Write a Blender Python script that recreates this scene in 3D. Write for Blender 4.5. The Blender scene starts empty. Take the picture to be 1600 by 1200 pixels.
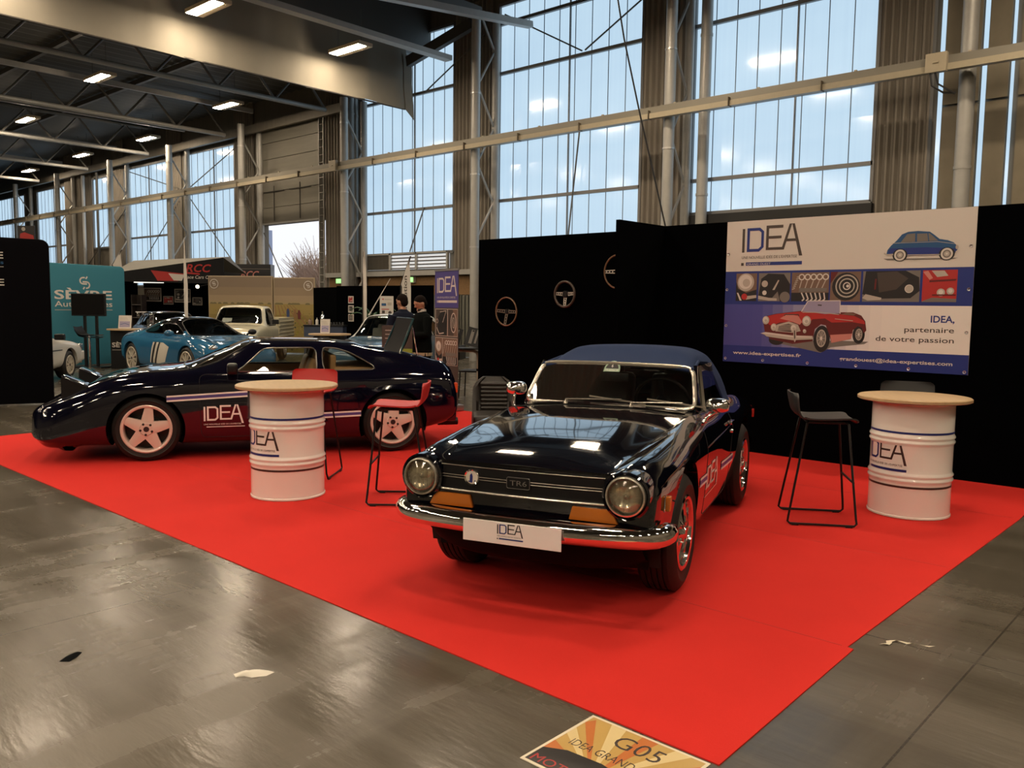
import bpy, bmesh, math, random
import numpy as np
from mathutils import Vector, Matrix
from mathutils.bvhtree import BVHTree
random.seed(7)
SC = bpy.context.scene
COL = SC.collection
PI = math.pi
R = math.radians

# ------------------------------------------------------------------ camera, world, exposure
cd = bpy.data.cameras.new('camera'); CAM = bpy.data.objects.new('camera', cd); COL.objects.link(CAM)
cd.sensor_fit = 'HORIZONTAL'; cd.sensor_width = 36.0; cd.lens = 1318.6/1600*36; cd.clip_end = 400; cd.clip_start = .05
_rt = Vector((0.73996892, 0.67252627, 0.01242653)); _up = Vector((-0.07064574, 0.05933168, 0.99573537)); _fw = Vector((-0.66892091, 0.73769111, -0.09141472))
CAM.matrix_world = Matrix(((_rt.x, _up.x, -_fw.x, 0), (_rt.y, _up.y, -_fw.y, 0), (_rt.z, _up.z, -_fw.z, 1.551), (0, 0, 0, 1)))
SC.camera = CAM
SC.view_settings.view_transform = 'Standard'; SC.view_settings.look = 'None'
SC.view_settings.exposure = 0.0; SC.view_settings.gamma = 1.0; SC.view_settings.use_curve_mapping = False
SC.cycles.max_bounces = 6; SC.cycles.diffuse_bounces = 3; SC.cycles.glossy_bounces = 4; SC.cycles.transparent_max_bounces = 12
SC.cycles.sample_clamp_indirect = 4.0; SC.cycles.caustics_reflective = False; SC.cycles.caustics_refractive = False
SC.cycles.use_denoising = True
W_ = bpy.data.worlds.new('world'); SC.world = W_; W_.use_nodes = True
W_.node_tree.nodes['Background'].inputs[0].default_value = (.93, .95, 1.0, 1)
W_.node_tree.nodes['Background'].inputs[1].default_value = 1.05
LAMP_E = 150.0          # ceiling luminaires
LAMP_C = (1.0, .80, .58)
WIN_E = .86            # daylight through the translucent wall panels
WIN_C = (.66, .80, 1.0)

# ------------------------------------------------------------------ materials
def lin(c):
    if isinstance(c, str):
        c = c.lstrip('#'); c = [int(c[i:i+2], 16)/255 for i in (0, 2, 4)]
        return tuple(x/12.92 if x <= .04045 else ((x+.055)/1.055)**2.4 for x in c)
    return tuple(c)
MATS = {}
def mat(name, col=(.5, .5, .5), rough=.5, metal=0., spec=.5, coat=0., cior=1.5, emit=None, es=0., noise=0., nscale=8., bump=0., bscale=60., stretch=(1, 1, 1), alpha=1., sheen=0.):
    if name in MATS: return MATS[name]
    m = bpy.data.materials.new(name); m.use_nodes = True
    nt = m.node_tree; b = nt.nodes['Principled BSDF']; c = lin(col)
    b.inputs['Base Color'].default_value = (*c, 1); b.inputs['Roughness'].default_value = rough
    b.inputs['Metallic'].default_value = metal; b.inputs['Specular IOR Level'].default_value = spec
    b.inputs['Coat Weight'].default_value = coat; b.inputs['Coat Roughness'].default_value = .03; b.inputs['Coat IOR'].default_value = cior
    b.inputs['Alpha'].default_value = alpha
    if emit is not None:
        b.inputs['Emission Color'].default_value = (*lin(emit), 1); b.inputs['Emission Strength'].default_value = es
    if noise or bump:
        tc = nt.nodes.new('ShaderNodeTexCoord'); mp = nt.nodes.new('ShaderNodeMapping'); mp.inputs['Scale'].default_value = stretch
        nt.links.new(tc.outputs['Object'], mp.inputs['Vector'])
    if noise:
        n = nt.nodes.new('ShaderNodeTexNoise'); n.inputs['Scale'].default_value = nscale; n.inputs['Detail'].default_value = 5
        nt.links.new(mp.outputs[0], n.inputs['Vector'])
        r = nt.nodes.new('ShaderNodeMix'); r.data_type = 'RGBA'
        r.inputs[6].default_value = (*[max(0, x*(1-noise)) for x in c], 1); r.inputs[7].default_value = (*[min(1, x*(1+noise)) for x in c], 1)
        nt.links.new(n.outputs['Fac'], r.inputs[0]); nt.links.new(r.outputs[2], b.inputs['Base Color'])
    if bump:
        n2 = nt.nodes.new('ShaderNodeTexNoise'); n2.inputs['Scale'].default_value = bscale; n2.inputs['Detail'].default_value = 3
        nt.links.new(mp.outputs[0], n2.inputs['Vector'])
        bp = nt.nodes.new('ShaderNodeBump'); bp.inputs['Strength'].default_value = bump; bp.inputs['Distance'].default_value = .01
        nt.links.new(n2.outputs['Fac'], bp.inputs['Height']); nt.links.new(bp.outputs[0], b.inputs['Normal'])
    MATS[name] = m; return m
def glass_mat(name, tint=(.9, .95, .93), op=.12, rough=.0):
    """thin window glass: mostly clear, mirror-like at grazing angles"""
    if name in MATS: return MATS[name]
    m = bpy.data.materials.new(name); m.use_nodes = True; nt = m.node_tree; nt.nodes.clear()
    o = nt.nodes.new('ShaderNodeOutputMaterial'); t = nt.nodes.new('ShaderNodeBsdfTransparent'); g = nt.nodes.new('ShaderNodeBsdfGlossy')
    f = nt.nodes.new('ShaderNodeFresnel'); f.inputs['IOR'].default_value = 1.5; mx = nt.nodes.new('ShaderNodeMixShader')
    ma = nt.nodes.new('ShaderNodeMath'); ma.operation = 'ADD'; ma.inputs[1].default_value = op*.3; ma.use_clamp = True
    t.inputs[0].default_value = (*tint, 1); g.inputs['Roughness'].default_value = rough
    nt.links.new(f.outputs[0], ma.inputs[0]); nt.links.new(ma.outputs[0], mx.inputs[0]); nt.links.new(t.outputs[0], mx.inputs[1]); nt.links.new(g.outputs[0], mx.inputs[2]); nt.links.new(mx.outputs[0], o.inputs[0])
    MATS[name] = m; return m

# ------------------------------------------------------------------ mesh builder
def frame_of(d):
    d = Vector(d).normalized(); a = Vector((0, 0, 1)) if abs(d.z) < .95 else Vector((1, 0, 0))
    u = d.cross(a).normalized(); return u, d.cross(u).normalized(), d
class MB:
    def __init__(s): s.v = []; s.f = []; s.m = []; s.mi = 0; s.T = None
    def add(s, vs, fs):
        o = len(s.v)
        for p in vs:
            p = Vector(p); s.v.append(tuple(s.T @ p) if s.T is not None else tuple(p))
        for f in fs: s.f.append(tuple(i+o for i in f)); s.m.append(s.mi)
        return s
    def box(s, c, d, rz=0., M=None):
        x, y, z = d[0]/2, d[1]/2, d[2]/2
        vs = [Vector((a, b, e)) for e in (-z, z) for a, b in ((-x, -y), (x, -y), (x, y), (-x, y))]
        if M is not None: vs = [M @ p for p in vs]
        if rz:
            q = Matrix.Rotation(rz, 3, 'Z'); vs = [q @ p for p in vs]
        c = Vector(c)
        return s.add([p+c for p in vs], [(3, 2, 1, 0), (4, 5, 6, 7), (0, 1, 5, 4), (1, 2, 6, 5), (2, 3, 7, 6), (3, 0, 4, 7)])
    def bar(s, a, b, w, h, up=(0, 0, 1)):
        a, b = Vector(a), Vector(b); d = (b-a).normalized(); u = Vector(up)
        if abs(d.dot(u)) > .98: u = Vector((1, 0, 0))
        x = d.cross(u).normalized(); y = x.cross(d).normalized()
        vs = [p+x*sx*w/2+y*sy*h/2 for p in (a, b) for sx, sy in ((-1, -1), (1, -1), (1, 1), (-1, 1))]
        return s.add(vs, [(0, 1, 2, 3), (7, 6, 5, 4), (0, 4, 5, 1), (1, 5, 6, 2), (2, 6, 7, 3), (3, 7, 4, 0)])
    def tube(s, pts, r, n=10, closed=False, caps=True):
        P = [Vector(p) for p in pts]; N = len(P); rr = r if isinstance(r, (list, tuple)) else [r]*N
        vs = []; fs = []; u = None
        for i, p in enumerate(P):
            a = P[(i-1) % N] if (i or closed) else p; b = P[(i+1) % N] if (i < N-1 or closed) else p
            d = (b-a)
            d = d.normalized() if d.length > 1e-9 else Vector((0, 0, 1))
            if u is None: u = frame_of(d)[0]
            u = (u-d*u.dot(d)); u = u.normalized() if u.length > 1e-6 else frame_of(d)[0]
            w = d.cross(u)
            for k in range(n):
                t = 2*PI*k/n; vs.append(p+(u*math.cos(t)+w*math.sin(t))*rr[i])
        for i in range(N if closed else N-1):
            j = (i+1) % N
            for k in range(n): fs.append((i*n+k, i*n+(k+1) % n, j*n+(k+1) % n, j*n+k))
        if caps and not closed: fs += [tuple(range(n-1, -1, -1)), tuple((N-1)*n+k for k in range(n))]
        return s.add(vs, fs)
    def cyl(s, a, b, r, n=16, r2=None): return s.tube([a, b], [r, r if r2 is None else r2], n)
    def lathe(s, prof, n=32, c=(0, 0, 0), axis=(0, 0, 1), close=False, a0=0., a1=2*PI):
        u, w, d = frame_of(axis); c = Vector(c); vs = []; fs = []; full = abs(a1-a0-2*PI) < 1e-6; m = len(prof); N = n if full else n+1
        for k in range(N):
            t = a0+(a1-a0)*k/n
            for r, z in prof: vs.append(c+d*z+(u*math.cos(t)+w*math.sin(t))*r)
        for k in range(n):
            k2 = (k+1) % N
            for i in range(m if close else m-1):
                j = (i+1) % m; fs.append((k*m+i, k2*m+i, k2*m+j, k*m+j))
        return s.add(vs, fs)
    def prism(s, poly, h, M=None):
        n = len(poly); vs = [Vector((p[0], p[1], 0)) for p in poly]+[Vector((p[0], p[1], h)) for p in poly]
        if M is not None: vs = [M @ p for p in vs]
        return s.add(vs, [tuple(range(n-1, -1, -1)), tuple(range(n, 2*n))]+[(i, (i+1) % n, n+(i+1) % n, n+i) for i in range(n)])
    def poly(s, pts): return s.add(pts, [tuple(range(len(pts)))])
    def grid(s, P, cu=False, cv=False):
        a = len(P); b = len(P[0]); vs = [p for row in P for p in row]; fs = []
        for i in range(a if cu else a-1):
            for j in range(b if cv else b-1):
                fs.append((i*b+j, ((i+1) % a)*b+j, ((i+1) % a)*b+(j+1) % b, i*b+(j+1) % b))
        return s.add(vs, fs)
    def ball(s, c, r, n=16, m=10, M=None):
        r = r if isinstance(r, (tuple, list)) else (r, r, r); c = Vector(c); P = []
        for i in range(m+1):
            t = PI*i/m; row = []
            for k in range(n):
                p = Vector((r[0]*math.sin(t)*math.cos(2*PI*k/n), r[1]*math.sin(t)*math.sin(2*PI*k/n), r[2]*math.cos(t)))
                if M is not None: p = M @ p
                row.append(c+p)
            P.append(row)
        return s.grid(P, cv=True)
    def build(s, name, m, parent=None, smooth=None, bevel=0., loc=None, recalc=True, weld=True, bseg=2):
        me = bpy.data.meshes.new(name); me.from_pydata(s.v, [], s.f)
        for x in (m if isinstance(m, (list, tuple)) else [m]): me.materials.append(x)
        me.polygons.foreach_set('material_index', s.m)
        if recalc or bevel:
            bm = bmesh.new(); bm.from_mesh(me)
            if weld: bmesh.ops.remove_doubles(bm, verts=bm.verts, dist=1e-5)
            if bevel:
                es = [e for e in bm.edges if len(e.link_faces) == 2 and e.calc_face_angle(0) > R(30)]
                bmesh.ops.bevel(bm, geom=es, offset=bevel, segments=bseg, affect='EDGES', profile=.6)
            bmesh.ops.recalc_face_normals(bm, faces=bm.faces)
            bm.to_mesh(me); bm.free()
        if smooth:
            me.polygons.foreach_set('use_smooth', [True]*len(me.polygons))
            me.set_sharp_from_angle(angle=R(smooth if smooth is not True else 40))
        o = bpy.data.objects.new(name, me); COL.objects.link(o)
        if parent is not None: o.parent = parent
        if loc is not None: o.location = loc
        return o
def tag(o, label=None, cat=None, group=None, kind=None):
    if label: o['label'] = label
    if cat: o['category'] = cat
    if group: o['group'] = group
    if kind: o['kind'] = kind
    return o
def thing(name, label, cat, loc=(0, 0, 0), rz=0., group=None):
    o = bpy.data.objects.new(name, None); COL.objects.link(o); o.empty_display_size = .1
    o.location = loc; o.rotation_euler = (0, 0, rz); return tag(o, label, cat, group)
def struct(o): o['kind'] = 'structure'; return o
def dup(o, loc=None, rz=None, label=None, group=None, parent=None):
    c = o.copy(); COL.objects.link(c)
    if parent is not None: c.parent = parent
    if loc is not None: c.location = loc
    if rz is not None: c.rotation_euler = (0, 0, rz)
    if label: c['label'] = label
    if group: c['group'] = group
    for ch in list(o.children): dup(ch, parent=c)
    return c
# ---- lettering: flat glyph outlines mapped onto a surface by fn(x, y) -> point
_txt = {}
def glyphs(s, bold=0.):
    k = (s, bold)
    if k in _txt: return _txt[k]
    cu = bpy.data.curves.new('t', 'FONT'); cu.body = s; cu.size = 1.; cu.offset = bold; cu.resolution_u = 3
    o = bpy.data.objects.new('t', cu); COL.objects.link(o)
    dg = bpy.context.evaluated_depsgraph_get(); me = bpy.data.meshes.new_from_object(o.evaluated_get(dg))
    vs = [tuple(v.co) for v in me.vertices]; fs = [tuple(p.vertices) for p in me.polygons]
    bpy.data.objects.remove(o); bpy.data.curves.remove(cu); bpy.data.meshes.remove(me)
    x0 = min([v[0] for v in vs] or [0]); x1 = max([v[0] for v in vs] or [1])
    _txt[k] = ([(v[0]-x0, v[1]) for v in vs], fs, x1-x0); return _txt[k]
def text(mb, s, fn, x, y, h, width=None, bold=0., align='l', slant=0.):
    """h: cap height; width: force the run length"""
    vs, fs, w = glyphs(s, bold); k = h/.70; kx = k if width is None else width/w
    ox = x-(w*kx if align == 'r' else w*kx/2 if align == 'c' else 0)
    mb.add([fn(ox+a*kx+slant*b*k, y+b*k) for a, b in vs], fs)
# the four letter mark used on the stand, unit cap height, split in short pieces so it can wrap round things
def seg(mb, fn, a, b, c, d, n=6):
    for i in range(n):
        t0, t1 = i/n, (i+1)/n; L = lambda p, q, t: (p[0]+(q[0]-p[0])*t, p[1]+(q[1]-p[1])*t)
        mb.poly([fn(*L(a, b, t0)), fn(*L(a, b, t1)), fn(*L(d, c, t1)), fn(*L(d, c, t0))])
def patch(mb, fn, a, b, c, d, n=6, k=8):
    L = lambda p, q, t: (p[0]+(q[0]-p[0])*t, p[1]+(q[1]-p[1])*t)
    mb.grid([[fn(*L(L(a, b, i/n), L(d, c, i/n), j/k)) for j in range(k+1)] for i in range(n+1)])
def rect(mb, fn, x0, y0, x1, y1, n=6):
    if x1-x0 > y1-y0: seg(mb, fn, (x0, y0), (x1, y0), (x1, y1), (x0, y1), n)
    else: seg(mb, fn, (x0, y0), (x0, y1), (x1, y1), (x1, y0), n)
def idea_logo(mb, fn, dark=0, blue=1, tag_=True, white=None):
    mb.mi = dark; S = lambda *q, n=6: seg(mb, fn, *q, n)
    rect(mb, fn, 0, 0, .115, 1.0); rect(mb, fn, 1.08, .07, 1.20, 1.09); rect(mb, fn, 1.20, .97, 1.82, 1.09); rect(mb, fn, 1.20, .54, 1.76, .65); S((1.20, .07), (1.76, .07), (1.794, .18), (1.20, .18))
    S((1.76, .07), (2.09, 1.12), (2.20, 1.12), (1.88, .07)); S((2.20, 1.12), (2.54, -.20), (2.68, -.20), (2.31, 1.12)); S((1.981, .40), (2.385, .40), (2.357, .51), (2.014, .51), n=3)
    mb.mi = blue
    rect(mb, fn, .22, .02, .34, 1.02); S((.34, .90), (.76, .90), (.80, 1.02), (.34, 1.02), n=4); S((.34, .02), (.78, .02), (.74, .14), (.34, .14), n=4)
    S((.86, .24), (.86, .82), (.98, .86), (.98, .20)); S((.80, 1.02), (.98, .86), (.86, .82), (.76, .90), n=3); S((.78, .02), (.98, .20), (.86, .24), (.74, .14), n=3)
    if tag_:
        mb.mi = dark; text(mb, "UNE NOUVELLE IDÉE DE L'EXPERTISE", fn, 0, -.27, .115, width=2.46); rect(mb, fn, -.02, -.56, .10, -.44, 2)
        mb.mi = blue; rect(mb, fn, .2, -.56, 2.68, -.42, 12)
# ---- shared materials
RUBBER = mat('tyre_rubber', (.013, .012, .011), .55, spec=.35, bump=.15, bscale=120)
CHROME = mat('chrome', (.82, .80, .77), .045, 1.)
SILVER = mat('wheel_silver', (.62, .56, .50), .33, .45)
DARKIN = mat('dark_underside', (.006, .006, .006), .8)
GLASS = glass_mat('car_glass', (.80, .86, .84), .12)
DGLASS = glass_mat('dark_car_glass', (.40, .44, .43), .2)
PAINT = mat('black_blue_paint', (.0018, .0021, .005), .06, spec=.5, coat=1., cior=1.65)
PAINTV = mat('midnight_blue_paint', (.0018, .0020, .0085), .07, spec=.5, coat=1., cior=1.55)
SATIN = mat('satin_black', (.006, .006, .007), .38, spec=.35)
MATTE = mat('matte_black', (.005, .005, .006), .75, spec=.12)
AMBER = mat('amber_lens', (.55, .16, .02), .18, coat=.5, bump=.07, bscale=160)
REDL = mat('red_lens', (.35, .02, .015), .15, coat=.5)
WHITE = mat('white_vinyl', (.78, .74, .70), .4)
PURP = mat('violet_blue_vinyl', (.075, .055, .22), .4)
INK = mat('ink_dark', (.022, .018, .020), .45)
INKB = mat('ink_blue', (.012, .022, .16), .45)
BRIGHT = mat('satin_chrome', (.72, .68, .60), .26, .9)
BOWL = mat('lamp_reflector', (.88, .83, .72), .20, .75)
LEATH = mat('dark_brown_leather', (.013, .010, .0075), .45, bump=.1)
WOODR = mat('varnished_wood', (.10, .035, .012), .2, coat=.6)
# ------------------------------------------------------------------ the hall
def node_floor():
    m = bpy.data.materials.new('polished_concrete'); m.use_nodes = True; nt = m.node_tree; N = nt.nodes.new; L = nt.links.new; b = nt.nodes['Principled BSDF']
    tc = N('ShaderNodeTexCoord')
    def noise(scale, st, rot=0., det=6, rough=.6):
        mp = N('ShaderNodeMapping'); mp.inputs['Scale'].default_value = st; mp.inputs['Rotation'].default_value = (0, 0, rot); L(tc.outputs['Object'], mp.inputs[0])
        n = N('ShaderNodeTexNoise'); n.inputs['Scale'].default_value = scale; n.inputs['Detail'].default_value = det; n.inputs['Roughness'].default_value = rough; L(mp.outputs[0], n.inputs[0]); return n.outputs['Fac']
    def rng(x, a, b_, c=0., d=1.):
        r = N('ShaderNodeMapRange'); r.inputs[1].default_value = a; r.inputs[2].default_value = b_; r.inputs[3].default_value = c; r.inputs[4].default_value = d; L(x, r.inputs[0]); return r.outputs[0]
    def mth(op, a, b_=None, v=None):
        q = N('ShaderNodeMath'); q.operation = op; L(a, q.inputs[0])
        if b_ is not None: L(b_, q.inputs[1])
        if v is not None: q.inputs[1].default_value = v
        return q.outputs[0]
    blot = rng(noise(.55, (1, 1, 1)), .3, .7); s1 = rng(noise(1.0, (.30, 2.4, 1), .15), .42, .60); s2 = rng(noise(1.0, (3.2, .3, 1), -.45), .50, .62); s3 = rng(noise(1.0, (.3, 3.0, 1), 1.0), .52, .64); fine = noise(14, (1, 1, 1))
    mix = N('ShaderNodeMix'); mix.data_type = 'RGBA'; mix.inputs[6].default_value = (.058, .050, .036, 1); mix.inputs[7].default_value = (.136, .120, .094, 1)
    t = mth('ADD', mth('MULTIPLY', blot, v=.42), mth('MULTIPLY', s1, v=.30)); t = mth('ADD', t, mth('MULTIPLY', s2, v=.20)); t = mth('ADD', t, mth('MULTIPLY', s3, v=.22)); t = mth('ADD', t, mth('MULTIPLY', fine, v=.10)); L(t, mix.inputs[0])
    # saw joints every 3.4 m one way, 5 m the other
    sp = N('ShaderNodeSeparateXYZ'); L(tc.outputs['Object'], sp.inputs[0]); j = None
    for ax, off, per in (('X', 4.30, 3.4), ('Y', -4.07, 5.)):
        a = mth('ADD', sp.outputs[ax], v=off+per*40); a = mth('MODULO', a, v=per); a = mth('SUBTRACT', a, v=0.); c = mth('LESS_THAN', a, v=.009); j = c if j is None else mth('MAXIMUM', j, c)
    m2 = N('ShaderNodeMix'); m2.data_type = 'RGBA'; L(mix.outputs[2], m2.inputs[6]); m2.inputs[7].default_value = (.03, .025, .02, 1); L(mth('MULTIPLY', j, v=.8), m2.inputs[0]); L(m2.outputs[2], b.inputs['Base Color'])
    r = mth('ADD', rng(s1, 0, 1, .155, .225), rng(s2, 0, 1, 0., .08)); r = mth('ADD', r, rng(blot, 0, 1, .08, -.02)); L(r, b.inputs['Roughness']); b.inputs['Specular IOR Level'].default_value = .32
    bp = N('ShaderNodeBump'); bp.inputs['Strength'].default_value = .085; bp.inputs['Distance'].default_value = .02; L(noise(5.5, (.8, 3.6, 1), .62, 3), bp.inputs['Height']); L(bp.outputs[0], b.inputs['Normal'])
    return m
fl = MB(); fl.poly([(-85, -26, 0), (9, -26, 0), (9, 18, 0), (-85, 18, 0)]); floor = struct(fl.build('floor', node_floor()))
SHEET = mat('grey_sheet_metal', (.165, .15, .12), .55, .2, noise=.25, nscale=2., stretch=(4, 4, .3)); PLEAT = mat('brown_grey_cladding', (.215, .19, .155), .6, noise=.25, nscale=2., stretch=(6, 6, .4))
STEEL = mat('grey_painted_steel', (.40, .395, .37), .42, .15, noise=.12, nscale=6); STEELD = mat('dark_roof_steel', (.13, .127, .117), .5, .2); DECK = mat('dark_roof_deck', (.085, .086, .08), .55); OSB = mat('particle_board', (.22, .125, .05), .7, noise=.35, nscale=26)
BEIGE = mat('beige_trunking', (.42, .365, .26), .45, noise=.10, nscale=9); BLACKW = mat('black_felt', (.0007, .0009, .0013), 1., spec=.02, bump=.12, bscale=250)
def pane_mat():
    m = bpy.data.materials.new('translucent_daylight_panel'); m.use_nodes = True; nt = m.node_tree; N = nt.nodes.new; L = nt.links.new; b = nt.nodes['Principled BSDF']
    b.inputs['Base Color'].default_value = (.08, .09, .10, 1); b.inputs['Roughness'].default_value = .10
    tc = N('ShaderNodeTexCoord'); mp = N('ShaderNodeMapping'); mp.inputs['Scale'].default_value = (.25, .25, .5); L(tc.outputs['Object'], mp.inputs[0]); n = N('ShaderNodeTexNoise'); n.inputs['Scale'].default_value = 1.; n.inputs['Detail'].default_value = 4; L(mp.outputs[0], n.inputs[0])
    mp2 = N('ShaderNodeMapping'); mp2.inputs['Scale'].default_value = (14, 14, .05); L(tc.outputs['Object'], mp2.inputs[0]); n2 = N('ShaderNodeTexNoise'); n2.inputs['Scale'].default_value = 1.; L(mp2.outputs[0], n2.inputs[0])
    ad = N('ShaderNodeMath'); ad.operation = 'MULTIPLY_ADD'; L(n2.outputs['Fac'], ad.inputs[0]); ad.inputs[1].default_value = .35; L(n.outputs['Fac'], ad.inputs[2])
    r = N('ShaderNodeValToRGB'); L(ad.outputs[0], r.inputs[0]); r.color_ramp.elements[0].position = .30; r.color_ramp.elements[0].color = (.53, .74, .94, 1); r.color_ramp.elements[1].position = 1.0; r.color_ramp.elements[1].color = (.66, .88, 1.05, 1)
    L(r.outputs[0], b.inputs['Emission Color']); b.inputs['Emission Strength'].default_value = WIN_E; return m
PANE = pane_mat(); Y0 = 18.0
wall = MB()   # plain wall pieces between and under the glazing
WINS = [(-10.65, -6.41, 3.79, 10.4), (-16.96, -12.08, 3.2, 10.0), (-23.19, -18.77, 3.20, 9.9), (-35.6, -31.45, 2.3, 7.9), (-41.66, -37.26, 2.3, 7.85), (-45.42, -42.2, 4.25, 7.75), (-53.19, -49.0, 2.2, 7.75), (-59.9, -55.2, 2.2, 7.75), (-66.5, -62., 2.2, 7.75), (-73, -68.5, 2.2, 7.75)]
DOCK = (-29.4, -25.38, 4.55)
edges = sorted([(a, b, s, t) for a, b, s, t in WINS]+[(DOCK[0], DOCK[1], -1, DOCK[2])]); x = -85.
wall.mi = 0
for a, b, s, t in edges:
    wall.box(((x+a)/2, Y0+.12, 5.5), (a-x, .2, 11)); 
    if s > 0: wall.box(((a+b)/2, Y0+.12, s/2), (b-a, .2, s))
    wall.box(((a+b)/2, Y0+.12, (t+11)/2), (b-a, .2, 11-t)); x = b
wall.box(((x+9)/2, Y0+.12, 5.5), (9-x, .2, 11)); struct(wall.build('wall_back', SHEET))
for nm, c, d in (('wall_front', (-38, -26.1, 5.5), (94, .2, 11)), ('wall_left', (-85.1, -4, 5.5), (.2, 44.2, 11)), ('wall_right', (9.1, -4, 5.5), (.2, 44.2, 11))): q = MB(); q.box(c, d); struct(q.build(nm, SHEET))
# glowing daylight panels set in the back wall, with ribs and frames
for i, (a, b, s, t) in enumerate(sorted(WINS, reverse=True)):
    w = thing('window_%d' % (i+1), None, None, ((a+b)/2, Y0, 0)); struct(w); wd = b-a
    p = MB(); p.box((0, .06, (s+t)/2), (wd, .03, t-s)); p.build('pane', PANE, w)
    r = MB(); n = max(6, int(round(wd/.52)))
    for k in range(1, n): r.box((-wd/2+wd*k/n, .038, (s+t)/2), (.016, .02, t-s))
    r.build('pane_ribs', mat('panel_rib_grey', (.20, .24, .29), .6), w)
    f = MB(); hz = [s, t]+[z for z in (4.57, 6.2, 8.12, 9.48) if s+.4 < z < t-.3]
    for z in hz: f.box((0, .0, z), (wd, .09, .085))
    f.box((-wd/2, .0, (s+t)/2), (.07, .09, t-s)); f.box((wd/2, .0, (s+t)/2), (.07, .09, t-s)); f.box((.12 if wd > 4.5 else .4, 0., (s+t)/2), (.030, .05, t-s)); f.build('window_frame', mat('window_frame_grey', (.20, .20, .20), .45, .2), w)
# pleated cladding strips beside the columns
def pleats(nm, x0, x1, z0, z1, m=PLEAT, per=.16, dp=.07, y=Y0-.02):
    q = MB(); n = max(2, int(round((x1-x0)/per))); P = []
    for k in range(n*4+1):
        xx = x0+(x1-x0)*k/(n*4); d = (0, 0, dp, dp)[k % 4]; P.append([(xx, y-d, z0), (xx, y-d, z1)])
    q.grid(P); return struct(q.build(nm, m))
for i, (x0, x1) in enumerate([(-6.38, -5.32), (-12.05, -10.9), (-18.74, -17.2), (-25.3, -23.3), (-31.4, -30.0), (-37.2, -35.9), (-43.0, -41.7), (-49.0, -45.5)]): pleats('trim_%d' % (i+1), x0, x1, .2, 10.3)
# right end: flat panels with light slits between them
q = MB()
for xx in (-5.19, -4.44, -3.97): q.box((xx, Y0-.03, 6.2), (.075 if xx < -4.2 else .05, .03, 7.6))
s_ = struct(q.build('window_11', PANE))
q = MB()
for z in (4.4, 6.6, 8.8):
    for xx in (-4.82, -4.2, -3.2): q.box((xx, Y0-.045, z), (.62 if xx < -4.5 else .36 if xx < -4 else 1.3, .05, 2.15))
struct(q.build('trim_20', mat('warm_grey_panel', (.21, .18, .125), .5, .2, noise=.2, nscale=3)))
# lower band of the back wall between the dock door and the stand
q = MB(); q.box((-15.5, Y0-.06, 2.18), (19, .08, .58)); struct(q.build('trim_21', OSB))
q = MB(); q.box((-15.5, Y0-.16, 2.56), (19, .26, .15)); struct(q.build('trim_22', STEEL))
q = MB()
for k in range(19): q.box((-24.6+k*.95, Y0-.055, .95), (.91, .07, 1.85))
struct(q.build('trim_23', mat('grey_green_panels', (.15, .15, .125), .5, .2, noise=.15, nscale=4)))
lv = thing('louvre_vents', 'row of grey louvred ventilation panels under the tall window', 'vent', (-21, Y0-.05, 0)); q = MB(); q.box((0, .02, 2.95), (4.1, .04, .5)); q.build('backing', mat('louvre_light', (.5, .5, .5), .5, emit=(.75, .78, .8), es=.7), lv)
q = MB()
for k in range(9):
    M = Matrix.Rotation(R(35), 3, 'X'); q.box((-1.36, -.04, 2.73+k*.055), (1.36, .012, .062), M=M)
    if k % 2 == 0: q.box((.7, -.04, 2.73+k*.055), (2.7, .012, .04), M=M)
q.build('louvre_slats', SHEET, lv); q = MB()
for xx in (-2.05, -.66, .62, 2.05): q.box((xx, -.05, 2.95), (.07, .08, .55))
q.box((0, -.05, 3.2), (4.15, .08, .05)); q.build('louvre_frame', STEEL, lv)
q = MB(); q.box((-8.5, Y0-.1, 3.45), (4.3, .12, .6)); struct(q.build('trim_24', mat('dark_sill_band', (.012, .012, .012), .6)))
# columns: round front pipe, rear chord and zigzag lacing between
def column(X, label, z1=10.3, extra=()):
    c = thing('lattice_column', label, 'column', (X, 17.0, 0), 0, 'steel columns along the window wall')
    q = MB(); q.cyl((0, 0, 0), (0, 0, z1), .125, 20); q.build('front_pipe', STEEL, c, smooth=True)
    q = MB(); q.cyl((0, .8, 0), (0, .8, z1), .11, 16); q.build('rear_pipe', STEEL, c, smooth=True)
    n = int(z1/1.05)
    for k in range(n):
        z = .3+k*1.05; q = MB(); a, b = ((0, .08, z), (0, .72, z+1.0)) if k % 2 else ((0, .72, z), (0, .08, z+1.0)); q.cyl(a, b, .032, 8); q.build('lacing_bar', STEEL, c, smooth=True)
    for z in (3.2, 5.2, 7.4): q = MB(); q.lathe([(.125, -.02), (.137, -.02), (.137, .02), (.125, .02)], 20, c=(0, 0, z), close=True); q.build('pipe_clamp', mat('galvanised', (.5, .5, .48), .35, .8), c, smooth=True)
    return c
for X, lb, z1 in ((-10.67, 'laced steel column between the two windows above the black stand wall', 10.3), (-16.9, 'laced steel column with a round front pipe, left of the black stand wall', 9.6), (-22.9, 'laced steel column at the right side of the open dock door', 8.2), (-29.24, 'laced steel column at the left side of the dock door', 8.2), (-35.0, 'laced steel column above the peaked dark tent stand', 8.1), (-40.9, 'laced steel column behind the white feather flag', 8.1), (-47.4, 'far laced column, third from the left edge above the teal panel', 8.1), (-53.6, 'far laced column above the black panel at the left', 8.1), (-60.2, 'farthest laced column at the left edge', 8.1)):
    column(X, lb, z1)
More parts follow.
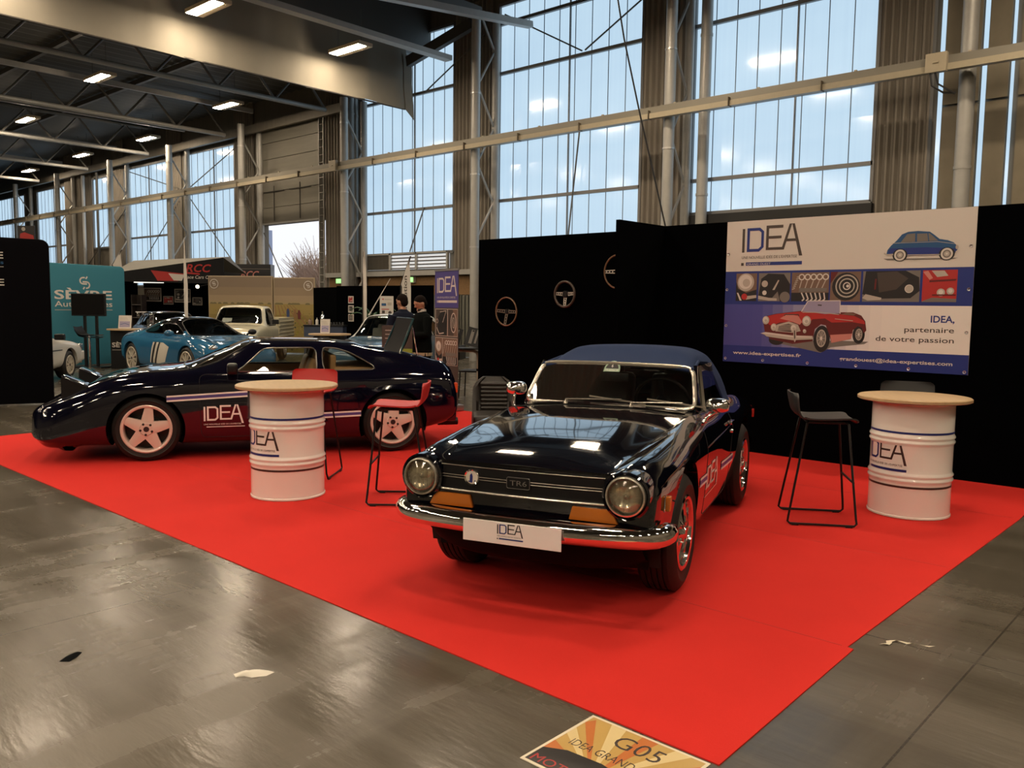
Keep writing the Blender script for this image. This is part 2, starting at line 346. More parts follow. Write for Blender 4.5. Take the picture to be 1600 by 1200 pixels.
def pipe(nm, label, x, y, r, z0=.0, z1=10., col=None):
    q = MB(); q.cyl((x, y, z0), (x, y, z1), r, 18)
    for z in (2.4, 4.2, 6.1, 7.8): q.lathe([(r, -.03), (r+.012, -.03), (r+.012, .03), (r, .03)], 18, c=(x, y, z), close=True)
    return tag(q.build(nm, col or STEEL, smooth=True), label, 'pipe', 'downpipes on the window wall')
PD = mat('grey_downpipe', (.19, .185, .17), .4, .3)
pipe('downpipe', 'grey downpipe just left of the window beside the dock door', -23.35, 17.75, .135, 0, 8.4, PD); pipe('downpipe', 'grey downpipe midway between dock door column and window', -23.12, 17.42, .12, 0, 8.4, PD)
pipe('downpipe', 'thick grey pipe right of the dark pleats at the upper right', -4.55, 17.3, .14, 0, 10.2, STEEL); pipe('downpipe', 'pale downpipe beside the column above the black stand corner', -10.2, 17.75, .13, 0, 10.2, STEEL); pipe('downpipe', 'thin white pipe in the far brown bay left of the feather flag', -45.6, 17.6, .08, 0, 7.9, mat('white_pipe', (.6, .6, .58), .4)); pipe('downpipe', 'thin dark pipe in the far brown bay left of the feather flag', -43.9, 17.6, .06, 0, 7.9, STEELD)
ld = thing('wall_ladder', 'narrow steel ladder fixed beside the dock door', 'ladder', (-25.15, 17.7, 0)); q = MB(); q.box((-.13, 0, 4.3), (.03, .05, 8.0)); q.build('rail', STEEL, ld); q = MB(); q.box((.13, 0, 4.3), (.03, .05, 8.0)); q.build('rail', STEEL, ld); q = MB()
for k in range(30): q.cyl((-.13, 0, .5+k*.26), (.13, 0, .5+k*.26), .012, 6)
q.build('rungs', STEEL, ld)
# tie rods across the glazing
def rod(a, b, label): q = MB(); q.cyl(a, b, .022, 6); tag(q.build('tie_rod', STEELD, smooth=True), label, 'rod', 'bracing rods across the windows')
rod((-13.85, 17.935, 8.2), (-11.2, 17.935, 9.55), 'bracing rod rising right in the big window above the left stand wall'); rod((-13.95, 17.935, 8.2), (-16.7, 17.935, 9.7), 'bracing rod rising left in the big window above the left stand wall'); rod((-20.0, 17.935, 8.12), (-17.3, 17.935, 9.4), 'bracing rod rising right in the window beside the torn curtain')
rod((-35.3, 17.935, 6.4), (-31.0, 17.935, 7.8), 'bracing rod rising right in the window left of the dock door'); rod((-35.2, 17.935, 6.1), (-29.8, 17.9, 1.8), 'bracing rod falling right in the window left of the dock door'); rod((-41.0, 17.935, 7.7), (-35.6, 17.935, 6.4), 'bracing rod in the window above the dark tent, falling right'); rod((-41.2, 17.935, 2.4), (-36.0, 17.935, 6.0), 'bracing rod in the window above the dark tent, rising right'); rod((-47.2, 17.88, 2.78), (-41.3, 17.88, 6.0), 'long dark bracing rod in the brown bay above the teal panel')
rod((-29.0, 17.76, 4.23), (-26.3, 17.76, .6), 'bracing rod slanting across the open dock door')
rod((-14.3, 17.9, 3.2), (-13.95, 17.9, 6.2), 'thin cable at the middle of the window above the left stand wall'); rod((-20.7, 17.9, 3.25), (-20.05, 17.93, 4.6), 'thin stay above the louvred vents')
# long cable tray in front of the wall
ct = thing('cable_tray', 'long beige cable tray running along the whole window wall', 'cable tray', (-32, 17.0, 0))
q = MB(); q.box((0, -.20, 6.05), (80, .16, .15)); q.build('upper_channel', mat('tray_channel_grey', (.235, .22, .18), .45, .2), ct); q = MB(); q.box((0, -.26, 5.915), (80, .14, .115)); q.build('trunking', BEIGE, ct)
for k in range(40):
    q = MB(); q.box((-39+k*2., -.30, 5.94), (.012, .16, .19)); q.build('joint_strap', mat('joint_brown', (.14, .115, .08), .6), ct)
    q = MB(); q.box((-38.4+k*2., -.20, 6.145), (.05, .05, .04)); q.build('tray_clip', BEIGE, ct)
for xx in (27.1, 9.0): q = MB(); q.box((xx, -.36, 6.0), (.36, .10, .34)); q.box((xx, -.42, 6.0), (.10, .02, .03)); q.build('junction_box', BEIGE, ct, bevel=.01)
q = MB(); q.tube([(27.0, -.36, 5.85), (27.05, -.4, 5.6), (27.25, -.4, 5.45), (27.45, -.38, 5.42)], .018, 6); q.tube([(27.08, -.36, 5.85), (27.15, -.4, 5.62), (27.45, -.4, 5.40)], .016, 6); q.build('hanging_leads', RUBBER, ct, smooth=True)
q = MB(); q.tube([(-10.04, 14, 7.6), (-9.86, 14, 6.78), (-9.44, 14, 5.26), (-8.80, 14, 3.1), (-8.72, 14, 2.0)], .016, 6); q.tube([(-10.04, 14, 7.6), (-10.1, 14, 10.4)], .016, 6); tag(q.build('hanging_cable', RUBBER, smooth=True), 'black cable hanging in a slanting line in front of the windows', 'cable')
# dock door: sectional leaf pushed half up, frame, daylight and bare trees outside
dd = thing('door_1', None, None, (-27.39, 17.85, 0)); struct(dd); q = MB()
for k in range(6):
    z = 4.56+k*.6; q.box((0, 0, z+.297), (4.0, .06, .585))
q.build('door_leaf', mat('door_leaf_grey', (.16, .15, .12), .5, .2, noise=.2, nscale=2, stretch=(.4, 1, 5)), dd, bevel=.006)
q = MB(); q.box((0, -.05, 4.56), (4.05, .05, .06)); q.box((-2.02, -.02, 4.1), (.09, .14, 8.2)); q.box((2.02, -.02, 4.1), (.09, .14, 8.2)); q.build('door_frame', STEEL, dd)
q = MB()
for xx in (-.95, .75): q.box((xx, -.05, 5.75), (1.35, .02, .03)); q.box((xx, -.05, 5.3), (.03, .02, 1.3))
q.build('door_braces', mat('brace_dark', (.05, .045, .035), .5), dd)
q = MB(); q.poly([(-60, 18.3, -.02), (0, 18.3, -.02), (0, 60, -.02), (-60, 60, -.02)]); struct(q.build('ground', mat('outdoor_ground', (.40, .36, .30), .9)))
BR = mat('bare_twigs', (.52, .36, .26), .8)
def tree(x, y, h, label):
    t = thing('bare_tree', label, 'tree', (x, y, 0), 0, 'bare trees outside the dock door'); q = MB(); q.tube([(0, 0, 0), (.05, 0, h*.3), (0, .05, h*.55)], [.12, .09, .05], 7); q.build('trunk', BR, t); q = MB()
    for k in range(230):
        a = random.uniform(0, 2*PI); z = random.uniform(.1, .6)*h; l = random.uniform(.25, .5)*h; e = random.uniform(.5, 1.35); p = Vector((0, 0, z)); d = Vector((math.cos(a)*math.cos(e), math.sin(a)*math.cos(e), math.sin(e))); pts = [p]
        for j in range(4): d = (d+Vector((random.uniform(-.25, .25), random.uniform(-.25, .25), random.uniform(-.05, .2)))).normalized(); p = p+d*l/4; pts.append(p)
        q.tube(pts, [.030, .024, .018, .013, .008], 4)
        if k % 2: q.tube([pts[2], pts[2]+Vector((random.uniform(-.4, .4), random.uniform(-.4, .4), .5))], [.012, .005], 4)
    q.build('branches', BR, t); return t
for k, (x, y, h, l) in enumerate(((-37.7, 25.5, 4.5, 'bare winter tree seen at the left side of the dock opening'), (-36.7, 25.0, 4.3, 'bare winter tree seen in the middle of the dock opening'), (-34.9, 24.6, 4.7, 'bare winter tree seen at the right side of the dock opening'), (-39.0, 27.2, 4.9, 'bare winter tree half hidden by the left door post'), (-37.4, 28.5, 4.8, 'bare winter tree standing behind the others outside'))): tree(x, y, h, l)
# ---------------- roof: two bays of different height
q = MB(); P = []
for k in range(261): P.append([(-85+(85-19.9)*k/260, yy, 9.25+(.05 if k % 2 else 0)) for yy in (-26, 18.1)])
q.grid(P); struct(q.build('ceiling', DECK))
q = MB(); P = []
for k in range(117): P.append([(-19.9+28.9*k/116, yy, 10.55+(.06 if k % 2 else 0)) for yy in (-26, 18.1)])
q.grid(P); q.poly([(-19.9, -26, 9.2), (-19.9, 18.1, 9.2), (-19.9, 18.1, 10.6), (-19.9, -26, 10.6)]); struct(q.build('ceiling', DECK))
def truss(X, zb, zt, label, y0=-6., y1=17.0):
    t = thing('roof_truss', label, 'roof truss', (X, 0, 0), 0, 'steel trusses under the low roof')
    for nm, z, r in (('bottom_chord', zb, .075), ('top_chord', zt, .075)): q = MB(); q.cyl((0, y0, z), (0, y1, z), r, 10); q.build(nm, STEEL if nm[0] == 'b' else STEELD, t, smooth=True)
    n = 12; dy = (y1-y0)/n
    for k in range(n):
        a = y0+dy*k; q = MB(); q.cyl((0, a, zb), (0, a+dy/2, zt), .04, 8); q.build('web_bar', STEELD, t, smooth=True); q = MB(); q.cyl((0, a+dy/2, zt), (0, a+dy, zb), .04, 8); q.build('web_bar', STEELD, t, smooth=True)
for X, l in ((-23.9, 'grey roof truss nearest to the hanging grey curtain, left of it'), (-30.4, 'grey roof truss over the left side of the dock door'), (-36.9, 'grey roof truss over the window above the dark tent'), (-43.4, 'grey roof truss over the brown far bay'), (-49.9, 'far grey roof truss above the teal panel'), (-56.4, 'farthest grey roof truss at the left edge')): truss(X, 7.95, 9.05, l)
def beam(a, b, w, h, label, nm='roof_beam', m=STEELD): q = MB(); q.bar(a, b, w, h); return tag(q.build(nm, m), label, 'beam', 'beams under the roof')
for k, X in enumerate((-28.4, -33.6, -40.1, -46.6)):
    beam((X, -6, 8.55), (X, 17, 8.55), .10, .16, ('slim grey purlin tube between the two nearest trusses of the low roof', 'slim grey purlin tube left of the dock door bay', 'slim grey purlin tube over the window above the dark tent', 'slim grey purlin tube in the farthest part of the low roof')[k], 'roof_purlin', STEEL)
for k, Y in enumerate((3, 6.5, 10, 13.5)): beam((-84, Y, 9.14), (-20, Y, 9.14), .12, .16, ('dark rafter of the low roof nearest to the visitor', 'second dark rafter of the low roof from the visitor', 'dark rafter of the low roof, second from the window wall', 'dark rafter of the low roof closest to the window wall')[k], 'roof_rafter')
beam((-84, 17.6, 8.13), (-23.4, 17.6, 8.13), .14, .30, 'long eaves beam above the far windows of the low bay', 'eaves_beam', SHEET)
beam((-17.4, -4, 8.3), (-17.4, 16.45, 8.3), .26, .13, 'grey trunking box crossing in front of the hanging curtain', 'trunking_beam', STEEL)
beam((-15.5, 6, 7.7), (-15.5, 17.65, 9.1), .20, .16, 'grey gutter box at the top centre of the picture', 'gutter_beam', STEEL)
beam((-19.75, 17.0, 8.75), (-17.06, 17.0, 9.30), .16, .30, 'dark knee brace between the torn curtain and the column', 'knee_brace', mat('brace_steel', (.06, .058, .052), .5, .2))
beam((-16.9, -4, 9.55), (-16.9, 17.1, 9.55), .24, .30, 'deep dark girder over the column left of the black stand wall', 'roof_girder')
for k, Y in enumerate((8, 11.5, 15)): beam((-19.8, Y, 10.35), (-2, Y, 10.35), .12, .2, ('dark purlin above the curtain, nearest of three', 'dark purlin above the curtain, middle of three', 'dark purlin above the curtain, closest to the windows')[k], 'roof_purlin')
# torn grey smoke curtain hanging across the hall
cu = thing('smoke_curtain', 'large grey fabric smoke curtain hanging from the roof, torn at its end', 'curtain', (-19.9, 0, 0)); q = MB(); P = []; nY = 130
for k in range(nY+1):
    y = -8+25.1*k/nY; wv = .035*math.sin(y*2.1)+.022*math.sin(y*5.3+1)+.012*math.sin(y*11)
    P.append([(wv*(1-j/9*.3)+.02*math.sin(j*1.3+y), y+(.10*j/8 if y > 16.5 else 0), 9.22-(9.22-7.40-.02*math.sin(y*1.7))*j/8) for j in range(9)])
cloth = mat('grey_curtain_cloth', (.205, .188, .148), .8, bump=.2, bscale=6, noise=.12, nscale=1.2); q.grid(P); q.build('curtain_cloth', cloth, cu, smooth=True, recalc=False)
q = MB(); q.grid([[(.02*math.sin(j), 16.93+.32*i/4+.10*j/8, 9.0-1.62*j/8-(.25 if j == 8 else 0)*(i/4)) for j in range(9)] for i in range(5)]); q.build('torn_flap', cloth, cu, smooth=True, recalc=False)
q = MB(); q.cyl((0, -8, 7.40), (0, 17.0, 7.40), .022, 8); q.build('curtain_hem', mat('dark_hem', (.05, .045, .04), .6), cu, smooth=True)
# ---------------- luminaires
LIT = mat('luminaire_light', (.9, .9, .9), .4, emit=LAMP_C, es=LAMP_E); HOUS = mat('luminaire_housing', (.62, .50, .34), .45)
def luminaire():
    t = thing('ceiling_light', '', 'ceiling light', (0, 0, 0), 0, 'luminaires under the roof')
    q = MB(); q.box((0, .02, .06), (1.34, .46, .10)); q.build('housing', HOUS, t, bevel=.02)
    q = MB(); q.add([(-.62, -.20, .0), (.62, -.20, .0), (.62, .06, .0), (-.62, .06, .0), (-.62, -.20, .012), (.62, -.20, .012), (.62, .06, .012), (-.62, .06, .012)], [(3, 2, 1, 0), (0, 1, 5, 4), (1, 2, 6, 5), (2, 3, 7, 6), (3, 0, 4, 7)]); q.build('diffuser', LIT, t)
    q = MB(); q.cyl((-.5, 0, .1), (-.5, 0, .96), .008, 6); q.build('hanger', STEELD, t); q = MB(); q.cyl((.5, 0, .1), (.5, 0, .96), .008, 6); q.build('hanger', STEELD, t); return t
L0 = luminaire(); first = True
SEEN = [(-18.75, 10.1, 'lit ceiling light at the top edge, in front of the grey curtain'), (-18.8, 14.15, 'lit ceiling light in front of the lower right part of the curtain'), (-27.0, 11.0, 'lit ceiling light just under the left end of the grey curtain'), (-35.3, 11.7, 'lit ceiling light at the far left, nearest to the left edge at its height'), (-27.25, 15.35, 'lit ceiling light below the middle of the grey curtain'), (-35.3, 16.25, 'lit ceiling light above the window over the dark tent'), (-41.65, 16.1, 'lit ceiling light, second smallest at the far left'), (-48.8, 16.2, 'lit ceiling light, smallest and farthest at the left')]
for x, y, lb in SEEN+[(x, y, 'lit ceiling light of the grid above the carpet, outside the picture') for x in (-10.6, -2.6, 5.4) for y in (-6.1, -2.05, 2.0, 6.05, 10.1, 14.15)]+[(x, y, 'lit ceiling light of the grid above the aisle, outside the picture') for x in (-18.75, -27., -35.3) for y in (-6.1, -2.05, 2., 6.05)]+[(x, y, 'unseen ceiling light added behind the visitor as frontal fill') for x in (-27., -18.75, -10.6, -2.6, 5.4) for y in (-10.15, -14.2, -18.25)]+[(-43.5, 11.5, 'lit ceiling light of the grid above the aisle, outside the picture')]:  # rows behind the visitor are added to fill the stand from the front
    o = L0 if first else dup(L0); first = False; o.location = (x, y, 8.26); o['label'] = lb
# ------------------------------------------------------------------ car bodies: lofted sections, cut openings
def hermite(xs, Y, xq, mono=True):
    xs = np.array(xs, float); Y = np.array(Y, float); n = len(xs); d = np.diff(Y, axis=0)/np.diff(xs).reshape(-1, *([1]*(Y.ndim-1))); m = np.zeros_like(Y)
    h = np.diff(xs)
    for i in range(1, n-1):
        w1, w2 = h[i], h[i-1]; m[i] = (d[i-1]*w1+d[i]*w2)/(w1+w2)
        if mono:
            bad = d[i-1]*d[i] <= 0; lim = 3*np.minimum(abs(d[i-1]), abs(d[i])); m[i] = np.where(bad, 0, np.clip(m[i], -lim, lim))
    m[0], m[-1] = d[0], d[-1]
    k = np.clip(np.searchsorted(xs, xq, side='right')-1, 0, n-2); out = []
    for q, i in zip(xq, k):
        t = (q-xs[i])/h[i]; out.append((2*t**3-3*t*t+1)*Y[i]+(t**3-2*t*t+t)*h[i]*m[i]+(-2*t**3+3*t*t)*Y[i+1]+(t**3-t*t)*h[i]*m[i+1])
    return np.array(out)
def section(P, sub, sharp=()):
    P = np.array(P, float); n = len(P); c = np.sqrt(np.maximum(np.linalg.norm(np.diff(P, axis=0), axis=1), 1e-4)); t = np.concatenate([[0], np.cumsum(c)]); out = []
    def tan(i, s):
        if i == 0: return np.array([(P[1]-P[0])[0]/c[0], 0.])
        if i == n-1: return np.array([(P[-1]-P[-2])[0]/c[-1], 0.])
        a = (P[i]-P[i-1])/c[i-1]; b = (P[i+1]-P[i])/c[i]
        if i in sharp: return a if s < 0 else b
        return (a*c[i]+b*c[i-1])/(c[i]+c[i-1])
    for i in range(n-1):
        m0, m1 = tan(i, 1)*c[i], tan(i+1, -1)*c[i]
        for k in range(sub):
            q = k/sub; out.append((2*q**3-3*q*q+1)*P[i]+(q**3-2*q*q+q)*m0+(-2*q**3+3*q*q)*P[i+1]+(q**3-q*q)*m1)
    out.append(P[-1]); return np.array(out)
def pip(poly, x, y):
    ins = np.zeros(len(x), bool); n = len(poly)
    for i in range(n):
        x0, y0 = poly[i]; x1, y1 = poly[(i+1) % n]
        if y0 == y1: continue
        c = ((y0 > y) != (y1 > y)) & (x < (x1-x0)*(y-y0)/(y1-y0)+x0); ins ^= c
    return ins
def nearest(poly, x, y):
    best = np.full(len(x), 1e9); bx = x.copy(); by = y.copy(); n = len(poly)
    for i in range(n):
        a = np.array(poly[i]); b = np.array(poly[(i+1) % n]); d = b-a; L = (d@d) or 1e-12
        t = np.clip(((x-a[0])*d[0]+(y-a[1])*d[1])/L, 0, 1); px = a[0]+t*d[0]; py = a[1]+t*d[1]; q = np.hypot(px-x, py-y)
        k = q < best; best[k] = q[k]; bx[k] = px[k]; by[k] = py[k]
    return best, bx, by
def circle(cx, cz, r, n=48): return [(cx+r*math.cos(2*PI*i/n), cz+r*math.sin(2*PI*i/n)) for i in range(n)]
def roundpoly(P, r=.03, n=5):
    out = []; N = len(P)
    for i in range(N):
        p = Vector(P[i]); a = Vector(P[i-1])-p; b = Vector(P[(i+1) % N])-p; q = min(r, a.length*.45, b.length*.45)
        A = p+a.normalized()*q; B = p+b.normalized()*q
        for k in range(n+1):
            t = k/n; out.append(tuple(A*(1-t)**2+p*2*t*(1-t)+B*t*t))
    return out
class Shell:
    def __init__(s, stations, step=.03, sub=5, sharp=(), mono=True, closed=True):
        xs = [a[0] for a in stations]; Y = np.array([a[1] for a in stations], float); xq = []
        for a, b in zip(xs[:-1], xs[1:]):
            n = max(2, int(round(abs(b-a)/step))); xq += [a+(b-a)*k/n for k in range(n)]
        xq.append(xs[-1]); C = hermite(xs, Y, xq, mono); S = [section(c, sub, sharp) for c in C]
        nv = len(S[0]); V = []; idx = {}
        for i, x in enumerate(xq):
            for j in range(nv):
                for sd in (1, -1):
                    if sd < 0 and j in ((0, nv-1) if closed else (0,)): idx[i, j, -1] = idx[i, j, 1]; continue
                    idx[i, j, sd] = len(V); V.append((x, sd*S[i][j][0], S[i][j][1]))
        F = []
        for i in range(len(xq)-1):
            for j in range(nv-1):
                for sd in (1, -1):
                    q = (idx[i, j, sd], idx[i+1, j, sd], idx[i+1, j+1, sd], idx[i, j+1, sd]); F.append(q if sd > 0 else q[::-1])
        if closed:
            for i, fl in ((0, 1), (len(xq)-1, -1)):
                for j in range(nv-1):
                    q = [idx[i, j, 1], idx[i, j+1, 1], idx[i, j+1, -1], idx[i, j, -1]]; q2 = []
                    for k in q:
                        if k not in q2: q2.append(k)
                    if len(q2) > 2: F.append(tuple(q2[::fl]))
        s.V = np.array(V); s.F = F
        s.bvh = BVHTree.FromPolygons([tuple(v) for v in V], F)
    def hit(s, x, y, z, ax, sd):
        o = Vector((x, y, z)); o[ax] = 5*sd; d = Vector((0, 0, 0)); d[ax] = -sd
        h = s.bvh.ray_cast(o, d)[0]; return h[ax] if h is not None else None
    def cut(s, poly, mode='side', sd=1, zmin=-9, zmax=9, ymin=.0, tol=.010):
        """split off the faces inside poly (x,z) on one side, or (x,y) seen from above; returns the faces cut off"""
        V = s.V; a, b = (0, 2) if mode == 'side' else (0, 1); ax, asd = (1, sd) if mode == 'side' else (2, 1)
        def ok(P): return (P[:, 1]*sd > ymin) & (P[:, 2] > zmin) & (P[:, 2] < zmax) if mode == 'side' else (P[:, 2] > zmin) & (P[:, 2] < zmax)
        def snap(ids):
            if not len(ids): return
            _, nx, ny = nearest(poly, V[ids, a], V[ids, b])
            for i, x, y in zip(ids, nx, ny):
                old = V[i, ax]; V[i, a] = x; V[i, b] = y; h = s.hit(V[i, 0], V[i, 1], V[i, 2], ax, asd)
                if h is not None and abs(h-old) < .06: V[i, ax] = h
        px = np.array(poly); bb = (V[:, a] > px[:, 0].min()-.05) & (V[:, a] < px[:, 0].max()+.05) & (V[:, b] > px[:, 1].min()-.05) & (V[:, b] < px[:, 1].max()+.05) & ok(V)
        ids = np.nonzero(bb)[0]; d, _, _ = nearest(poly, V[ids, a], V[ids, b]); snap(ids[d < tol])
        cen = np.array([V[list(f)].mean(0) for f in s.F]); inn = pip(poly, cen[:, a], cen[:, b]) & ok(cen)
        cutf = [f for f, k in zip(s.F, inn) if k]; keep = [f for f, k in zip(s.F, inn) if not k]
        va = set(i for f in cutf for i in f); vb = set(i for f in keep for i in f); bd = np.array(sorted(va & vb), int)
        if len(bd):
            d, _, _ = nearest(poly, V[bd, a], V[bd, b]); snap(bd[(d > 1e-5) & (d < .05)])
        s.F = keep; return cutf
    def mb(s, faces=None, off=0.):
        m = MB(); F = s.F if faces is None else faces; used = sorted(set(i for f in F for i in f)); mp = {i: k for k, i in enumerate(used)}
        m.v = [tuple(s.V[i]) for i in used]; m.f = [tuple(mp[i] for i in f) for f in F]; m.m = [0]*len(F); return m
    def rim_of(s, faces):
        cnt = {}
        for f in faces:
            for a, b in zip(f, f[1:]+f[:1]): cnt[frozenset((a, b))] = cnt.get(frozenset((a, b)), 0)+1
        return [tuple(e) for e, c in cnt.items() if c == 1]
    def flange(s, m, faces, vec, zmin=-9, only_kept=True):
        """return the panel edge inwards by vec along the cut boundary"""
        kv = set(i for f in s.F for i in f)
        for a, b in s.rim_of(faces):
            if a in kv and b in kv and min(s.V[a][2], s.V[b][2]) > zmin:
                A, B = Vector(s.V[a]), Vector(s.V[b]); m.add([A, B, B+Vector(vec), A+Vector(vec)], [(0, 1, 2, 3)])
    def loop_pts(s, faces):
        E = s.rim_of(faces); nb = {}
        for a, b in E: nb.setdefault(a, []).append(b); nb.setdefault(b, []).append(a)
        if not nb: return []
        st = next(iter(nb)); out = [st]; prev = None; cur = st
        while True:
            nx = [k for k in nb[cur] if k != prev]
            if not nx: break
            prev, cur = cur, nx[0]
            if cur == st or len(out) > 5000: break
            out.append(cur)
        return [tuple(s.V[i]) for i in out]
    def side(s, sd=1, off=.003):
        """map (x, z) onto the outside of the body"""
        def fn(x, z):
            h = s.hit(x, 0, z, 1, sd); y = h if h is not None else .7*sd
            return (x, y+off*sd, z)
        return fn
def smooth_pts(P, it=2):
    P = [Vector(p) for p in P]
    for _ in range(it): P = [(P[i-1]+P[i]*2+P[(i+1) % len(P)])/4 for i in range(len(P))]
    return P
def add_wheel(car, loc, Rt, wd, Rr, style, sd, face=SILVER, groove=True, steer=0.):
    """tyre with its rim as a child; y of loc is the outer face"""
    h = wd; t = MB()
    pr = [(Rr-.015, -h), (Rr+.01, -h), (Rr+.035, -h-.004), ((Rr+Rt)/2, -h-.012), (Rt-.035, -h-.004), (Rt-.012, -h+.012)]
    if groove:
        n = 5
        for k in range(n):
            a = -h+.02+(h-.04)*k/n; b = a+(h-.04)/n
            pr += [(Rt-.001, a+.004), (Rt, (a+b)/2), (Rt-.001, b-.005)]
            if k < n-1: pr += [(Rt-.010, b-.004), (Rt-.010, b+.003)]
    else: pr += [(Rt, -h*.8), (Rt, -h*.2)]
    pr += [(Rt-.012, -.012), (Rt-.035, .004), ((Rr+Rt)/2, .012), (Rr+.035, .004), (Rr+.01, 0), (Rr-.015, 0)]
    t.lathe(pr, 48, axis=(0, 1, 0) if sd > 0 else (0, -1, 0), close=True)
    ty = t.build('tyre', RUBBER, car, smooth=32, loc=(loc[0], loc[1], Rt)); ty.rotation_euler = (0, 0, steer)
    a = sd; r = MB(); ax = (0, a, 0)
    r.lathe([(Rr-.012, -h*.9), (Rr+.006, -h*.9), (Rr-.004, -.05), (Rr-.004, -.012), (Rr+.004, .003), (Rr-.006, .009), (Rr-.022, .004), (Rr-.028, -.02), (Rr-.03, -h*.9)], 48, axis=ax, close=True)
    b = MB(); b.lathe([(0, -h*.62), (Rr-.02, -h*.62), (Rr-.02, -h*.72), (0, -h*.72)], 32, axis=ax); b.lathe([(0, -h*.45), (.13, -h*.45), (.13, -h*.6), (0, -h*.6)], 28, axis=ax)
    def put(x, z, y): return Vector((x, a*y, z))
    if style == 'star':
        for k in range(5):
            t0 = PI/2+2*PI*k/5+.12; d = Vector((math.cos(t0), 0, math.sin(t0))); n_ = Vector((-d.z, 0, d.x))
            pts = [(.02, .062, .0), (Rr-.024, .034, .004), (Rr-.024, -.034, .004), (.02, -.062, .0)]
            top = [d*u+n_*w+Vector((0, a*y, 0)) for u, w, y in ((.03, .066, -.004), (Rr-.022, .036, -.010), (Rr-.022, -.036, -.010), (.03, -.066, -.004))]
            mid = [d*.03+Vector((0, a*.010, 0)), d*(Rr-.022)+Vector((0, a*.000, 0))]; low = [p-Vector((0, a*.05, 0)) for p in top]
            r.add(top+mid+low, [(0, 1, 5, 4), (4, 5, 2, 3), (0, 6, 7, 1), (2, 8, 9, 3), (1, 7, 8, 2), (1, 2, 5), (0, 4, 3)])
        r.lathe([(0, .012), (.058, .012), (.066, .004), (.066, -.03)], 24, axis=ax)
        nuts = MB()
        for k in range(5):
            t0 = PI/2+2*PI*(k+.5)/5+.12; c = Vector((.055*math.cos(t0), 0, .055*math.sin(t0))); nuts.cyl(c+Vector((0, a*.006, 0)), c+Vector((0, a*.016, 0)), .012, 8)
        nuts.lathe([(0, .0165), (.026, .0165), (.026, .012)], 20, axis=ax)
    elif style == 'mini':
        for k in range(8):
            t0 = 2*PI*k/8; d = Vector((math.cos(t0), 0, math.sin(t0))); n_ = Vector((-d.z, 0, d.x))
            top = [d*u+n_*w+Vector((0, a*y, 0)) for u, w, y in ((.05, .022, -.022), (Rr-.02, .030, -.055), (Rr-.02, -.030, -.055), (.05, -.022, -.022))]
            mid = [d*.05+Vector((0, a*-.008, 0)), d*(Rr-.02)+Vector((0, a*-.040, 0))]; low = [p-Vector((0, a*.045, 0)) for p in top]
            r.add(top+mid+low, [(0, 1, 5, 4), (4, 5, 2, 3), (0, 6, 7, 1), (2, 8, 9, 3), (1, 7, 8, 2), (1, 2, 5), (0, 4, 3)])
        r.lathe([(0, .012), (.03, .010), (.038, .0), (.055, -.012), (.072, -.02), (.075, -.07)], 28, axis=ax)
        nuts = MB()
        for k in range(4):
            t0 = PI/4+PI/2*k; c = Vector((.055*math.cos(t0), 0, .055*math.sin(t0))); nuts.cyl(c+Vector((0, a*-.02, 0)), c+Vector((0, a*.004, 0)), .011, 6)
    else:
        ns = 20 if style == 'multi' else 10
        for k in range(ns):
            t0 = 2*PI*k/ns+(.06 if k % 2 else -.06)*(1 if style == 'multi' else 0); d = Vector((math.cos(t0), 0, math.sin(t0)))
            r.bar(d*.04+Vector((0, a*-.012, 0)), d*(Rr-.02)+Vector((0, a*-.014, 0)), .018, .02, up=(0, 1, 0))
        r.lathe([(0, .0), (.05, -.002), (.06, -.02), (.06, -.05)], 24, axis=ax); nuts = MB(); nuts.lathe([(0, .004), (.028, .002), (.03, -.004)], 16, axis=ax)
    ri = r.build('rim', face, ty, smooth=35); b.build('brake_disc', mat('brake_iron', (.05, .05, .05), .45, .7), ty, smooth=35); nuts.build('wheel_nuts', CHROME if style == 'mini' else mat('nut_dark', (.06, .05, .05), .35, .7), ty, smooth=35)
    return ty
def arch(body, shell, cx, cz, r, car, sd, yin=.34, ymin=.40, yout=.66):
    f = shell.cut(circle(cx, cz, r), 'side', sd, ymin=ymin); shell_f = f
    l = MB(); l.lathe([(0, yin), (r+.008, yin), (r+.008, yout)], 24, c=(cx, 0, cz), axis=(0, sd, 0), a0=PI-.3, a1=2*PI+.3)
    return f, l
# ------------------------------------------------------------------ the dark blue-black roadster with its soft top up
def head_lamp(car, c, r, tilt=0.):
    """chrome ring, reflector bowl and domed lens facing +x"""
    cx, cy, cz = c; m = MB(); m.lathe([(r*1.0, -.05), (r*1.13, -.03), (r*1.13, .0), (r*1.08, .014), (r*1.0, .016), (r*.97, .004)], 40, axis=(1, 0, 0))
    ring = m.build('headlamp_ring', BRIGHT, car, smooth=50, loc=c)
    b = MB(); b.lathe([(r*1.0, .002)]+[(r*q, -.026*(1-q*q)) for q in (.85, .65, .45, .25, .1)]+[(0, -.0265)], 36, axis=(1, 0, 0)); b.ball((-.008, 0, 0), (.018, .016, .016), 12, 8)
    b.build('reflector', BOWL, ring, smooth=60)
    l = MB(); l.lathe([(r*.99, .004), (r*.92, .014), (r*.7, .024), (r*.4, .031), (0, .034)], 36, axis=(1, 0, 0))
    lm = glass_mat('fluted_lamp_glass', (.90, .88, .80), .35, .05); l.build('lens', lm, ring, smooth=60)
    g = MB()
    for k in range(-3, 4): g.bar((.012+.016*(1-abs(k)/4), k*r*.26, -r*.75*math.sqrt(max(.05, 1-(k*.26)**2))), (.012+.016*(1-abs(k)/4), k*r*.26, r*.75*math.sqrt(max(.05, 1-(k*.26)**2))), .0015, .0015)
    g.build('lens_ribs', lm, ring)
    return ring
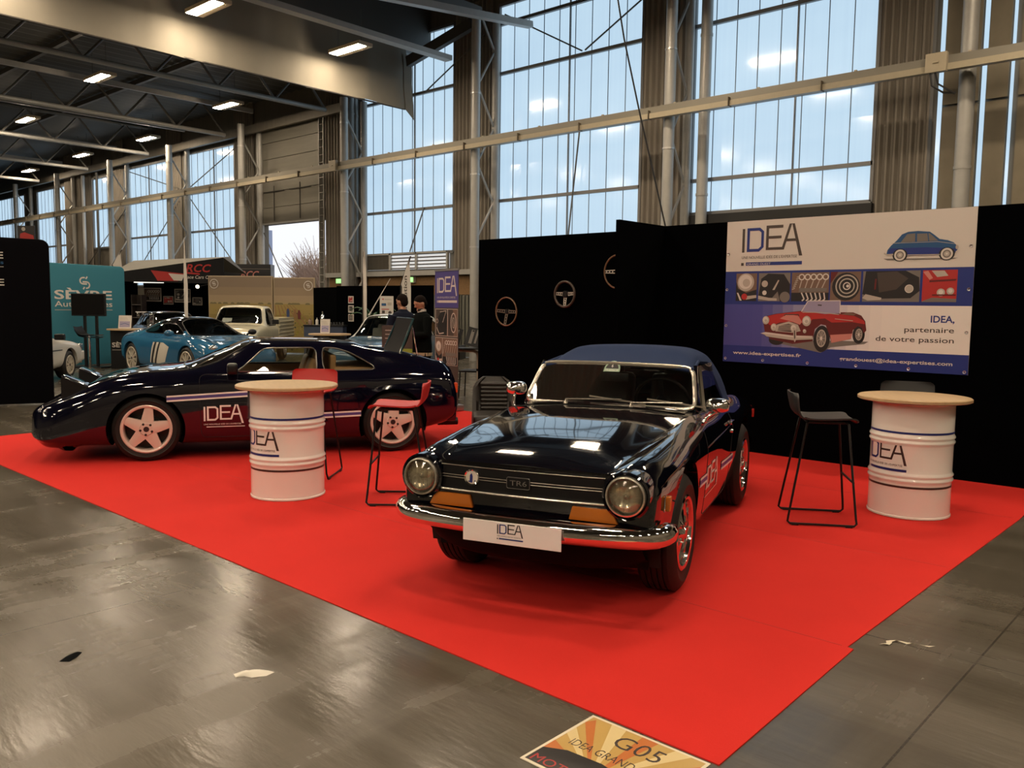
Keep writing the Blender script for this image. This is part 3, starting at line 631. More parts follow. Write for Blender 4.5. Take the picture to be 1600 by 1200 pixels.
def decal(shell, sd, polyfn, name, mats, car, off=.003):
    m = MB(); polyfn(m, shell.side(sd, off)); return m.build(name, mats, car, recalc=False)
def build_tr6():
    car = thing('roadster', 'black classic roadster with a blue soft top, round headlamps and chrome front bumper', 'car', (-3.005, 3.782, .005), R(-70.96))
    def S(zc, ye, ze, yf, zf, ysh, zsh, yw, zs, zb, zl=.42):
        return [(0, zc), (ye*.5, zc-.006), (ye-.03, ze), (ye+.015, ze-.002), (yf, zf), (ysh, zsh), (yw-.006, zs+.035), (yw, zs), (yw-.004, zs-.12), (yw-.012, zl), (yw-.05, zb+.05), (yw-.12, zb), (yw*.5, zb), (0, zb)]
    st = [(-3.10, S(.70, .40, .70, .50, .69, .55, .665, .60, .60, .38)), (-3.07, S(.75, .45, .75, .53, .74, .59, .71, .64, .62, .33)), (-2.95, S(.79, .49, .79, .555, .785, .62, .75, .668, .66, .27)),
          (-2.55, S(.845, .51, .845, .57, .845, .632, .80, .688, .69, .22)), (-2.24, S(.87, .52, .87, .575, .868, .638, .82, .700, .70, .21)), (-1.8, S(.88, .53, .88, .582, .875, .640, .825, .700, .70, .19)),
          (-1.3, S(.885, .55, .885, .60, .88, .655, .83, .705, .70, .19)), (-.85, S(.905, .56, .895, .605, .88, .66, .825, .705, .69, .19)), (-.60, S(.915, .57, .89, .615, .865, .668, .815, .706, .685, .19)),
          (-.3, S(.900, .565, .868, .615, .85, .672, .80, .712, .68, .19)), (0, S(.868, .545, .838, .605, .835, .672, .785, .718, .675, .19)), (.3, S(.828, .50, .80, .585, .812, .67, .76, .712, .66, .27, .43)),
          (.50, S(.790, .46, .772, .57, .795, .662, .735, .700, .645, .355, .47)), (.62, S(.752, .43, .745, .56, .775, .65, .705, .688, .63, .385, .475)), (.655, S(.735, .42, .73, .555, .765, .64, .69, .678, .62, .395, .48)), (.672, S(.715, .41, .71, .55, .745, .62, .67, .66, .61, .405, .485))]
    sh = Shell(st, .026, 4, sharp=(3,))
    liners = []; fl = []
    for sd in (1, -1):
        for cx, r in ((0, .385), (-2.24, .375)):
            f, l = arch(None, sh, cx, .335, r, car, sd); fl.append((f, sd)); liners.append(l)
    bonnet = sh.cut(roundpoly([(.645, -.475), (.645, .475), (.30, .505), (-.25, .56), (-.60, .565), (-.62, .3), (-.62, -.3), (-.60, -.565), (-.25, -.56), (.30, -.505)], .04), 'top', zmin=.70)
    cockpit = sh.cut(roundpoly([(-.98, -.575), (-.98, .575), (-1.98, .56), (-1.98, -.56)], .06), 'top', zmin=.80)
    doors = {}
    for sd in (1, -1):
        doors[sd] = sh.cut(roundpoly([(-.62, .868), (-.62, .30), (-.70, .26), (-1.50, .26), (-1.56, .34), (-1.64, .868)], .05), 'side', sd, ymin=.55, zmin=.2, zmax=.872)
    b = sh.mb()
    for f, sd in fl: sh.flange(b, f, (0, -.06*sd, 0), zmin=.2)
    body = b.build('body', PAINT, car, smooth=33)
    sh.mb(bonnet).build('bonnet', PAINT, car, smooth=33)
    bp = sh.loop_pts(bonnet)
    [l.build('wheel_arch_liner', DARKIN, car, smooth=40) for l in liners]
    for sd in (1, -1):
        d = sh.mb(doors[sd]).build('door', PAINT, car, smooth=33)
        h = MB(); y = sh.hit(-1.5, 0, .745, 1, 1); h.box((-1.50, sd*(y+.018), .752), (.12, .02, .022)); h.box((-1.45, sd*(y+.006), .752), (.02, .02, .02)); h.box((-1.555, sd*(y+.006), .752), (.02, .02, .02)); h.build('door_handle', CHROME, d, bevel=.005, smooth=True)
        k = MB(); y = sh.hit(-1.56, 0, .68, 1, 1); k.lathe([(0, .012), (.011, .012), (.014, 0)], 16, c=(-1.56, sd*(y-.001), .68), axis=(0, sd, 0)); k.build('key_lock', CHROME, d, smooth=True)
        lp = smooth_pts(sh.loop_pts(doors[sd]), 1); g = MB(); g.tube(lp, .0022, 5, closed=True); g.build('door_shut_line', DARKIN, d)
    s2 = MB(); s2.tube(smooth_pts(bp, 1), .0025, 5, closed=True); s2.build('bonnet_shut_line', DARKIN, car)
    # swage strip along the body side
    for sd in (1, -1):
        fn = sh.side(sd, .002); m = MB(); m.tube([fn(-.62-.02*k, .70+.0006*k) for k in range(0, 48)], .003, 6); m.build('side_swage', PAINT, car, smooth=True)
    # headlamp pods + lamps
    for sd in (1, -1):
        p = MB(); p.lathe([(.117, -.16), (.121, -.03), (.119, .012), (.108, .018), (.10, -.02)], 36, c=(.686, sd*.555, .650), axis=(1, 0, -.03)); p.build('headlamp_pod', PAINT, car, smooth=40)
        head_lamp(car, (.702, sd*.555, .650), .090)
        a = MB(); a.mi = 0; a.prism([(-.012, -.036), (.240, -.036), (.205, .032), (.006, .032)], .02, Matrix.Translation((.668, sd*.275, .540)) @ (Matrix(((0, 0, 1, 0), (1, 0, 0, 0), (0, 1, 0, 0), (0, 0, 0, 1))) if sd > 0 else Matrix(((0, 0, 1, 0), (-1, 0, 0, 0), (0, 1, 0, 0), (0, 0, 0, 1)))))
        a.build('indicator_lamp', AMBER, car, bevel=.006, smooth=True)
        y = sh.hit(.475, 0, .585, 1, sd); a = MB(); a.box((.475, y-.004*sd, .585), (.060, .012, .082)); q = a.build('side_marker', CHROME, car, bevel=.006, smooth=True)
        a = MB(); a.box((.475, y+.010*sd, .585), (.054, .026, .072)); a.build('marker_lens', AMBER, q, bevel=.006, smooth=True)
    # grille
    g = MB(); P = []
    for k in range(13):
        y = -.44+.88*k/12; bow = .020*(1-(y/.44)**2); P.append([(.674+bow, y, z) for z in (.585, .62, .66, .70, .718)])
    g.grid(P); g.grid([[Vector(p)-Vector((.02, 0, 0)) for p in r] for r in P])
    gr = g.build('grille', SATIN, car, smooth=True)
    def strip(z, r, y0=-.445, y1=.445, add=.004): return [(.676+add+.020*(1-(y/.44)**2), y, z) for y in [y0+(y1-y0)*k/24 for k in range(25)]]
    t = MB(); t.tube(strip(.594, .006, add=.008), .0062, 8); t.build('grille_strip', BRIGHT, gr, smooth=True)
    for z_, r_ in ((.671, .0018), (.658, .0018), (.7225, .0024)): t = MB(); t.tube(strip(z_, r_, add=.003), r_, 6); t.build('grille_strip', mat('dim_chrome', (.30, .28, .24), .3, .8), gr, smooth=True)
    bd = MB(); bd.lathe([(0, .004), (.036, .004)], 32, c=(.694, -.262, .668), axis=(1, 0, 0)); bd.mi = 0
    bg = bd.build('round_badge', mat('cream_enamel', (.72, .68, .6), .25, coat=.5), gr)
    bd = MB(); bd.lathe([(.034, .004), (.041, .009), (.044, .004), (.044, -.004)], 36, c=(.694, -.262, .668), axis=(1, 0, 0)); bd.build('badge_ring', CHROME, bg, smooth=True)
    bd = MB(); M = lambda y, z: (.6995, -.262+y, .668+z); bd.poly([M(-.012, -.026), M(.004, -.028), M(.006, .006), (M(0, .022)), M(-.010, .012)]); bd.poly([M(-.022, -.022), M(-.012, -.026), M(-.013, -.016)]); bd.poly([M(.012, -.025), M(.024, -.016), M(.017, -.012)]); bd.build('badge_emblem', INKB, bg, recalc=False)
    e = MB(); e.box((.700, 0, .662), (.008, .125, .058)); ep = e.build('name_plate', SATIN, gr, bevel=.006, smooth=True)
    e = MB(); e.tube([(.706, y, z) for y, z in roundpoly([(-.062, .634), (.062, .634), (.062, .690), (-.062, .690)], .01)], .0016, 6, closed=True); text(e, 'TR6', lambda x, y: (.7052, x, y), -.046, .649, .026, width=.092); e.build('name_plate_lettering', mat('dull_chrome', (.30, .29, .28), .3, .8), ep, recalc=False)
    # bumper, plate, valance
    path = [(.44, .735), (.52, .742), (.60, .728), (.66, .69), (.705, .62), (.735, .50), (.755, .35), (.768, .18), (.772, 0)]; path = path+[(x, -y) for x, y in path[-2::-1]]
    path = [tuple(p) for p in hermite(range(len(path)), path, [i/3 for i in range(3*(len(path)-1)+1)], False)]
    prof = [(-.012, -.052), (.010, -.050), (.030, -.030), (.036, -.004), (.034, .020), (.020, .040), (.0, .050), (-.030, .054), (-.030, .044), (-.018, -.045)]; P = []
    for i, (x, y) in enumerate(path):
        a = Vector(path[max(i-1, 0)]); c = Vector(path[min(i+1, len(path)-1)]); t = (c-a).normalized(); n = Vector((-t.y, t.x))
        if n.dot(Vector((x-0, y))) < 0: n = -n
        k = min(i, len(path)-1-i); q = 1 if k > 3 else (.35+.65*math.sqrt(k/4)); P.append([(x+n.x*u*q, y+n.y*u*q, .452+w*q) for u, w in prof])
    m = MB(); m.grid(P, cv=True); m.poly(P[0]); m.poly(P[-1][::-1]); m.build('front_bumper', CHROME, car, smooth=45)
    for s_ in (-.3, .3): m = MB(); m.box((.70, s_, .45), (.09, .04, .05)); m.build('bumper_bracket', SATIN, car)
    m = MB(); P = []
    for k in range(25):
        y = -.60+1.20*k/24; q = (abs(y)/.62)**4; P.append([(.640-.10*q, y, .41), (.632-.12*q, y, .33+.01*q), (.600-.16*q, y, .255+.03*q), (.53-.16*q, y, .215+.04*q), (.40, y, .21)])
    m.grid(P); m.build('front_valance', MATTE, car, smooth=True)
    pl = MB(); pl.box((.815, 0.012, .43), (.006, .525, .112)); plate = pl.build('number_plate', mat('plate_white', (.86, .84, .82), .3), car, bevel=.0025)
    pm = MB(); idea_logo(pm, lambda x, y: (.8192, -.062+x*.052+.0, .426+y*.048)); pm.build('plate_lettering', [INK, INKB], plate, recalc=False)
    # windscreen
    def ws(t, s):   # t 0..1 bottom->top, s -1..1
        z = .915+.245*t+.012*(1-s*s)*t; yw = .585-.060*t; x = -.805-.20*t+.10*(1-s*s)*(1-.35*t); return Vector((x, s*yw, z-.012*(1-t)*(s*s)))
    g = MB(); g.grid([[ws(j/10, -1+i/12) for i in range(25)] for j in range(11)]); wsg = g.build('windscreen', GLASS, car, smooth=True, recalc=False)
    ol = [ws(0, -1+i/12) for i in range(25)]+[ws(j/10, 1) for j in range(1, 11)]+[ws(1, 1-i/12) for i in range(1, 25)]+[ws(1-j/10, -1) for j in range(1, 10)]
    f = MB(); f.tube(smooth_pts(ol, 3), .0145, 8, closed=True); f.build('windscreen_frame', BRIGHT, wsg, smooth=True)
    for s_ in (-1, 1): f = MB(); f.tube([ws(0, s_)+Vector((-.025, .004*s_, -.02)), ws(1, s_)+Vector((-.03, .006*s_, .005))], .016, 8); f.build('windscreen_pillar', PAINT, car, smooth=True)
    st_ = MB(); c0 = ws(.80, -.02); fn = lambda x, y: tuple(ws(.80+y/.26, (-.0+x)/.53)+Vector((.004, 0, 0)))
    st_.poly([fn(-.055+0, 0), fn(.055, 0)]+[fn(.055*math.cos(PI*k/12), .015+.055*math.sin(PI*k/12)) for k in range(13)]); st_.build('round_sticker', mat('sticker_green', (.30, .42, .30), .5), wsg, recalc=False)
    st_ = MB(); fn2 = lambda x, y: tuple(Vector(fn(x, y))+Vector((.002, 0, 0)))
    st_.poly([fn2(.044*math.cos(PI*k/12), .020+.036*math.sin(PI*k/12)) for k in range(13)]); st_.build('sticker_centre', INK, wsg, recalc=False)
    st_ = MB(); text(st_, 'FRANCE', lambda x, y: tuple(Vector(fn(x, y))+Vector((.003, 0, 0))), 0, .004, .012, width=.09, align='c'); text(st_, '6', lambda x, y: tuple(Vector(fn(x, y))+Vector((.004, 0, 0))), 0, .028, .02, align='c'); st_.build('sticker_print', WHITE, wsg, recalc=False)
    fn = lambda x, y: tuple(ws(.04+y/.26, -.93+x/.56)+Vector((-.006, 0, 0))); st_ = MB(); st_.poly([fn(0, 0), fn(.05, 0), fn(.05, .05), fn(0, .05)]); st_.build('parking_sticker', mat('sticker_lime', (.18, .45, .12), .5), wsg, recalc=False)
    st_ = MB(); st_.poly([fn(.11+.045*math.cos(PI*k/8), .03+.03*math.sin(PI*k/8)) for k in range(16)]); st_.build('tax_disc', mat('disc_sand', (.5, .40, .24), .5), wsg, recalc=False)
    for a, b_, c_ in ((-.24, .12, .20), (.20, .50, .16)):
        w = MB(); p0 = Vector((-.665, a, .925)); p1 = ws(.16, b_/.57)+Vector((.02, 0, 0)); w.tube([p0, p0+Vector((0, 0, .02)), p1], [.009, .006, .004], 6); d = (ws(.10, (b_+.20)/.60)-ws(.20, (b_-.22)/.57)); q = ws(.20, (b_-.22)/.57)+Vector((.016, 0, 0)); w.bar(q, ws(.08, (b_+.17)/.60)+Vector((.016, 0, 0)), .007, .010); w.lathe([(0, .02), (.014, .016), (.018, 0)], 14, c=(-.665, a, .912)); w.build('wiper', BRIGHT, car, smooth=True)
    w = MB(); w.grid([[(-.66+.0*i-.07*j+.04*(1-(-1+i/6)**2), (-1+i/6)*.545, .905+.018*(1-(-1+i/6)**2)+.006*j-.010*(-1+i/6)**2) for i in range(13)] for j in range(3)]); w.build('scuttle_panel', PAINT, car, smooth=True)
    # soft top
    def T(zt, ys, zs, y1, z1, y2, z2): return [(0, zt), (.2, zt-.004), (.36, zt-.018), (ys-.02, zs), (ys+.02, zs-.03), (y1, z1), (y2, z2)]
    tp = [(-2.04, T(.90, .50, .895, .55, .885, .57, .872)), (-2.015, T(.96, .48, .945, .565, .90, .595, .872)), (-1.96, T(1.09, .465, 1.06, .57, .97, .615, .870)), (-1.89, T(1.215, .455, 1.175, .563, 1.03, .625, .868)), (-1.79, T(1.265, .455, 1.22, .56, 1.06, .63, .866)), (-1.62, T(1.276, .455, 1.228, .558, 1.06, .63, .866)),
          (-1.42, T(1.282, .46, 1.232, .555, 1.06, .63, .866)), (-1.30, T(1.280, .462, 1.226, .553, 1.06, .63, .866)), (-1.14, T(1.222, .48, 1.185, .56, 1.05, .63, .866)), (-.985, T(1.172, .50, 1.145, .57, 1.05, .63, .866))]
    ts = Shell(tp, .03, 4, closed=False)
    for sd in (1, -1): ts.cut(roundpoly([(-.9, 1.135), (-.9, .80), (-1.66, .80), (-1.70, .90), (-1.58, 1.15), (-1.28, 1.172), (-1.14, 1.155)], .03), 'side', sd, ymin=.4)
    bw = ts.cut(roundpoly([(-1.87, -.36), (-1.87, .36), (-2.0, .38), (-2.0, -.38)], .03), 'top')
    cl = mat('navy_canvas', (.019, .034, .088), .85, spec=.12, bump=.25, bscale=400)
    top = ts.mb().build('soft_top', cl, car, smooth=38)
    if bw: ts.mb(bw).build('rear_window', DGLASS, top, smooth=True)
    for sd in (1, -1):
        e = MB(); e.tube([(-.975, sd*.52, 1.15), (-1.14, sd*.515, 1.165), (-1.30, sd*.50, 1.185), (-1.58, sd*.505, 1.165), (-1.70, sd*.60, .91)], .011, 7); e.build('top_edge_binding', cl, top, smooth=True)
        gl = MB(); gl.grid([[(-.90-.07*i, sd*(.60-.065*j/4), .865+(.30-.04*max(0, 2-i))*j/4) for j in range(5)] for i in range(11)]); w = gl.build('door_window', DGLASS, car, smooth=True, recalc=False)
        e = MB(); e.bar((-1.02, sd*.602, .86), (-1.10, sd*.545, 1.15), .02, .02); e.build('quarter_light_bar', CHROME, w)
    e = MB(); e.tube([(-.985, y, 1.172-.03*(abs(y)/.5)**2) for y in [-.5+k/20 for k in range(21)]], .014, 8); e.build('top_front_seam', cl, top, smooth=True)
    # interior
    i_ = MB(); i_.box((-1.5, 0, .40), (1.04, 1.10, .05)); i_.box((-1.97, 0, .64), (.05, 1.1, .46)); i_.box((-.93, 0, .60), (.05, 1.1, .42)); i_.box((-1.5, .555, .64), (1.04, .03, .44)); i_.box((-1.5, -.555, .64), (1.04, .03, .44)); i_.build('cabin_trim', DARKIN, car)
    d_ = MB(); d_.box((-.95, 0, .80), (.14, 1.12, .17)); d_.build('dashboard', WOODR, car, bevel=.02, smooth=True)
    for sy in (-.29, .29):
        s_ = MB(); s_.box((-1.45, sy, .52), (.46, .46, .14)); M = Matrix.Rotation(R(-14), 3, 'Y'); s_.box((-1.72, sy, .80), (.13, .44, .52), M=M); se = s_.build('seat', LEATH, car, bevel=.045, smooth=True, bseg=3)
        s_ = MB(); s_.box((-1.79, sy, 1.10), (.09, .26, .16), M=M); s_.build('headrest', LEATH, se, bevel=.035, smooth=True, bseg=3)
    s_ = MB(); ax = Vector((-.92, 0, .38)).normalized(); u, w_, _ = frame_of(ax); c = Vector((-1.16, .29, .90)); s_.tube([c+(u*math.cos(2*PI*k/28)+w_*math.sin(2*PI*k/28))*.19 for k in range(28)], .012, 8, closed=True)
    for k in (0, 2.09, 4.19): s_.bar(c, c+(u*math.cos(k+.5)+w_*math.sin(k+.5))*.185, .03, .004, up=ax)
    s_.cyl(c-ax*.02, c+ax*.03, .05, 14); s_.build('steering_wheel', SATIN, car, smooth=True)
    m = MB(); m.tube([(-1.86, -.45, .70), (-1.86, -.45, 1.02), (-1.86, -.40, 1.075), (-1.86, .40, 1.075), (-1.86, .45, 1.02), (-1.86, .45, .70)], .016, 8); m.build('chrome_hoop', CHROME, car, smooth=True)  # chrome tube hoop behind the seats
    m = MB(); m.box((-.90, 0.02, 1.085), (.02, .19, .055)); m.tube([(-.90, .02, 1.11), (-.96, .02, 1.165)], .005, 6); m.build('rear_view_mirror', SATIN, car, bevel=.006, smooth=True)
    # door mirrors: chrome bullet heads on short stalks
    for sd, x0 in ((1, -.76), (-1, -.80)):
        m = MB(); c = Vector((x0, sd*(.725 if sd > 0 else .66), .945 if sd > 0 else .985)); base = Vector((x0+.02, sd*(.655 if sd > 0 else .645), sh.hit(x0+.02, sd*.645, 0, 2, 1) or .85)); m.tube([base, base+Vector((0, sd*.02, .03)), c+Vector((.0, 0, -.035))], [.014, .009, .010], 8); m.ball(base, (.032, .022, .010), 14, 8)
        P = []
        for k in range(9):
            t = k/8; rr = (1-.62*t**2.2); P.append([(c.x-.035+.085*t, c.y+rr*.074*math.copysign(abs(math.cos(a))**.7, math.cos(a)), c.z+rr*.046*math.copysign(abs(math.sin(a))**.7, math.sin(a))) for a in [2*PI*q/20 for q in range(20)]])
        m.grid(P, cv=True); m.poly(P[0]); m.poly(P[-1]); m.build('door_mirror', CHROME, car, smooth=50)
    # rear bumper and lamps seen at the flank, side stripes
    m = MB(); pp = [(-2.70, .672), (-2.9, .668), (-3.08, .68), (-3.13, .5), (-3.15, 0)]; pp = pp+[(x, -y) for x, y in pp[-2::-1]]
    P = [[(x+(.02*u if abs(y) < .6 else 0), y+(.022*u if y > .6 else -.022*u if y < -.6 else 0), (.45)+w*.8) for u, w in ((0, -.05), (1, -.03), (1.3, 0), (1, .03), (0, .05))] for x, y in pp]; m.grid(P, cv=True); m.build('rear_bumper', CHROME, car, smooth=50)
    for sd in (1, -1):
        m = MB(); m.box((-3.09, sd*.56, .64), (.05, .16, .13)); m.build('tail_lamp', REDL, car, bevel=.01, smooth=True)
        m = MB(); y = sh.hit(-2.92, 0, .66, 1, 1); m.box((-2.92, sd*(y+.004), .66), (.05, .02, .07)); m.build('rear_side_marker', REDL, car, bevel=.005, smooth=True)
    def stripes(m, fn):
        s0 = -.40; z0 = .505; dz = -.048; L = lambda x: z0+(x-s0)*(.045/1.2)
        for (x0, x1) in ((-.385, -.64), (-1.17, -1.70)):
            for q0, q1, mi in ((.030, .045, 0), (.004, .030, 1), (-.011, .004, 0)):
                m.mi = mi; seg(m, fn, (x0, L(x0)+q0), (x1, L(x1)+q0), (x1, L(x1)+q1), (x0, L(x0)+q1), 10)
        idea_logo(m, lambda a, b: fn(-.62-a*.155, .435+b*.140), 0, 0, False)
        m.mi = 0; seg(m, fn, (-.62, .385), (-1.05, .395), (-1.05, .399), (-.62, .389), 8)
    decal(sh, 1, stripes, 'side_lettering', [WHITE, PURP], car)
    for x, sd in ((0, 1), (0, -1), (-2.24, 1), (-2.24, -1)):
        add_wheel(car, (x, sd*.70, 0), .322, .195, .205, 'mini', sd, face=mat('polished_alloy', (.72, .69, .66), .10, 1.), groove=True)
    ex = MB(); ex.tube([(-3.0, -.2, .24), (-3.18, -.2, .22)], .025, 10); ex.build('exhaust_pipe', CHROME, car, smooth=True)
    return car
tr6 = build_tr6()
# ------------------------------------------------------------------ the other cars
def SEC(P, zb, yw, tail=None):
    """P: 7 upper points from the centre line outwards, then the lower body"""
    z6 = P[-1][1]; return list(P)+[(yw, z6-(z6-zb)*.35), (yw-.01, z6-(z6-zb)*.65), (yw-.045, zb+.05), (yw-.13, zb), (yw*.5, zb), (0, zb)]
def glaze(sh, poly, mode, car, name, sd=1, m=None, trim=None, r=.006, **k):
    f = sh.cut(poly, mode, sd, **k)
    if not f: return None
    o = sh.mb(f).build(name, m or GLASS, car, smooth=40)
    lp = sh.loop_pts(f)
    if trim and len(lp) > 8: t = MB(); t.tube(smooth_pts(lp, 1), r, 6, closed=True); t.build('window_trim', trim, o, smooth=True)
    return o
def build_venturi():
    car = thing('sports_coupe', 'midnight blue low sports coupe with pop-up headlamps raised and white five-spoke wheels', 'car', (-8.673, 3.971, .005), R(240.46))
    def H(zt, zc, yw, zb, w=1.): return SEC([(0, zt), (.30*w, zt-.004), (.46*w, zt-.012), (.57*w, zc), (.655*w, zc-.03), (yw-.03, zc-.09), (yw, zc-.20)], zb, yw)
    def C(zt, z2, z3, y4, z4, yw, zb=.155): return SEC([(0, zt), (.30, zt-.006), (.45, z2), (.525, z3), (y4, z4), (yw-.018, z4-.09), (yw, z4-.22)], zb, yw)
    st = [(-3.115, SEC([(0, .66), (.30, .66), (.48, .655), (.55, .65), (.60, .63), (.64, .58), (.66, .52)], .36, .66)),
          (-3.09, SEC([(0, .80), (.30, .80), (.46, .80), (.56, .79), (.64, .745), (.69, .67), (.71, .58)], .33, .71)),
          (-3.02, SEC([(0, .87), (.30, .875), (.44, .895), (.53, .905), (.64, .85), (.715, .76), (.74, .64)], .30, .74)),
          (-2.86, SEC([(0, .88), (.28, .885), (.42, .93), (.53, .965), (.65, .89), (.735, .79), (.76, .66)], .26, .76)),
          (-2.47, SEC([(0, .90), (.26, .91), (.41, 1.0), (.52, 1.045), (.66, .90), (.745, .80), (.768, .67)], .19, .768)),
          (-2.22, SEC([(0, .95), (.26, .97), (.42, 1.06), (.525, 1.075), (.67, .88), (.745, .79), (.768, .67)], .16, .768)),
          (-2.10, C(1.13, 1.115, 1.085, .675, .875, .765)), (-1.90, C(1.165, 1.14, 1.10, .68, .868, .758)), (-1.55, C(1.182, 1.155, 1.108, .685, .858, .748)), (-1.20, C(1.184, 1.155, 1.108, .685, .85, .742)),
          (-1.02, C(1.172, 1.142, 1.085, .685, .85, .740)), (-.68, C(1.05, 1.015, .965, .685, .852, .738)), (-.36, SEC([(0, .925), (.30, .918), (.48, .90), (.575, .885), (.67, .85), (.722, .77), (.738, .65)], .155, .738)),
          (-.24, H(.905, .88, .738, .155)), (.03, H(.885, .865, .742, .155)), (.315, H(.838, .815, .74, .16)), (.54, H(.752, .725, .735, .165)), (.70, H(.685, .655, .722, .145, .99)), (.86, H(.610, .585, .70, .15, .975)), (.95, H(.555, .545, .655, .185, .91)), (1.0, H(.515, .508, .59, .235, .80)), (1.025, H(.485, .48, .52, .285, .70)), (1.035, H(.46, .455, .45, .32, .6))]
    sh = Shell(st, .028, 4)
    ln = []; fl = []
    for sd in (1, -1):
        for cx, r in ((0, .355), (-2.40, .36)):
            f, l = arch(None, sh, cx, .315, r, car, sd, ymin=.45, yout=.70); fl.append((f, sd)); ln.append(l)
    trim = mat('grey_window_trim', (.16, .15, .14), .3, .7)
    wsp = glaze(sh, roundpoly([(-.40, -.585), (-.33, -.3), (-.33, .3), (-.40, .585), (-.98, .455), (-.98, -.455)], .05), 'top', car, 'windscreen', trim=SATIN, r=.008, zmin=.86)
    dl = [(-.83, .866), (-.90, .905), (-1.10, 1.083), (-1.16, 1.092), (-1.60, 1.096), (-1.625, 1.07), (-1.625, .862)]
    ql = [(-1.685, 1.095), (-1.82, 1.09), (-1.96, 1.05), (-2.10, .975), (-2.235, .892), (-2.22, .872), (-1.685, .866)]
    for sd in (1, -1):
        glaze(sh, dl, 'side', car, 'door_window', sd, trim=trim, r=.007, ymin=.4, zmin=.8); glaze(sh, ql, 'side', car, 'quarter_window', sd, trim=trim, r=.007, ymin=.4, zmin=.8)
    doors = {}
    for sd in (1, -1): doors[sd] = sh.cut(roundpoly([(-.49, .842), (-.50, .22), (-1.60, .22), (-1.66, .30), (-1.66, .842)], .05), 'side', sd, ymin=.5, zmin=.18, zmax=.846)
    b = sh.mb()
    for f, sd in fl: sh.flange(b, f, (0, -.06*sd, 0), zmin=.17)
    b.build('body', PAINTV, car, smooth=36); [l.build('wheel_arch_liner', DARKIN, car, smooth=40) for l in ln]
    for sd in (1, -1):
        d = sh.mb(doors[sd]).build('door', PAINTV, car, smooth=36); g = MB(); g.tube(smooth_pts(sh.loop_pts(doors[sd]), 1), .0025, 5, closed=True); g.build('door_shut_line', DARKIN, d)
        h = MB(); y = sh.hit(-1.52, 0, .70, 1, 1); h.box((-1.52, sd*y, .70), (.13, .012, .03)); h.build('door_handle', SATIN, d, bevel=.005, smooth=True)
        m = MB(); m.box((-.80, sd*.80, .905), (.10, .16, .105)); m.bar((-.78, sd*.68, .86), (-.80, sd*.76, .885), .05, .035); m.build('door_mirror', SATIN, car, bevel=.03, smooth=True, bseg=3)
        # raised headlamp pod
        p = MB(); y0, y1 = sd*.36, sd*.62; A = [(.725, .825), (.735, .80), (.735, .60), (.52, .60), (.50, .70)]
        p.add([(x, y0, z) for x, z in A]+[(x, y1, z) for x, z in A], [(0, 1, 2, 3, 4), (9, 8, 7, 6, 5)]+[(i, (i+1) % 5, 5+(i+1) % 5, 5+i) for i in range(5)]); q = p.build('popup_headlamp', SATIN, car, bevel=.008, smooth=True)
        p = MB(); p.add([(.735, y0-.01*sd, .828), (.735, y1+.01*sd, .828), (.49, y1+.01*sd, .708), (.49, y0-.01*sd, .708), (.735, y0-.01*sd, .842), (.735, y1+.01*sd, .842), (.49, y1+.01*sd, .722), (.49, y0-.01*sd, .722)], [(0, 1, 2, 3), (7, 6, 5, 4), (0, 4, 5, 1), (1, 5, 6, 2), (2, 6, 7, 3), (3, 7, 4, 0)]); p.build('popup_lid', PAINTV, q, bevel=.004, smooth=True)
        p = MB(); p.lathe([(.085, 0), (.08, .012), (0, .02)], 24, c=(.735, (y0+y1)/2, .712), axis=(1, 0, 0)); p.build('lamp_glass', CHROME, q, smooth=True)
        m = MB(); m.ball((-2.0-.255, sd*(.655), .868), (.045, .014, .022), 14, 8); m.build('window_end_cap', CHROME, car, smooth=True)
        m = MB(); m.box((-3.07, sd*.655, .665), (.085, .09, .115)); m.build('tail_lamp', mat('orange_red_lens', (.55, .08, .02), .2, coat=.4), car, bevel=.02, smooth=True)
        m = MB(); m.cyl((-2.95, sd*.45, .27), (-3.17, sd*.45, .27), .042, 16); m.build('exhaust_pipe', SATIN, car, smooth=True)
        m = MB(); m.ball((.965, sd*.46, .462), (.045, .12, .032), 16, 8); m.build('front_side_lamp', mat('smoked_lamp', (.10, .09, .08), .08, .6, coat=.6), car, smooth=True)
    m = MB(); P = []
    for k in range(25):
        y = -.62+1.24*k/24; q = (abs(y)/.64)**3; P.append([(.90-.16*q, y, .28), (.925-.18*q, y, .175), (.87-.16*q, y, .125), (.66, y, .12)])
    m.grid(P); m.build('front_spoiler', SATIN, car, smooth=True)
    m = MB(); m.box((1.02, 0, .40), (.03, .62, .055)); m.build('nose_intake', SATIN, car, bevel=.01, smooth=True)
    m = MB(); m.box((-3.05, 0, .36), (.12, 1.32, .13)); m.build('rear_bumper', PAINTV, car, bevel=.035, smooth=True, bseg=3)
    # engine lid standing open behind the roof
    L0, L1 = Vector((-2.50, 0, .985)), Vector((-2.67, 0, 1.395)); m = MB(); n = (L1-L0).cross(Vector((0, 1, 0))).normalized(); P = []
    for k in range(9):
        t = k/8; P.append([L0.lerp(L1, t)+Vector((0, y*(.50-.05*t), 0))+n*(.025*math.sin(PI*t)) for y in (-1, -.9, -.5, 0, .5, .9, 1)])
    m.grid(P); m.grid([[p-n*.018 for p in r] for r in P]); lid = m.build('engine_lid', MATTE, car, smooth=30)
    m = MB(); m.tube([P[0][0], P[8][0], P[8][6], P[0][6]], .013, 8); m.build('lid_edge', mat('teal_dark_paint', (.02, .06, .07), .12, coat=.4), lid, smooth=True)
    m = MB(); m.tube([(-2.72, .46, .96), (-2.665, .45, 1.30)], .009, 8); m.build('lid_strut', CHROME, lid, smooth=True)
    # cabin
    tan = mat('tan_leather', (.52, .27, .11), .5, bump=.1); dk = mat('umber_trim', (.14, .075, .036), .6)
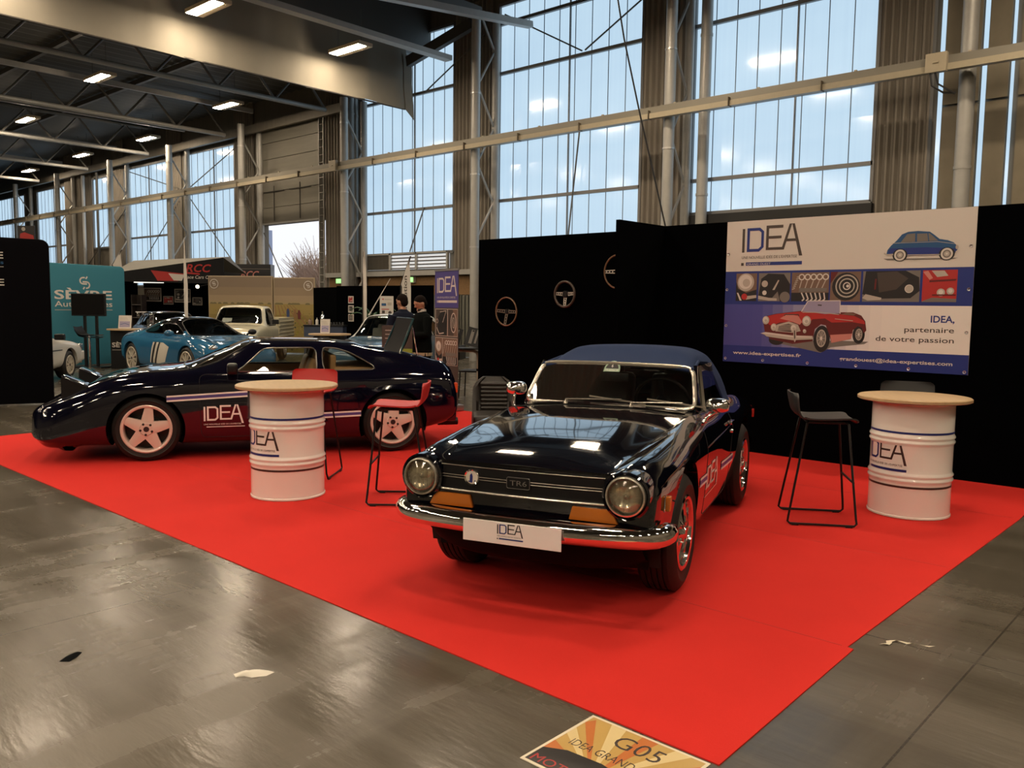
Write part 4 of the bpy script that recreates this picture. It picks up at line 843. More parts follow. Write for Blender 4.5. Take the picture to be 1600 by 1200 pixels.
    m = MB(); m.box((-1.2, 0, .30), (1.7, 1.3, .05)); m.box((-.50, 0, .74), (.16, 1.24, .20)); m.build('dashboard', dk, car, bevel=.02)
    for sd in (1, -1):
        m = MB(); m.box((-1.15, sd*.665, .60), (1.05, .03, .50)); m.build('door_card', dk, car)
        m = MB(); m.box((-1.25, sd*.32, .42), (.50, .48, .16)); M = Matrix.Rotation(R(-20), 3, 'Y'); m.box((-1.56, sd*.32, .70), (.14, .46, .56), M=M); s_ = m.build('seat', tan, car, bevel=.05, smooth=True, bseg=3)
        m = MB(); m.box((-1.67, sd*.32, 1.0), (.10, .24, .14), M=M); m.build('headrest', tan, s_, bevel=.04, smooth=True, bseg=3)
    m = MB(); m.box((-2.02, 0, .855), (.50, 1.16, .07)); m.box((-1.80, 0, .72), (.06, 1.16, .60)); m.build('rear_shelf', tan, car, bevel=.02)
    m = MB(); ax = Vector((-.9, 0, .42)).normalized(); u, w_, _ = frame_of(ax); c = Vector((-.80, .33, .82)); m.tube([c+(u*math.cos(2*PI*k/24)+w_*math.sin(2*PI*k/24))*.17 for k in range(24)], .014, 8, closed=True)
    m.bar(c-u*.16, c+u*.16, .04, .01, up=ax); m.tube([c, c-ax*.2], .03, 8); m.build('steering_wheel', SATIN, car, smooth=True)
    def print_(m, fn):
        for x0, x1, z0, z1 in ((-.19, -.94, .612, .648), (-1.3, -2.06, .40, .425)):
            for q0, q1, mi in ((.034, .050, 0), (.006, .034, 1), (-.010, .006, 0)):
                m.mi = mi; seg(m, fn, (x0, z0-.02+q0), (x1, z1-.02+q0), (x1, z1-.02+q1), (x0, z0-.02+q1), 14)
        idea_logo(m, lambda a, b: fn(-.525-a*.140, .385+b*.142), 0, 0, False); m.mi = 0
        text(m, "UNE NOUVELLE IDÉE DE L'EXPERTISE", lambda a, b: fn(-.525-a, b), 0, .345, .014, width=.35); seg(m, fn, (-.55, .322), (-.91, .322), (-.91, .330), (-.55, .330), 6)
    decal(sh, 1, print_, 'side_lettering', [WHITE, PURP], car)
    wf = mat('star_wheel_paint', (.70, .56, .49), .3, .1, coat=.3)
    for x, sd, yo in ((0, 1, .70), (0, -1, .70), (-2.40, 1, .715), (-2.40, -1, .715)): add_wheel(car, (x, sd*yo, 0), .318, .22, .232, 'star', sd, face=wf, groove=False)
    m = MB(); fn = lambda x, y: (-.50-.55*y*0-.04*y/.03*0+x*0-.0, 0, 0)
    return car
venturi = build_venturi()
def generic_car(name, label, loc, rz, st, paint, axles, arch_r, wheel, yo, ws, dlos, roof_paint=None, zroof=9, rear=None, face=SILVER, step=.05, inner=None, group=None, glass=None):
    """smaller background cars: lofted body, glazed openings, four wheels"""
    car = thing(name, label, 'car', loc, rz, group); sh = Shell(st, step, 4); ln = []; fl = []; gl = glass or GLASS
    for sd in (1, -1):
        for cx in axles:
            f, l = arch(None, sh, cx, wheel[0], arch_r, car, sd, yin=yo-.3, ymin=yo-.28, yout=yo-.05); fl.append((f, sd)); ln.append(l)
    glaze(sh, ws, 'top', car, 'windscreen', trim=SATIN, r=.010, zmin=.8, m=gl)
    if rear: glaze(sh, rear, 'top', car, 'rear_window', trim=SATIN, r=.010, zmin=.8, m=gl)
    for sd in (1, -1):
        for d in dlos: glaze(sh, d, 'side', car, 'side_window', sd, trim=SATIN, r=.008, ymin=.35, zmin=.75, m=gl)
    if roof_paint:
        f = sh.cut([(-9, -3), (9, -3), (9, 3), (-9, 3)], 'top', zmin=zroof)
        sh.mb(f).build('roof', roof_paint, car, smooth=38)
    b = sh.mb()
    for f, sd in fl: sh.flange(b, f, (0, -.06*sd, 0), zmin=.2)
    b.build('body', paint, car, smooth=38); [l.build('wheel_arch_liner', DARKIN, car, smooth=40) for l in ln]
    for cx in axles:
        for sd in (1, -1): add_wheel(car, (cx, sd*yo, 0), wheel[0], .2, wheel[1], wheel[2], sd, face=face, groove=False)
    i_ = MB(); xm = ws[0][0]; i_.box((axles[1]*.55, 0, .40), (1.5, 1.2, .1)); i_.box((min(p[0] for p in ws)+.25, 0, .72), (.2, 1.2, .2)); i_.build('cabin_trim', inner or DARKIN, car)
    for sd in (1, -1):
        m = MB(); M = Matrix.Rotation(R(-16), 3, 'Y'); x = min(p[0] for p in ws)-.55
        m.box((x+.3, sd*.33, .50), (.5, .46, .16)); m.box((x, sd*.33, .78), (.14, .46, .6), M=M); m.box((x-.10, sd*.33, 1.08), (.1, .26, .16), M=M); m.build('seat', inner or SATIN, car, bevel=.05, smooth=True)
    m = MB(); ax = Vector((-.9, 0, .42)).normalized(); u, w_, _ = frame_of(ax); c = Vector((min(p[0] for p in ws)+.02, .34, .90)); m.tube([c+(u*math.cos(2*PI*k/20)+w_*math.sin(2*PI*k/20))*.18 for k in range(20)], .014, 6, closed=True); m.bar(c-u*.17, c+u*.17, .03, .01, up=ax); m.build('steering_wheel', SATIN, car, smooth=True)
    return car, sh
def build_alpine():
    blue = mat('azure_blue_paint', (.022, .115, .235), .10, spec=.5, coat=.6)
    def Q(P, zb, yw): return SEC(P, zb, yw)
    st = [(-3.05, Q([(0, .86), (.3, .86), (.5, .84), (.6, .80), (.68, .74), (.72, .66), (.74, .58)], .34, .74)), (-2.95, Q([(0, .93), (.3, .925), (.5, .905), (.62, .88), (.74, .83), (.82, .74), (.85, .62)], .28, .85)),
          (-2.6, Q([(0, 1.0), (.28, .99), (.46, .96), (.58, .91), (.74, .88), (.85, .80), (.885, .66)], .22, .885)), (-2.25, Q([(0, 1.10), (.28, 1.09), (.46, 1.05), (.57, .98), (.73, .89), (.855, .80), (.89, .66)], .19, .89)),
          (-1.75, Q([(0, 1.215), (.28, 1.205), (.46, 1.16), (.55, 1.09), (.71, .885), (.83, .79), (.865, .66)], .17, .865)), (-1.3, Q([(0, 1.252), (.28, 1.242), (.46, 1.19), (.55, 1.115), (.71, .875), (.82, .78), (.85, .64)], .16, .85)),
          (-.95, Q([(0, 1.215), (.28, 1.205), (.46, 1.155), (.555, 1.08), (.715, .87), (.82, .78), (.85, .64)], .16, .85)), (-.6, Q([(0, 1.06), (.28, 1.05), (.47, 1.01), (.585, .955), (.72, .865), (.825, .78), (.855, .64)], .16, .855)),
          (-.22, Q([(0, .885), (.28, .88), (.48, .87), (.60, .868), (.72, .86), (.83, .78), (.865, .64)], .16, .865)), (.05, Q([(0, .83), (.28, .825), (.47, .825), (.60, .85), (.72, .845), (.835, .76), (.87, .63)], .17, .87)),
          (.4, Q([(0, .765), (.28, .76), (.45, .755), (.58, .775), (.69, .765), (.80, .69), (.845, .58)], .17, .845)), (.65, Q([(0, .69), (.26, .685), (.42, .675), (.54, .675), (.64, .655), (.72, .60), (.77, .52)], .18, .77)),
          (.80, Q([(0, .60), (.24, .595), (.38, .585), (.48, .575), (.56, .55), (.62, .50), (.66, .44)], .22, .66)), (.87, Q([(0, .50), (.22, .50), (.34, .49), (.42, .48), (.48, .46), (.52, .43), (.54, .40)], .28, .54))]
    ws = roundpoly([(-.30, -.60), (-.20, -.3), (-.20, .3), (-.30, .60), (-.90, .47), (-.93, .3), (-.93, -.3), (-.90, -.47)], .04)
    dlo = [[(-.48, .895), (-.58, .94), (-.92, 1.085), (-1.3, 1.115), (-1.72, 1.07), (-2.05, .96), (-2.12, .915), (-1.9, .895)]]
    car, sh = generic_car('coupe', 'azure blue sports coupe with black roof and striped door, beyond the low coupe', (-16.07, 8.91, 0), R(.5), st, blue, (0, -2.42), .365, (.335, .245, 'multi'), .86, ws, dlo, roof_paint=mat('gloss_black_roof', (.004, .004, .005), .08, coat=.5), zroof=.955, face=mat('light_alloy', (.62, .56, .46), .35, .3))
    for sd in (1, -1):
        m = MB(); m.ball((-.52, sd*.94, .93), (.07, .10, .065), 14, 10); m.bar((-.50, sd*.80, .88), (-.52, sd*.90, .92), .05, .03); m.build('door_mirror', blue if sd < 0 else SATIN, car, smooth=True)
        h = Vector((.60, sd*.60, .655)); m = MB(); m.ball(h, (.085, .10, .075), 18, 10); m.build('headlamp', mat('lamp_clear', (.55, .55, .55), .06, .8, coat=.6), car, smooth=True)
        m = MB(); m.ball((.76, sd*.36, .56), (.05, .075, .06), 16, 10); m.build('driving_lamp', MATS['lamp_clear'], car, smooth=True)
        def stripe(m, fn):
            m.mi = 0; patch(m, fn, (-1.42, .72), (-.98, .72), (-1.22, .28), (-1.58, .28)); patch(m, fn, (-.98, .72), (-.72, .64), (-.92, .32), (-1.22, .28))
            m.mi = 1; g2 = lambda x, z: (lambda p: (p[0], p[1]*1.003, p[2]))(fn(x, z)); patch(m, g2, (-1.34, .725), (-1.26, .725), (-1.47, .275), (-1.55, .275), 3); patch(m, g2, (-1.16, .725), (-1.09, .725), (-1.32, .275), (-1.39, .275), 3)
        decal(sh, sd, stripe, 'door_stripe', [mat('cream_vinyl', (.62, .58, .50), .4), INK], car)
    return car
build_alpine()
def hatch_stations(L, hr, belt, hood, yw, ax, nose, scale=1.):
    """boxy two-volume body: bonnet height, belt line, roof height, front overhang, length"""
    r = L-nose
    def Q(P, zb, w): return SEC(P, zb, w)
    y4 = yw-.05
    cab = lambda zt: Q([(0, zt), (.30, zt-.008), (.46, zt-.03), (.54, zt-.075), (y4-.02, belt), (yw-.015, belt-.10), (yw, belt-.25)], .22, yw)
    hd = lambda zt, w: Q([(0, zt), (.30*w, zt-.003), (.45*w, zt-.010), (.55*w, zt-.018), ((y4-.02)*w, zt-.04), ((yw-.015)*w, zt-.11), (yw*w, zt-.24)], .24, yw*w)
    return [(-r, hd(belt-.08, .94)), (-r+.04, hd(belt+.02, .98)), (-r+.15, cab(belt+.2)), (-r+.42, cab(hr-.03)), (-r+.8, cab(hr-.004)), (-1.35, cab(hr)), (-1.0, cab(hr-.03)), (-.68, cab((hr+hood)/2+.03)), (-.34, hd(hood+.02, 1.)), (0, hd(hood-.01, 1.)), (nose-.25, hd(hood-.07, .99)), (nose-.06, hd(hood-.12, .96)), (nose, hd(hood-.22, .92))]
def build_white():
    st = hatch_stations(3.7, 1.28, .80, .81, .78, -2.42, .70); wp = mat('white_car_paint', (.62, .60, .54), .14, coat=.5)
    ws = roundpoly([(-.40, -.58), (-.37, 0), (-.40, .58), (-.95, .46), (-.95, -.46)], .04)
    car, sh = generic_car('hatchback', 'white small car with alloy wheel, its nose showing past the black panel', (-18.35, 5.96, 0), R(138), st, wp, (0, -2.42), .34, (.285, .19, 'multi'), .76, ws, [[(-.62, .835), (-1.0, 1.14), (-1.6, 1.17), (-1.6, .835)], [(-1.68, 1.17), (-2.3, 1.14), (-2.5, .835), (-1.68, .835)]], face=mat('light_alloy', (.62, .56, .46), .35, .3))
    for sd in (1, -1):
        m = MB(); m.box((.60, sd*.68, .62), (.16, .16, .13)); m.build('headlamp', MATS['lamp_clear'], car, bevel=.03, smooth=True, bseg=3)
        m = MB(); m.box((.635, sd*.735, .50), (.14, .06, .07)); m.build('side_lamp', WHITE, car, bevel=.015, smooth=True)
    m = MB(); m.box((.60, 0, .43), (.26, 1.54, .20)); m.build('front_bumper', wp, car, bevel=.05, smooth=True, bseg=3)
    for sd in (1, -1):
        fn = sh.side(sd, .002); m = MB(); m.tube([fn(-.4-.06*k, .60) for k in range(22)], .010, 6); m.build('side_moulding', SATIN, car, smooth=True)
        m = MB(); m.box((-.62, sd*.84, .86), (.12, .18, .12)); m.build('door_mirror', SATIN, car, bevel=.03, smooth=True)
    return car
build_white()
def build_behind():
    st = hatch_stations(3.5, 1.30, .86, .88, .80, -2.4, .72); p = mat('graphite_paint', (.02, .02, .022), .12, coat=.5)
    ws = roundpoly([(-.40, -.60), (-.37, 0), (-.40, .60), (-.95, .47), (-.95, -.47)], .04)
    car, sh = generic_car('dark_saloon', 'dark grey car mostly hidden behind the azure blue coupe', (-22.3, 11.0, 0), R(-15), st, p, (0, -2.1), .35, (.31, .2, 'multi'), .78, ws, [[(-.62, .90), (-1.0, 1.16), (-1.6, 1.19), (-1.6, .90)], [(-1.68, 1.19), (-2.3, 1.16), (-2.5, .90), (-1.68, .90)]], inner=mat('pale_trim', (.3, .28, .24), .6))
    m = MB(); m.box((-2.6, 0, 1.25), (.22, 1.35, .025)); m.box((-2.55, .5, 1.12), (.06, .03, .26)); m.box((-2.55, -.5, 1.12), (.06, .03, .26)); m.build('rear_wing', WHITE, car, bevel=.008)
    return car
build_behind()
def build_blue_classic():
    st = hatch_stations(3.7, 1.37, .90, .90, .79, -2.45, .72); p = mat('steel_blue_paint', (.045, .105, .17), .2, coat=.4); wr = mat('cream_roof', (.55, .54, .48), .3, coat=.3)
    ws = roundpoly([(-.42, -.60), (-.38, 0), (-.42, .60), (-.98, .46), (-.98, -.46)], .04)
    car, sh = generic_car('two_tone_saloon', 'steel blue classic car with a cream roof, beyond the two standing men', (-12.64, 10.13, 0), R(-55), st, p, (0, -2.3), .35, (.30, .19, 'multi'), .77, ws, [[(-.64, .935), (-1.02, 1.24), (-1.62, 1.265), (-1.62, .935)], [(-1.70, 1.265), (-2.2, 1.22), (-2.45, .935), (-1.70, .935)]], roof_paint=wr, zroof=.93, inner=mat('pale_trim', (.3, .28, .24), .6))
    return car
build_blue_classic()
def build_pickup():
    car = thing('pickup_truck', 'cream classic pickup truck parked in front of the vineyard picture wall', 'pickup', (-19.4, 10.95, 0), R(-45)); cr = mat('cream_paint', (.60, .56, .40), .2, coat=.4)
    yw = .76; belt = .98; hr = 1.50
    cab = lambda zt: SEC([(0, zt), (.30, zt-.006), (.46, zt-.02), (.56, zt-.06), (.70, belt), (yw-.01, belt-.12), (yw, belt-.3)], .3, yw)
    hd = lambda zt, w=1.: SEC([(0, zt), (.28*w, zt-.004), (.42*w, zt-.015), (.53*w, zt-.03), (.66*w, zt-.05), (.74*w, zt-.13), (yw*w, zt-.3)], .3, yw*w)
    st = [(-1.72, cab(1.46)), (-1.66, cab(1.49)), (-1.4, cab(hr)), (-1.1, cab(hr)), (-.92, cab(1.465)), (-.70, cab(1.25)), (-.50, hd(1.03)), (-.1, hd(1.01)), (.35, hd(.96)), (.62, hd(.90, .98)), (.70, hd(.82, .95))]
    sh = Shell(st, .05, 4); fl = []
    for sd in (1, -1): f, l = arch(None, sh, 0, .32, .38, car, sd, ymin=.42); fl.append((f, sd)); l.build('wheel_arch_liner', DARKIN, car)
    glaze(sh, roundpoly([(-.56, -.60), (-.53, 0), (-.56, .60), (-.875, .50), (-.875, -.50)], .05), 'top', car, 'windscreen', trim=SATIN, r=.014, zmin=.9)
    for sd in (1, -1): glaze(sh, roundpoly([(-.72, 1.0), (-.98, 1.40), (-1.52, 1.42), (-1.55, 1.0)], .05), 'side', car, 'side_window', sd, trim=SATIN, r=.01, ymin=.4, zmin=.9)
    b = sh.mb(); b.build('cab', cr, car, smooth=38)
    bed = MB(); bed.box((-2.72, 0, .62), (1.9, 1.46, .06))
    for sd in (1, -1):
        bed.box((-2.72, sd*.735, .88), (1.9, .05, .56))
        for z in (.66, .76, .86, .96, 1.06): bed.tube([(-1.78, sd*.765, z), (-3.66, sd*.765, z)], .026, 8)
    bed.box((-3.66, 0, .88), (.05, 1.5, .56)); bed.box((-1.78, 0, .88), (.05, 1.5, .56)); bed.build('load_bed', cr, car)
    for cx in (0, -2.55):
        for sd in (1, -1): add_wheel(car, (cx, sd*.74, 0), .32, .17, .2, 'multi', sd, groove=False)
    m = MB(); m.box((-1.2, 0, .45), (1.0, 1.3, .1)); m.box((-1.60, 0, .85), (.14, 1.25, .7)); m.build('bench_seat', SATIN, car, bevel=.04, smooth=True)
    m = MB(); m.tube([Vector((-.88, .36, 1.04))+Vector((.07*math.cos(t)*0-.10*math.sin(t), .19*math.cos(t), .16*math.sin(t))) for t in [2*PI*k/20 for k in range(20)]], .012, 6, closed=True); m.build('steering_wheel', SATIN, car, smooth=True)
    m = MB(); m.poly([(-.585, -.42, 1.06), (-.585, -.18, 1.06), (-.665, -.18, 1.17), (-.665, -.42, 1.17)]); m.build('dashboard_paper', WHITE, car, recalc=False)
    for sd in (1, -1):
        m = MB(); m.tube([(-.70, sd*.74, .98), (-.66, sd*.92, 1.0), (-.66, sd*.92, 1.10)], .012, 6); m.box((-.66, sd*.92, 1.08), (.04, .17, .12)); m.build('door_mirror', SATIN, car, bevel=.01)
        m = MB(); m.lathe([(.10, -.05), (.10, .01), (0, .04)], 20, c=(.70, sd*.52, .72), axis=(1, 0, 0)); m.build('headlamp', MATS['lamp_clear'], car, smooth=True)
    for a, d in ((-.25, .35), (.2, .35)):
        m = MB(); m.tube([(-.50, a, 1.06), (-.60, a+d*.4, 1.11), (-.62, a+d, 1.13)], .008, 6); m.build('wiper', SATIN, car)
    m = MB(); m.box((.74, 0, .45), (.08, 1.5, .12)); m.build('front_bumper', CHROME, car, bevel=.03, smooth=True)
    m = MB(); m.box((.71, 0, .68), (.03, .7, .18)); m.build('radiator_grille', SATIN, car, bevel=.01)
    return car
build_pickup()
# ------------------------------------------------------------------ the red carpet stand
CARPET = mat('red_carpet', (.60, .028, .022), .9, spec=.12, noise=.06, nscale=3, bump=.15, bscale=300)
q = MB(); poly = [(-1.31, 2.52), (-1.345, 3.84), (-1.375, 3.845), (-1.365, 5.52), (-1.35, 7.2), (-1.40, 8.49), (-5.34, 8.49), (-5.42, 8.74), (-8.62, 8.74), (-10.85, 8.72), (-10.75, 3.14), (-10.74, 2.60)]
q.prism(poly, .005); carpet = tag(q.build('carpet', CARPET), 'bright red carpet covering the floor of the stand', 'carpet')
q = MB()
for y in (3.845, 5.5, 7.2): q.box((-6.0, y, .0052), (9.2, .006, .0012))
q.build('carpet_seam', mat('carpet_seam_red', (.45, .020, .018), .9), carpet)
def panel(nm, label, c, d): q = MB(); q.box(c, d); return tag(q.build(nm, BLACKW, bevel=.004), label, 'partition wall')
panel('stand_wall', 'black partition wall carrying the large printed banner', (-2.87, 8.525, 1.25), (4.94, .06, 2.5))
panel('stand_wall', 'black partition wall on which the three steering wheels hang', (-7.02, 8.79, 1.25), (3.20, .06, 2.5))
panel('stand_wall', 'short black return wall jutting forward between the two longer black walls', (-5.37, 8.18, 1.25), (.05, 1.18, 2.5))
# palette for printed pictures
PALC = [('print_white', (.60, .565, .52)), ('print_blue', (.012, .028, .19)), ('print_black', (.012, .011, .012)), ('print_grey', (.16, .145, .13)), ('print_light', (.42, .38, .33)), ('print_red', (.40, .022, .02)), ('print_deep_red', (.11, .010, .010)), ('print_ink', (.055, .042, .036)), ('print_pink', (.52, .20, .17)), ('print_cobalt', (.012, .075, .20)), ('print_brown', (.16, .10, .07)), ('print_haze', (.30, .27, .40)), ('print_violet', (.065, .055, .24))]
PAL = [mat(n, c, .42) for n, c in PALC]; PI_ = {n[6:]: i for i, (n, c) in enumerate(PALC)}
class Print:
    """layers of flat coloured shapes on a printed sheet; fn(u, v, layer) -> point"""
    def __init__(s, fn): s.m = MB(); s.fn = fn; s.l = 1
    def p(s, col, pts): s.m.mi = PI_[col]; s.m.poly([s.fn(x, y, s.l) for x, y in pts]); s.l += .35; return s
    def r(s, col, x0, y0, x1, y1): return s.p(col, [(x0, y0), (x1, y0), (x1, y1), (x0, y1)])
    def e(s, col, cx, cy, rx, ry=None, n=24): ry = ry or rx; return s.p(col, [(cx+rx*math.cos(2*PI*k/n), cy+ry*math.sin(2*PI*k/n)) for k in range(n)])
    def ring(s, col, cx, cy, rx, ry, w, n=24):
        s.m.mi = PI_[col]
        for k in range(n):
            a, b = 2*PI*k/n, 2*PI*(k+1)/n; f = lambda t, q: s.fn(cx+(rx-q)*math.cos(t), cy+(ry-q)*math.sin(t), s.l)
            s.m.poly([f(a, 0), f(b, 0), f(b, w), f(a, w)])
        s.l += .35; return s
    def line(s, col, pts, w):
        s.m.mi = PI_[col]
        for a, b in zip(pts[:-1], pts[1:]):
            d = Vector((b[0]-a[0], b[1]-a[1])); n = Vector((-d.y, d.x)).normalized()*w/2
            s.m.poly([s.fn(a[0]+n.x, a[1]+n.y, s.l), s.fn(b[0]+n.x, b[1]+n.y, s.l), s.fn(b[0]-n.x, b[1]-n.y, s.l), s.fn(a[0]-n.x, a[1]-n.y, s.l)])
        s.l += .35; return s
    def t(s, col, txt, x, y, h, **k): s.m.mi = PI_[col]; text(s.m, txt, lambda a, b: s.fn(a, b, s.l), x, y, h, **k); s.l += .35; return s
    def logo(s, dark, blue, x, y, k, tag_=True):
        m2 = MB(); idea_logo(m2, lambda a, b: s.fn(x+a*k, y+b*k, s.l), 0, 1, tag_); o = len(s.m.v); s.m.v += m2.v; s.m.f += [tuple(i+o for i in f) for f in m2.f]; s.m.m += [PI_[dark] if i == 0 else PI_[blue] for i in m2.m]; s.l += .35; return s
    def build(s, nm, parent): return s.m.build(nm, PAL, parent, recalc=False)
def tile(P, kind, x0, y0, x1, y1):
    """small photographs printed on the banners"""
    X = lambda u: x0+(x1-x0)*u; Yv = lambda v: y0+(y1-y0)*v; pl = lambda c, pts: P.p(c, [(X(a), Yv(b)) for a, b in pts]); W, Hh = x1-x0, y1-y0
    el = lambda c, a, b, r, ry=None: P.e(c, X(a), Yv(b), r*W, (ry if ry else r*W/Hh)*Hh)
    rg = lambda c, a, b, r, w, ry=None: P.ring(c, X(a), Yv(b), r*W, (ry if ry else r*W/Hh)*Hh, w*W)
    if kind == 'lamp':
        P.r('brown', x0, y0, x1, y1); pl('black', [(0, 0), (1, 0), (1, .42), (.5, .3), (.1, .45), (0, .7)]); el('light', .47, .68, .40); el('white', .45, .70, .32); el('light', .5, .66, .18); pl('light', [(.5, .05), (1, .12), (1, .22), (.5, .18)]); el('red', .42, .16, .14); pl('white', [(.05, .3), (.12, .3), (.3, .02), (.2, .02)])
    elif kind == 'fender':
        P.r('grey', x0, y0, x1, y1); pl('black', [(0, .12), (.08, .8), (.3, .98), (.8, .95), (1, .6), (1, 0), (.7, 0), (.62, .35), (.45, .12)]); pl('light', [(.45, .4), (.62, .75), (.66, .74), (.52, .4)]); el('light', .2, .62, .10); el('white', .2, .30, .07); pl('light', [(0, .08), (.35, .02), (.6, .02), (.6, .10), (.35, .12), (0, .2)]); el('grey', .85, .15, .16)
    elif kind == 'engine':
        P.r('brown', x0, y0, x1, y1); pl('black', [(0, 0), (1, 0), (1, .3), (0, .3)])
        for k in range(5): rg('white', .27+.16*k, .84, .085, .03); P.line('light', [(X(.27+.16*k), Yv(.72)), (X(.22+.15*k), Yv(.45))], W*.025)
        pl('grey', [(.2, .32), (.95, .34), (.95, .46), (.22, .46)])
        for k in range(6): P.line('white', [(X(.28+.12*k), Yv(.30)), (X(.36+.11*k), Yv(.08)), (X(.30+.11*k), Yv(.02))], W*.035)
        for k in range(7): pl('light', [(.02+.02*k, .4+.07*k), (.10+.02*k, .44+.07*k), (.10+.02*k, .47+.07*k), (.02+.02*k, .43+.07*k)])
    elif kind == 'wheel':
        P.r('brown', x0, y0, x1, y1); el('black', .52, .5, .46); rg('light', .55, .52, .38, .045); rg('light', .55, .52, .26, .04); rg('white', .55, .52, .13, .035); pl('deep_red', [(0, .6), (.25, 1), (0, 1)]); el('white', .58, .52, .05)
    elif kind == 'flank':
        P.r('grey', x0, y0, x1, y1); pl('black', [(0, .25), (.05, 1), (.75, 1), (.98, .78), (1, .35), (.85, .12), (.3, .1)]); pl('ink', [(.25, .95), (.3, .3), (.6, .4), (.8, .75), (.6, .98)]); el('black', .82, .4, .12); el('light', .82, .42, .075); rg('white', .82, .42, .075, .012); pl('light', [(0, .12), (.06, .25), (.35, .13), (.34, .06), (.1, .04)]); pl('deep_red', [(.21, .4), (.24, .4), (.25, .75), (.22, .75)])
    elif kind == 'redcar':
        P.r('red', x0, y0, x1, y1); pl('light', [(.25, .98), (.62, .98), (.74, .82), (.42, .78)]); pl('pink', [(0, .95), (.15, .98), (.3, .75), (.2, .7)]); pl('deep_red', [(.2, .62), (.95, .66), (.98, .72), (.2, .68)]); pl('grey', [(0, 0), (1, 0), (1, .1), (.3, .14), (0, .02)]); el('light', .55, .3, .12); el('light', .82, .34, .11); el('white', .55, .31, .07); el('white', .82, .35, .065); pl('deep_red', [(.3, .2), (.98, .2), (.98, .24), (.3, .24)])
    elif kind == 'cockpit':
        P.r('ink', x0, y0, x1, y1); pl('black', [(.1, 0), (.9, 0), (1, .8), (.6, 1), (.2, .7)]); P.line('light', [(X(.35), Yv(.9)), (X(.9), Yv(.95)), (X(.6), Yv(.5))], W*.03); P.line('light', [(X(.08), Yv(.3)), (X(.3), Yv(.06)), (X(.7), Yv(.10))], W*.05); rg('light', .12, .55, .10, .03)
    elif kind == 'steer':
        P.r('brown', x0, y0, x1, y1); pl('ink', [(0, 0), (.6, 0), (.8, .6), (.5, 1), (0, 1)]); rg('white', .6, .5, .30, .05, ry=.38); rg('light', .6, .5, .15, .04, ry=.2); P.line('light', [(X(.5), Yv(.7)), (X(.7), Yv(.3))], W*.04)
# banner
bn = thing('banner', 'wide white and blue printed banner with a big letter mark and pictures of cars', 'banner', (-4.545, 8.488, .978)); BW, BH = 2.465, 1.519
q = MB(); q.box((BW/2, 0, BH/2), (BW, .006, BH)); q.build('banner_sheet', PAL[0], bn)
gm = MB()
for x, z in [(.03, .035), (.47, .033), (.96, .03), (1.455, .03), (1.95, .027), (2.435, .025), (2.43, .78), (2.428, 1.17), (2.432, .387), (.022, .786), (.026, 1.172), (.025, .394)]: gm.lathe([(.006, .0), (.014, .003), (.016, 0)], 14, c=(x, -.0052, z), axis=(0, -1, 0))
gm.build('eyelets', mat('eyelet_brass', (.5, .5, .52), .3, .9), bn)
def bfn(u, v, l): return (u+4.545, -.0035-.0006*l, v-.978)
P = Print(bfn); x0, x1 = -4.545, -2.08
P.r('blue', x0, 1.606, x1, 1.960)
for k in range(14):
    pass
P.build('blue_band', bn)
# lower field: printed blend from violet blue to white
gm = MB(); ms = []
for k in range(22):
    t = k/21; s_ = min(1, max(0, (t-.12)/.62)); s_ = s_*s_*(3-2*s_); c = [a+(b-a)*s_ for a, b in zip((.055, .06, .27), (.74, .70, .66))]; ms.append(mat('print_blend_%d' % k, tuple(c), .42)); gm.mi = k; a = x0+(x1-x0)*k/22; b = x0+(x1-x0)*(k+1)/22; gm.poly([bfn(a, 1.160, 1), bfn(b, 1.160, 1), bfn(b, 1.606, 1), bfn(a, 1.606, 1)])
gm.build('blend_field', ms, bn, recalc=False)
P = Print(bfn); P.r('blue', x0, .978, x1, 1.160); P.build('blue_foot', bn)
P = Print(bfn); P.l = 2
for kd, a, b in (('lamp', -4.416, -4.176), ('fender', -4.155, -3.805), ('engine', -3.788, -3.397), ('wheel', -3.382, -3.082), ('flank', -3.062, -2.534), ('redcar', -2.512, -2.214)): tile(P, kd, a, 1.641, b, 1.937); P.l = 2
P.build('photo_strip', bn)
P = Print(bfn); P.l = 2; P.logo('ink', 'blue', -4.362, 2.161, .2515, True); P.t('white', 'GRAND OUEST', -4.30, 2.025, .021, width=.27); P.build('logo', bn)
P = Print(bfn); P.l = 2.5; P.t('blue', 'IDEA,', -2.217, 1.452, .062, align='r', bold=.022); P.t('ink', 'partenaire', -2.216, 1.357, .050, align='r', bold=.006, width=.435); P.t('ink', 'de votre passion', -2.213, 1.263, .050, align='r', bold=.006, width=.70); P.t('white', 'www.idea-expertises.fr', -4.425, 1.066, .034, width=.77, bold=.018); P.t('white', 'grandouest@idea-expertises.com', -3.256, 1.055, .034, width=1.043, bold=.018); P.build('lettering', bn)
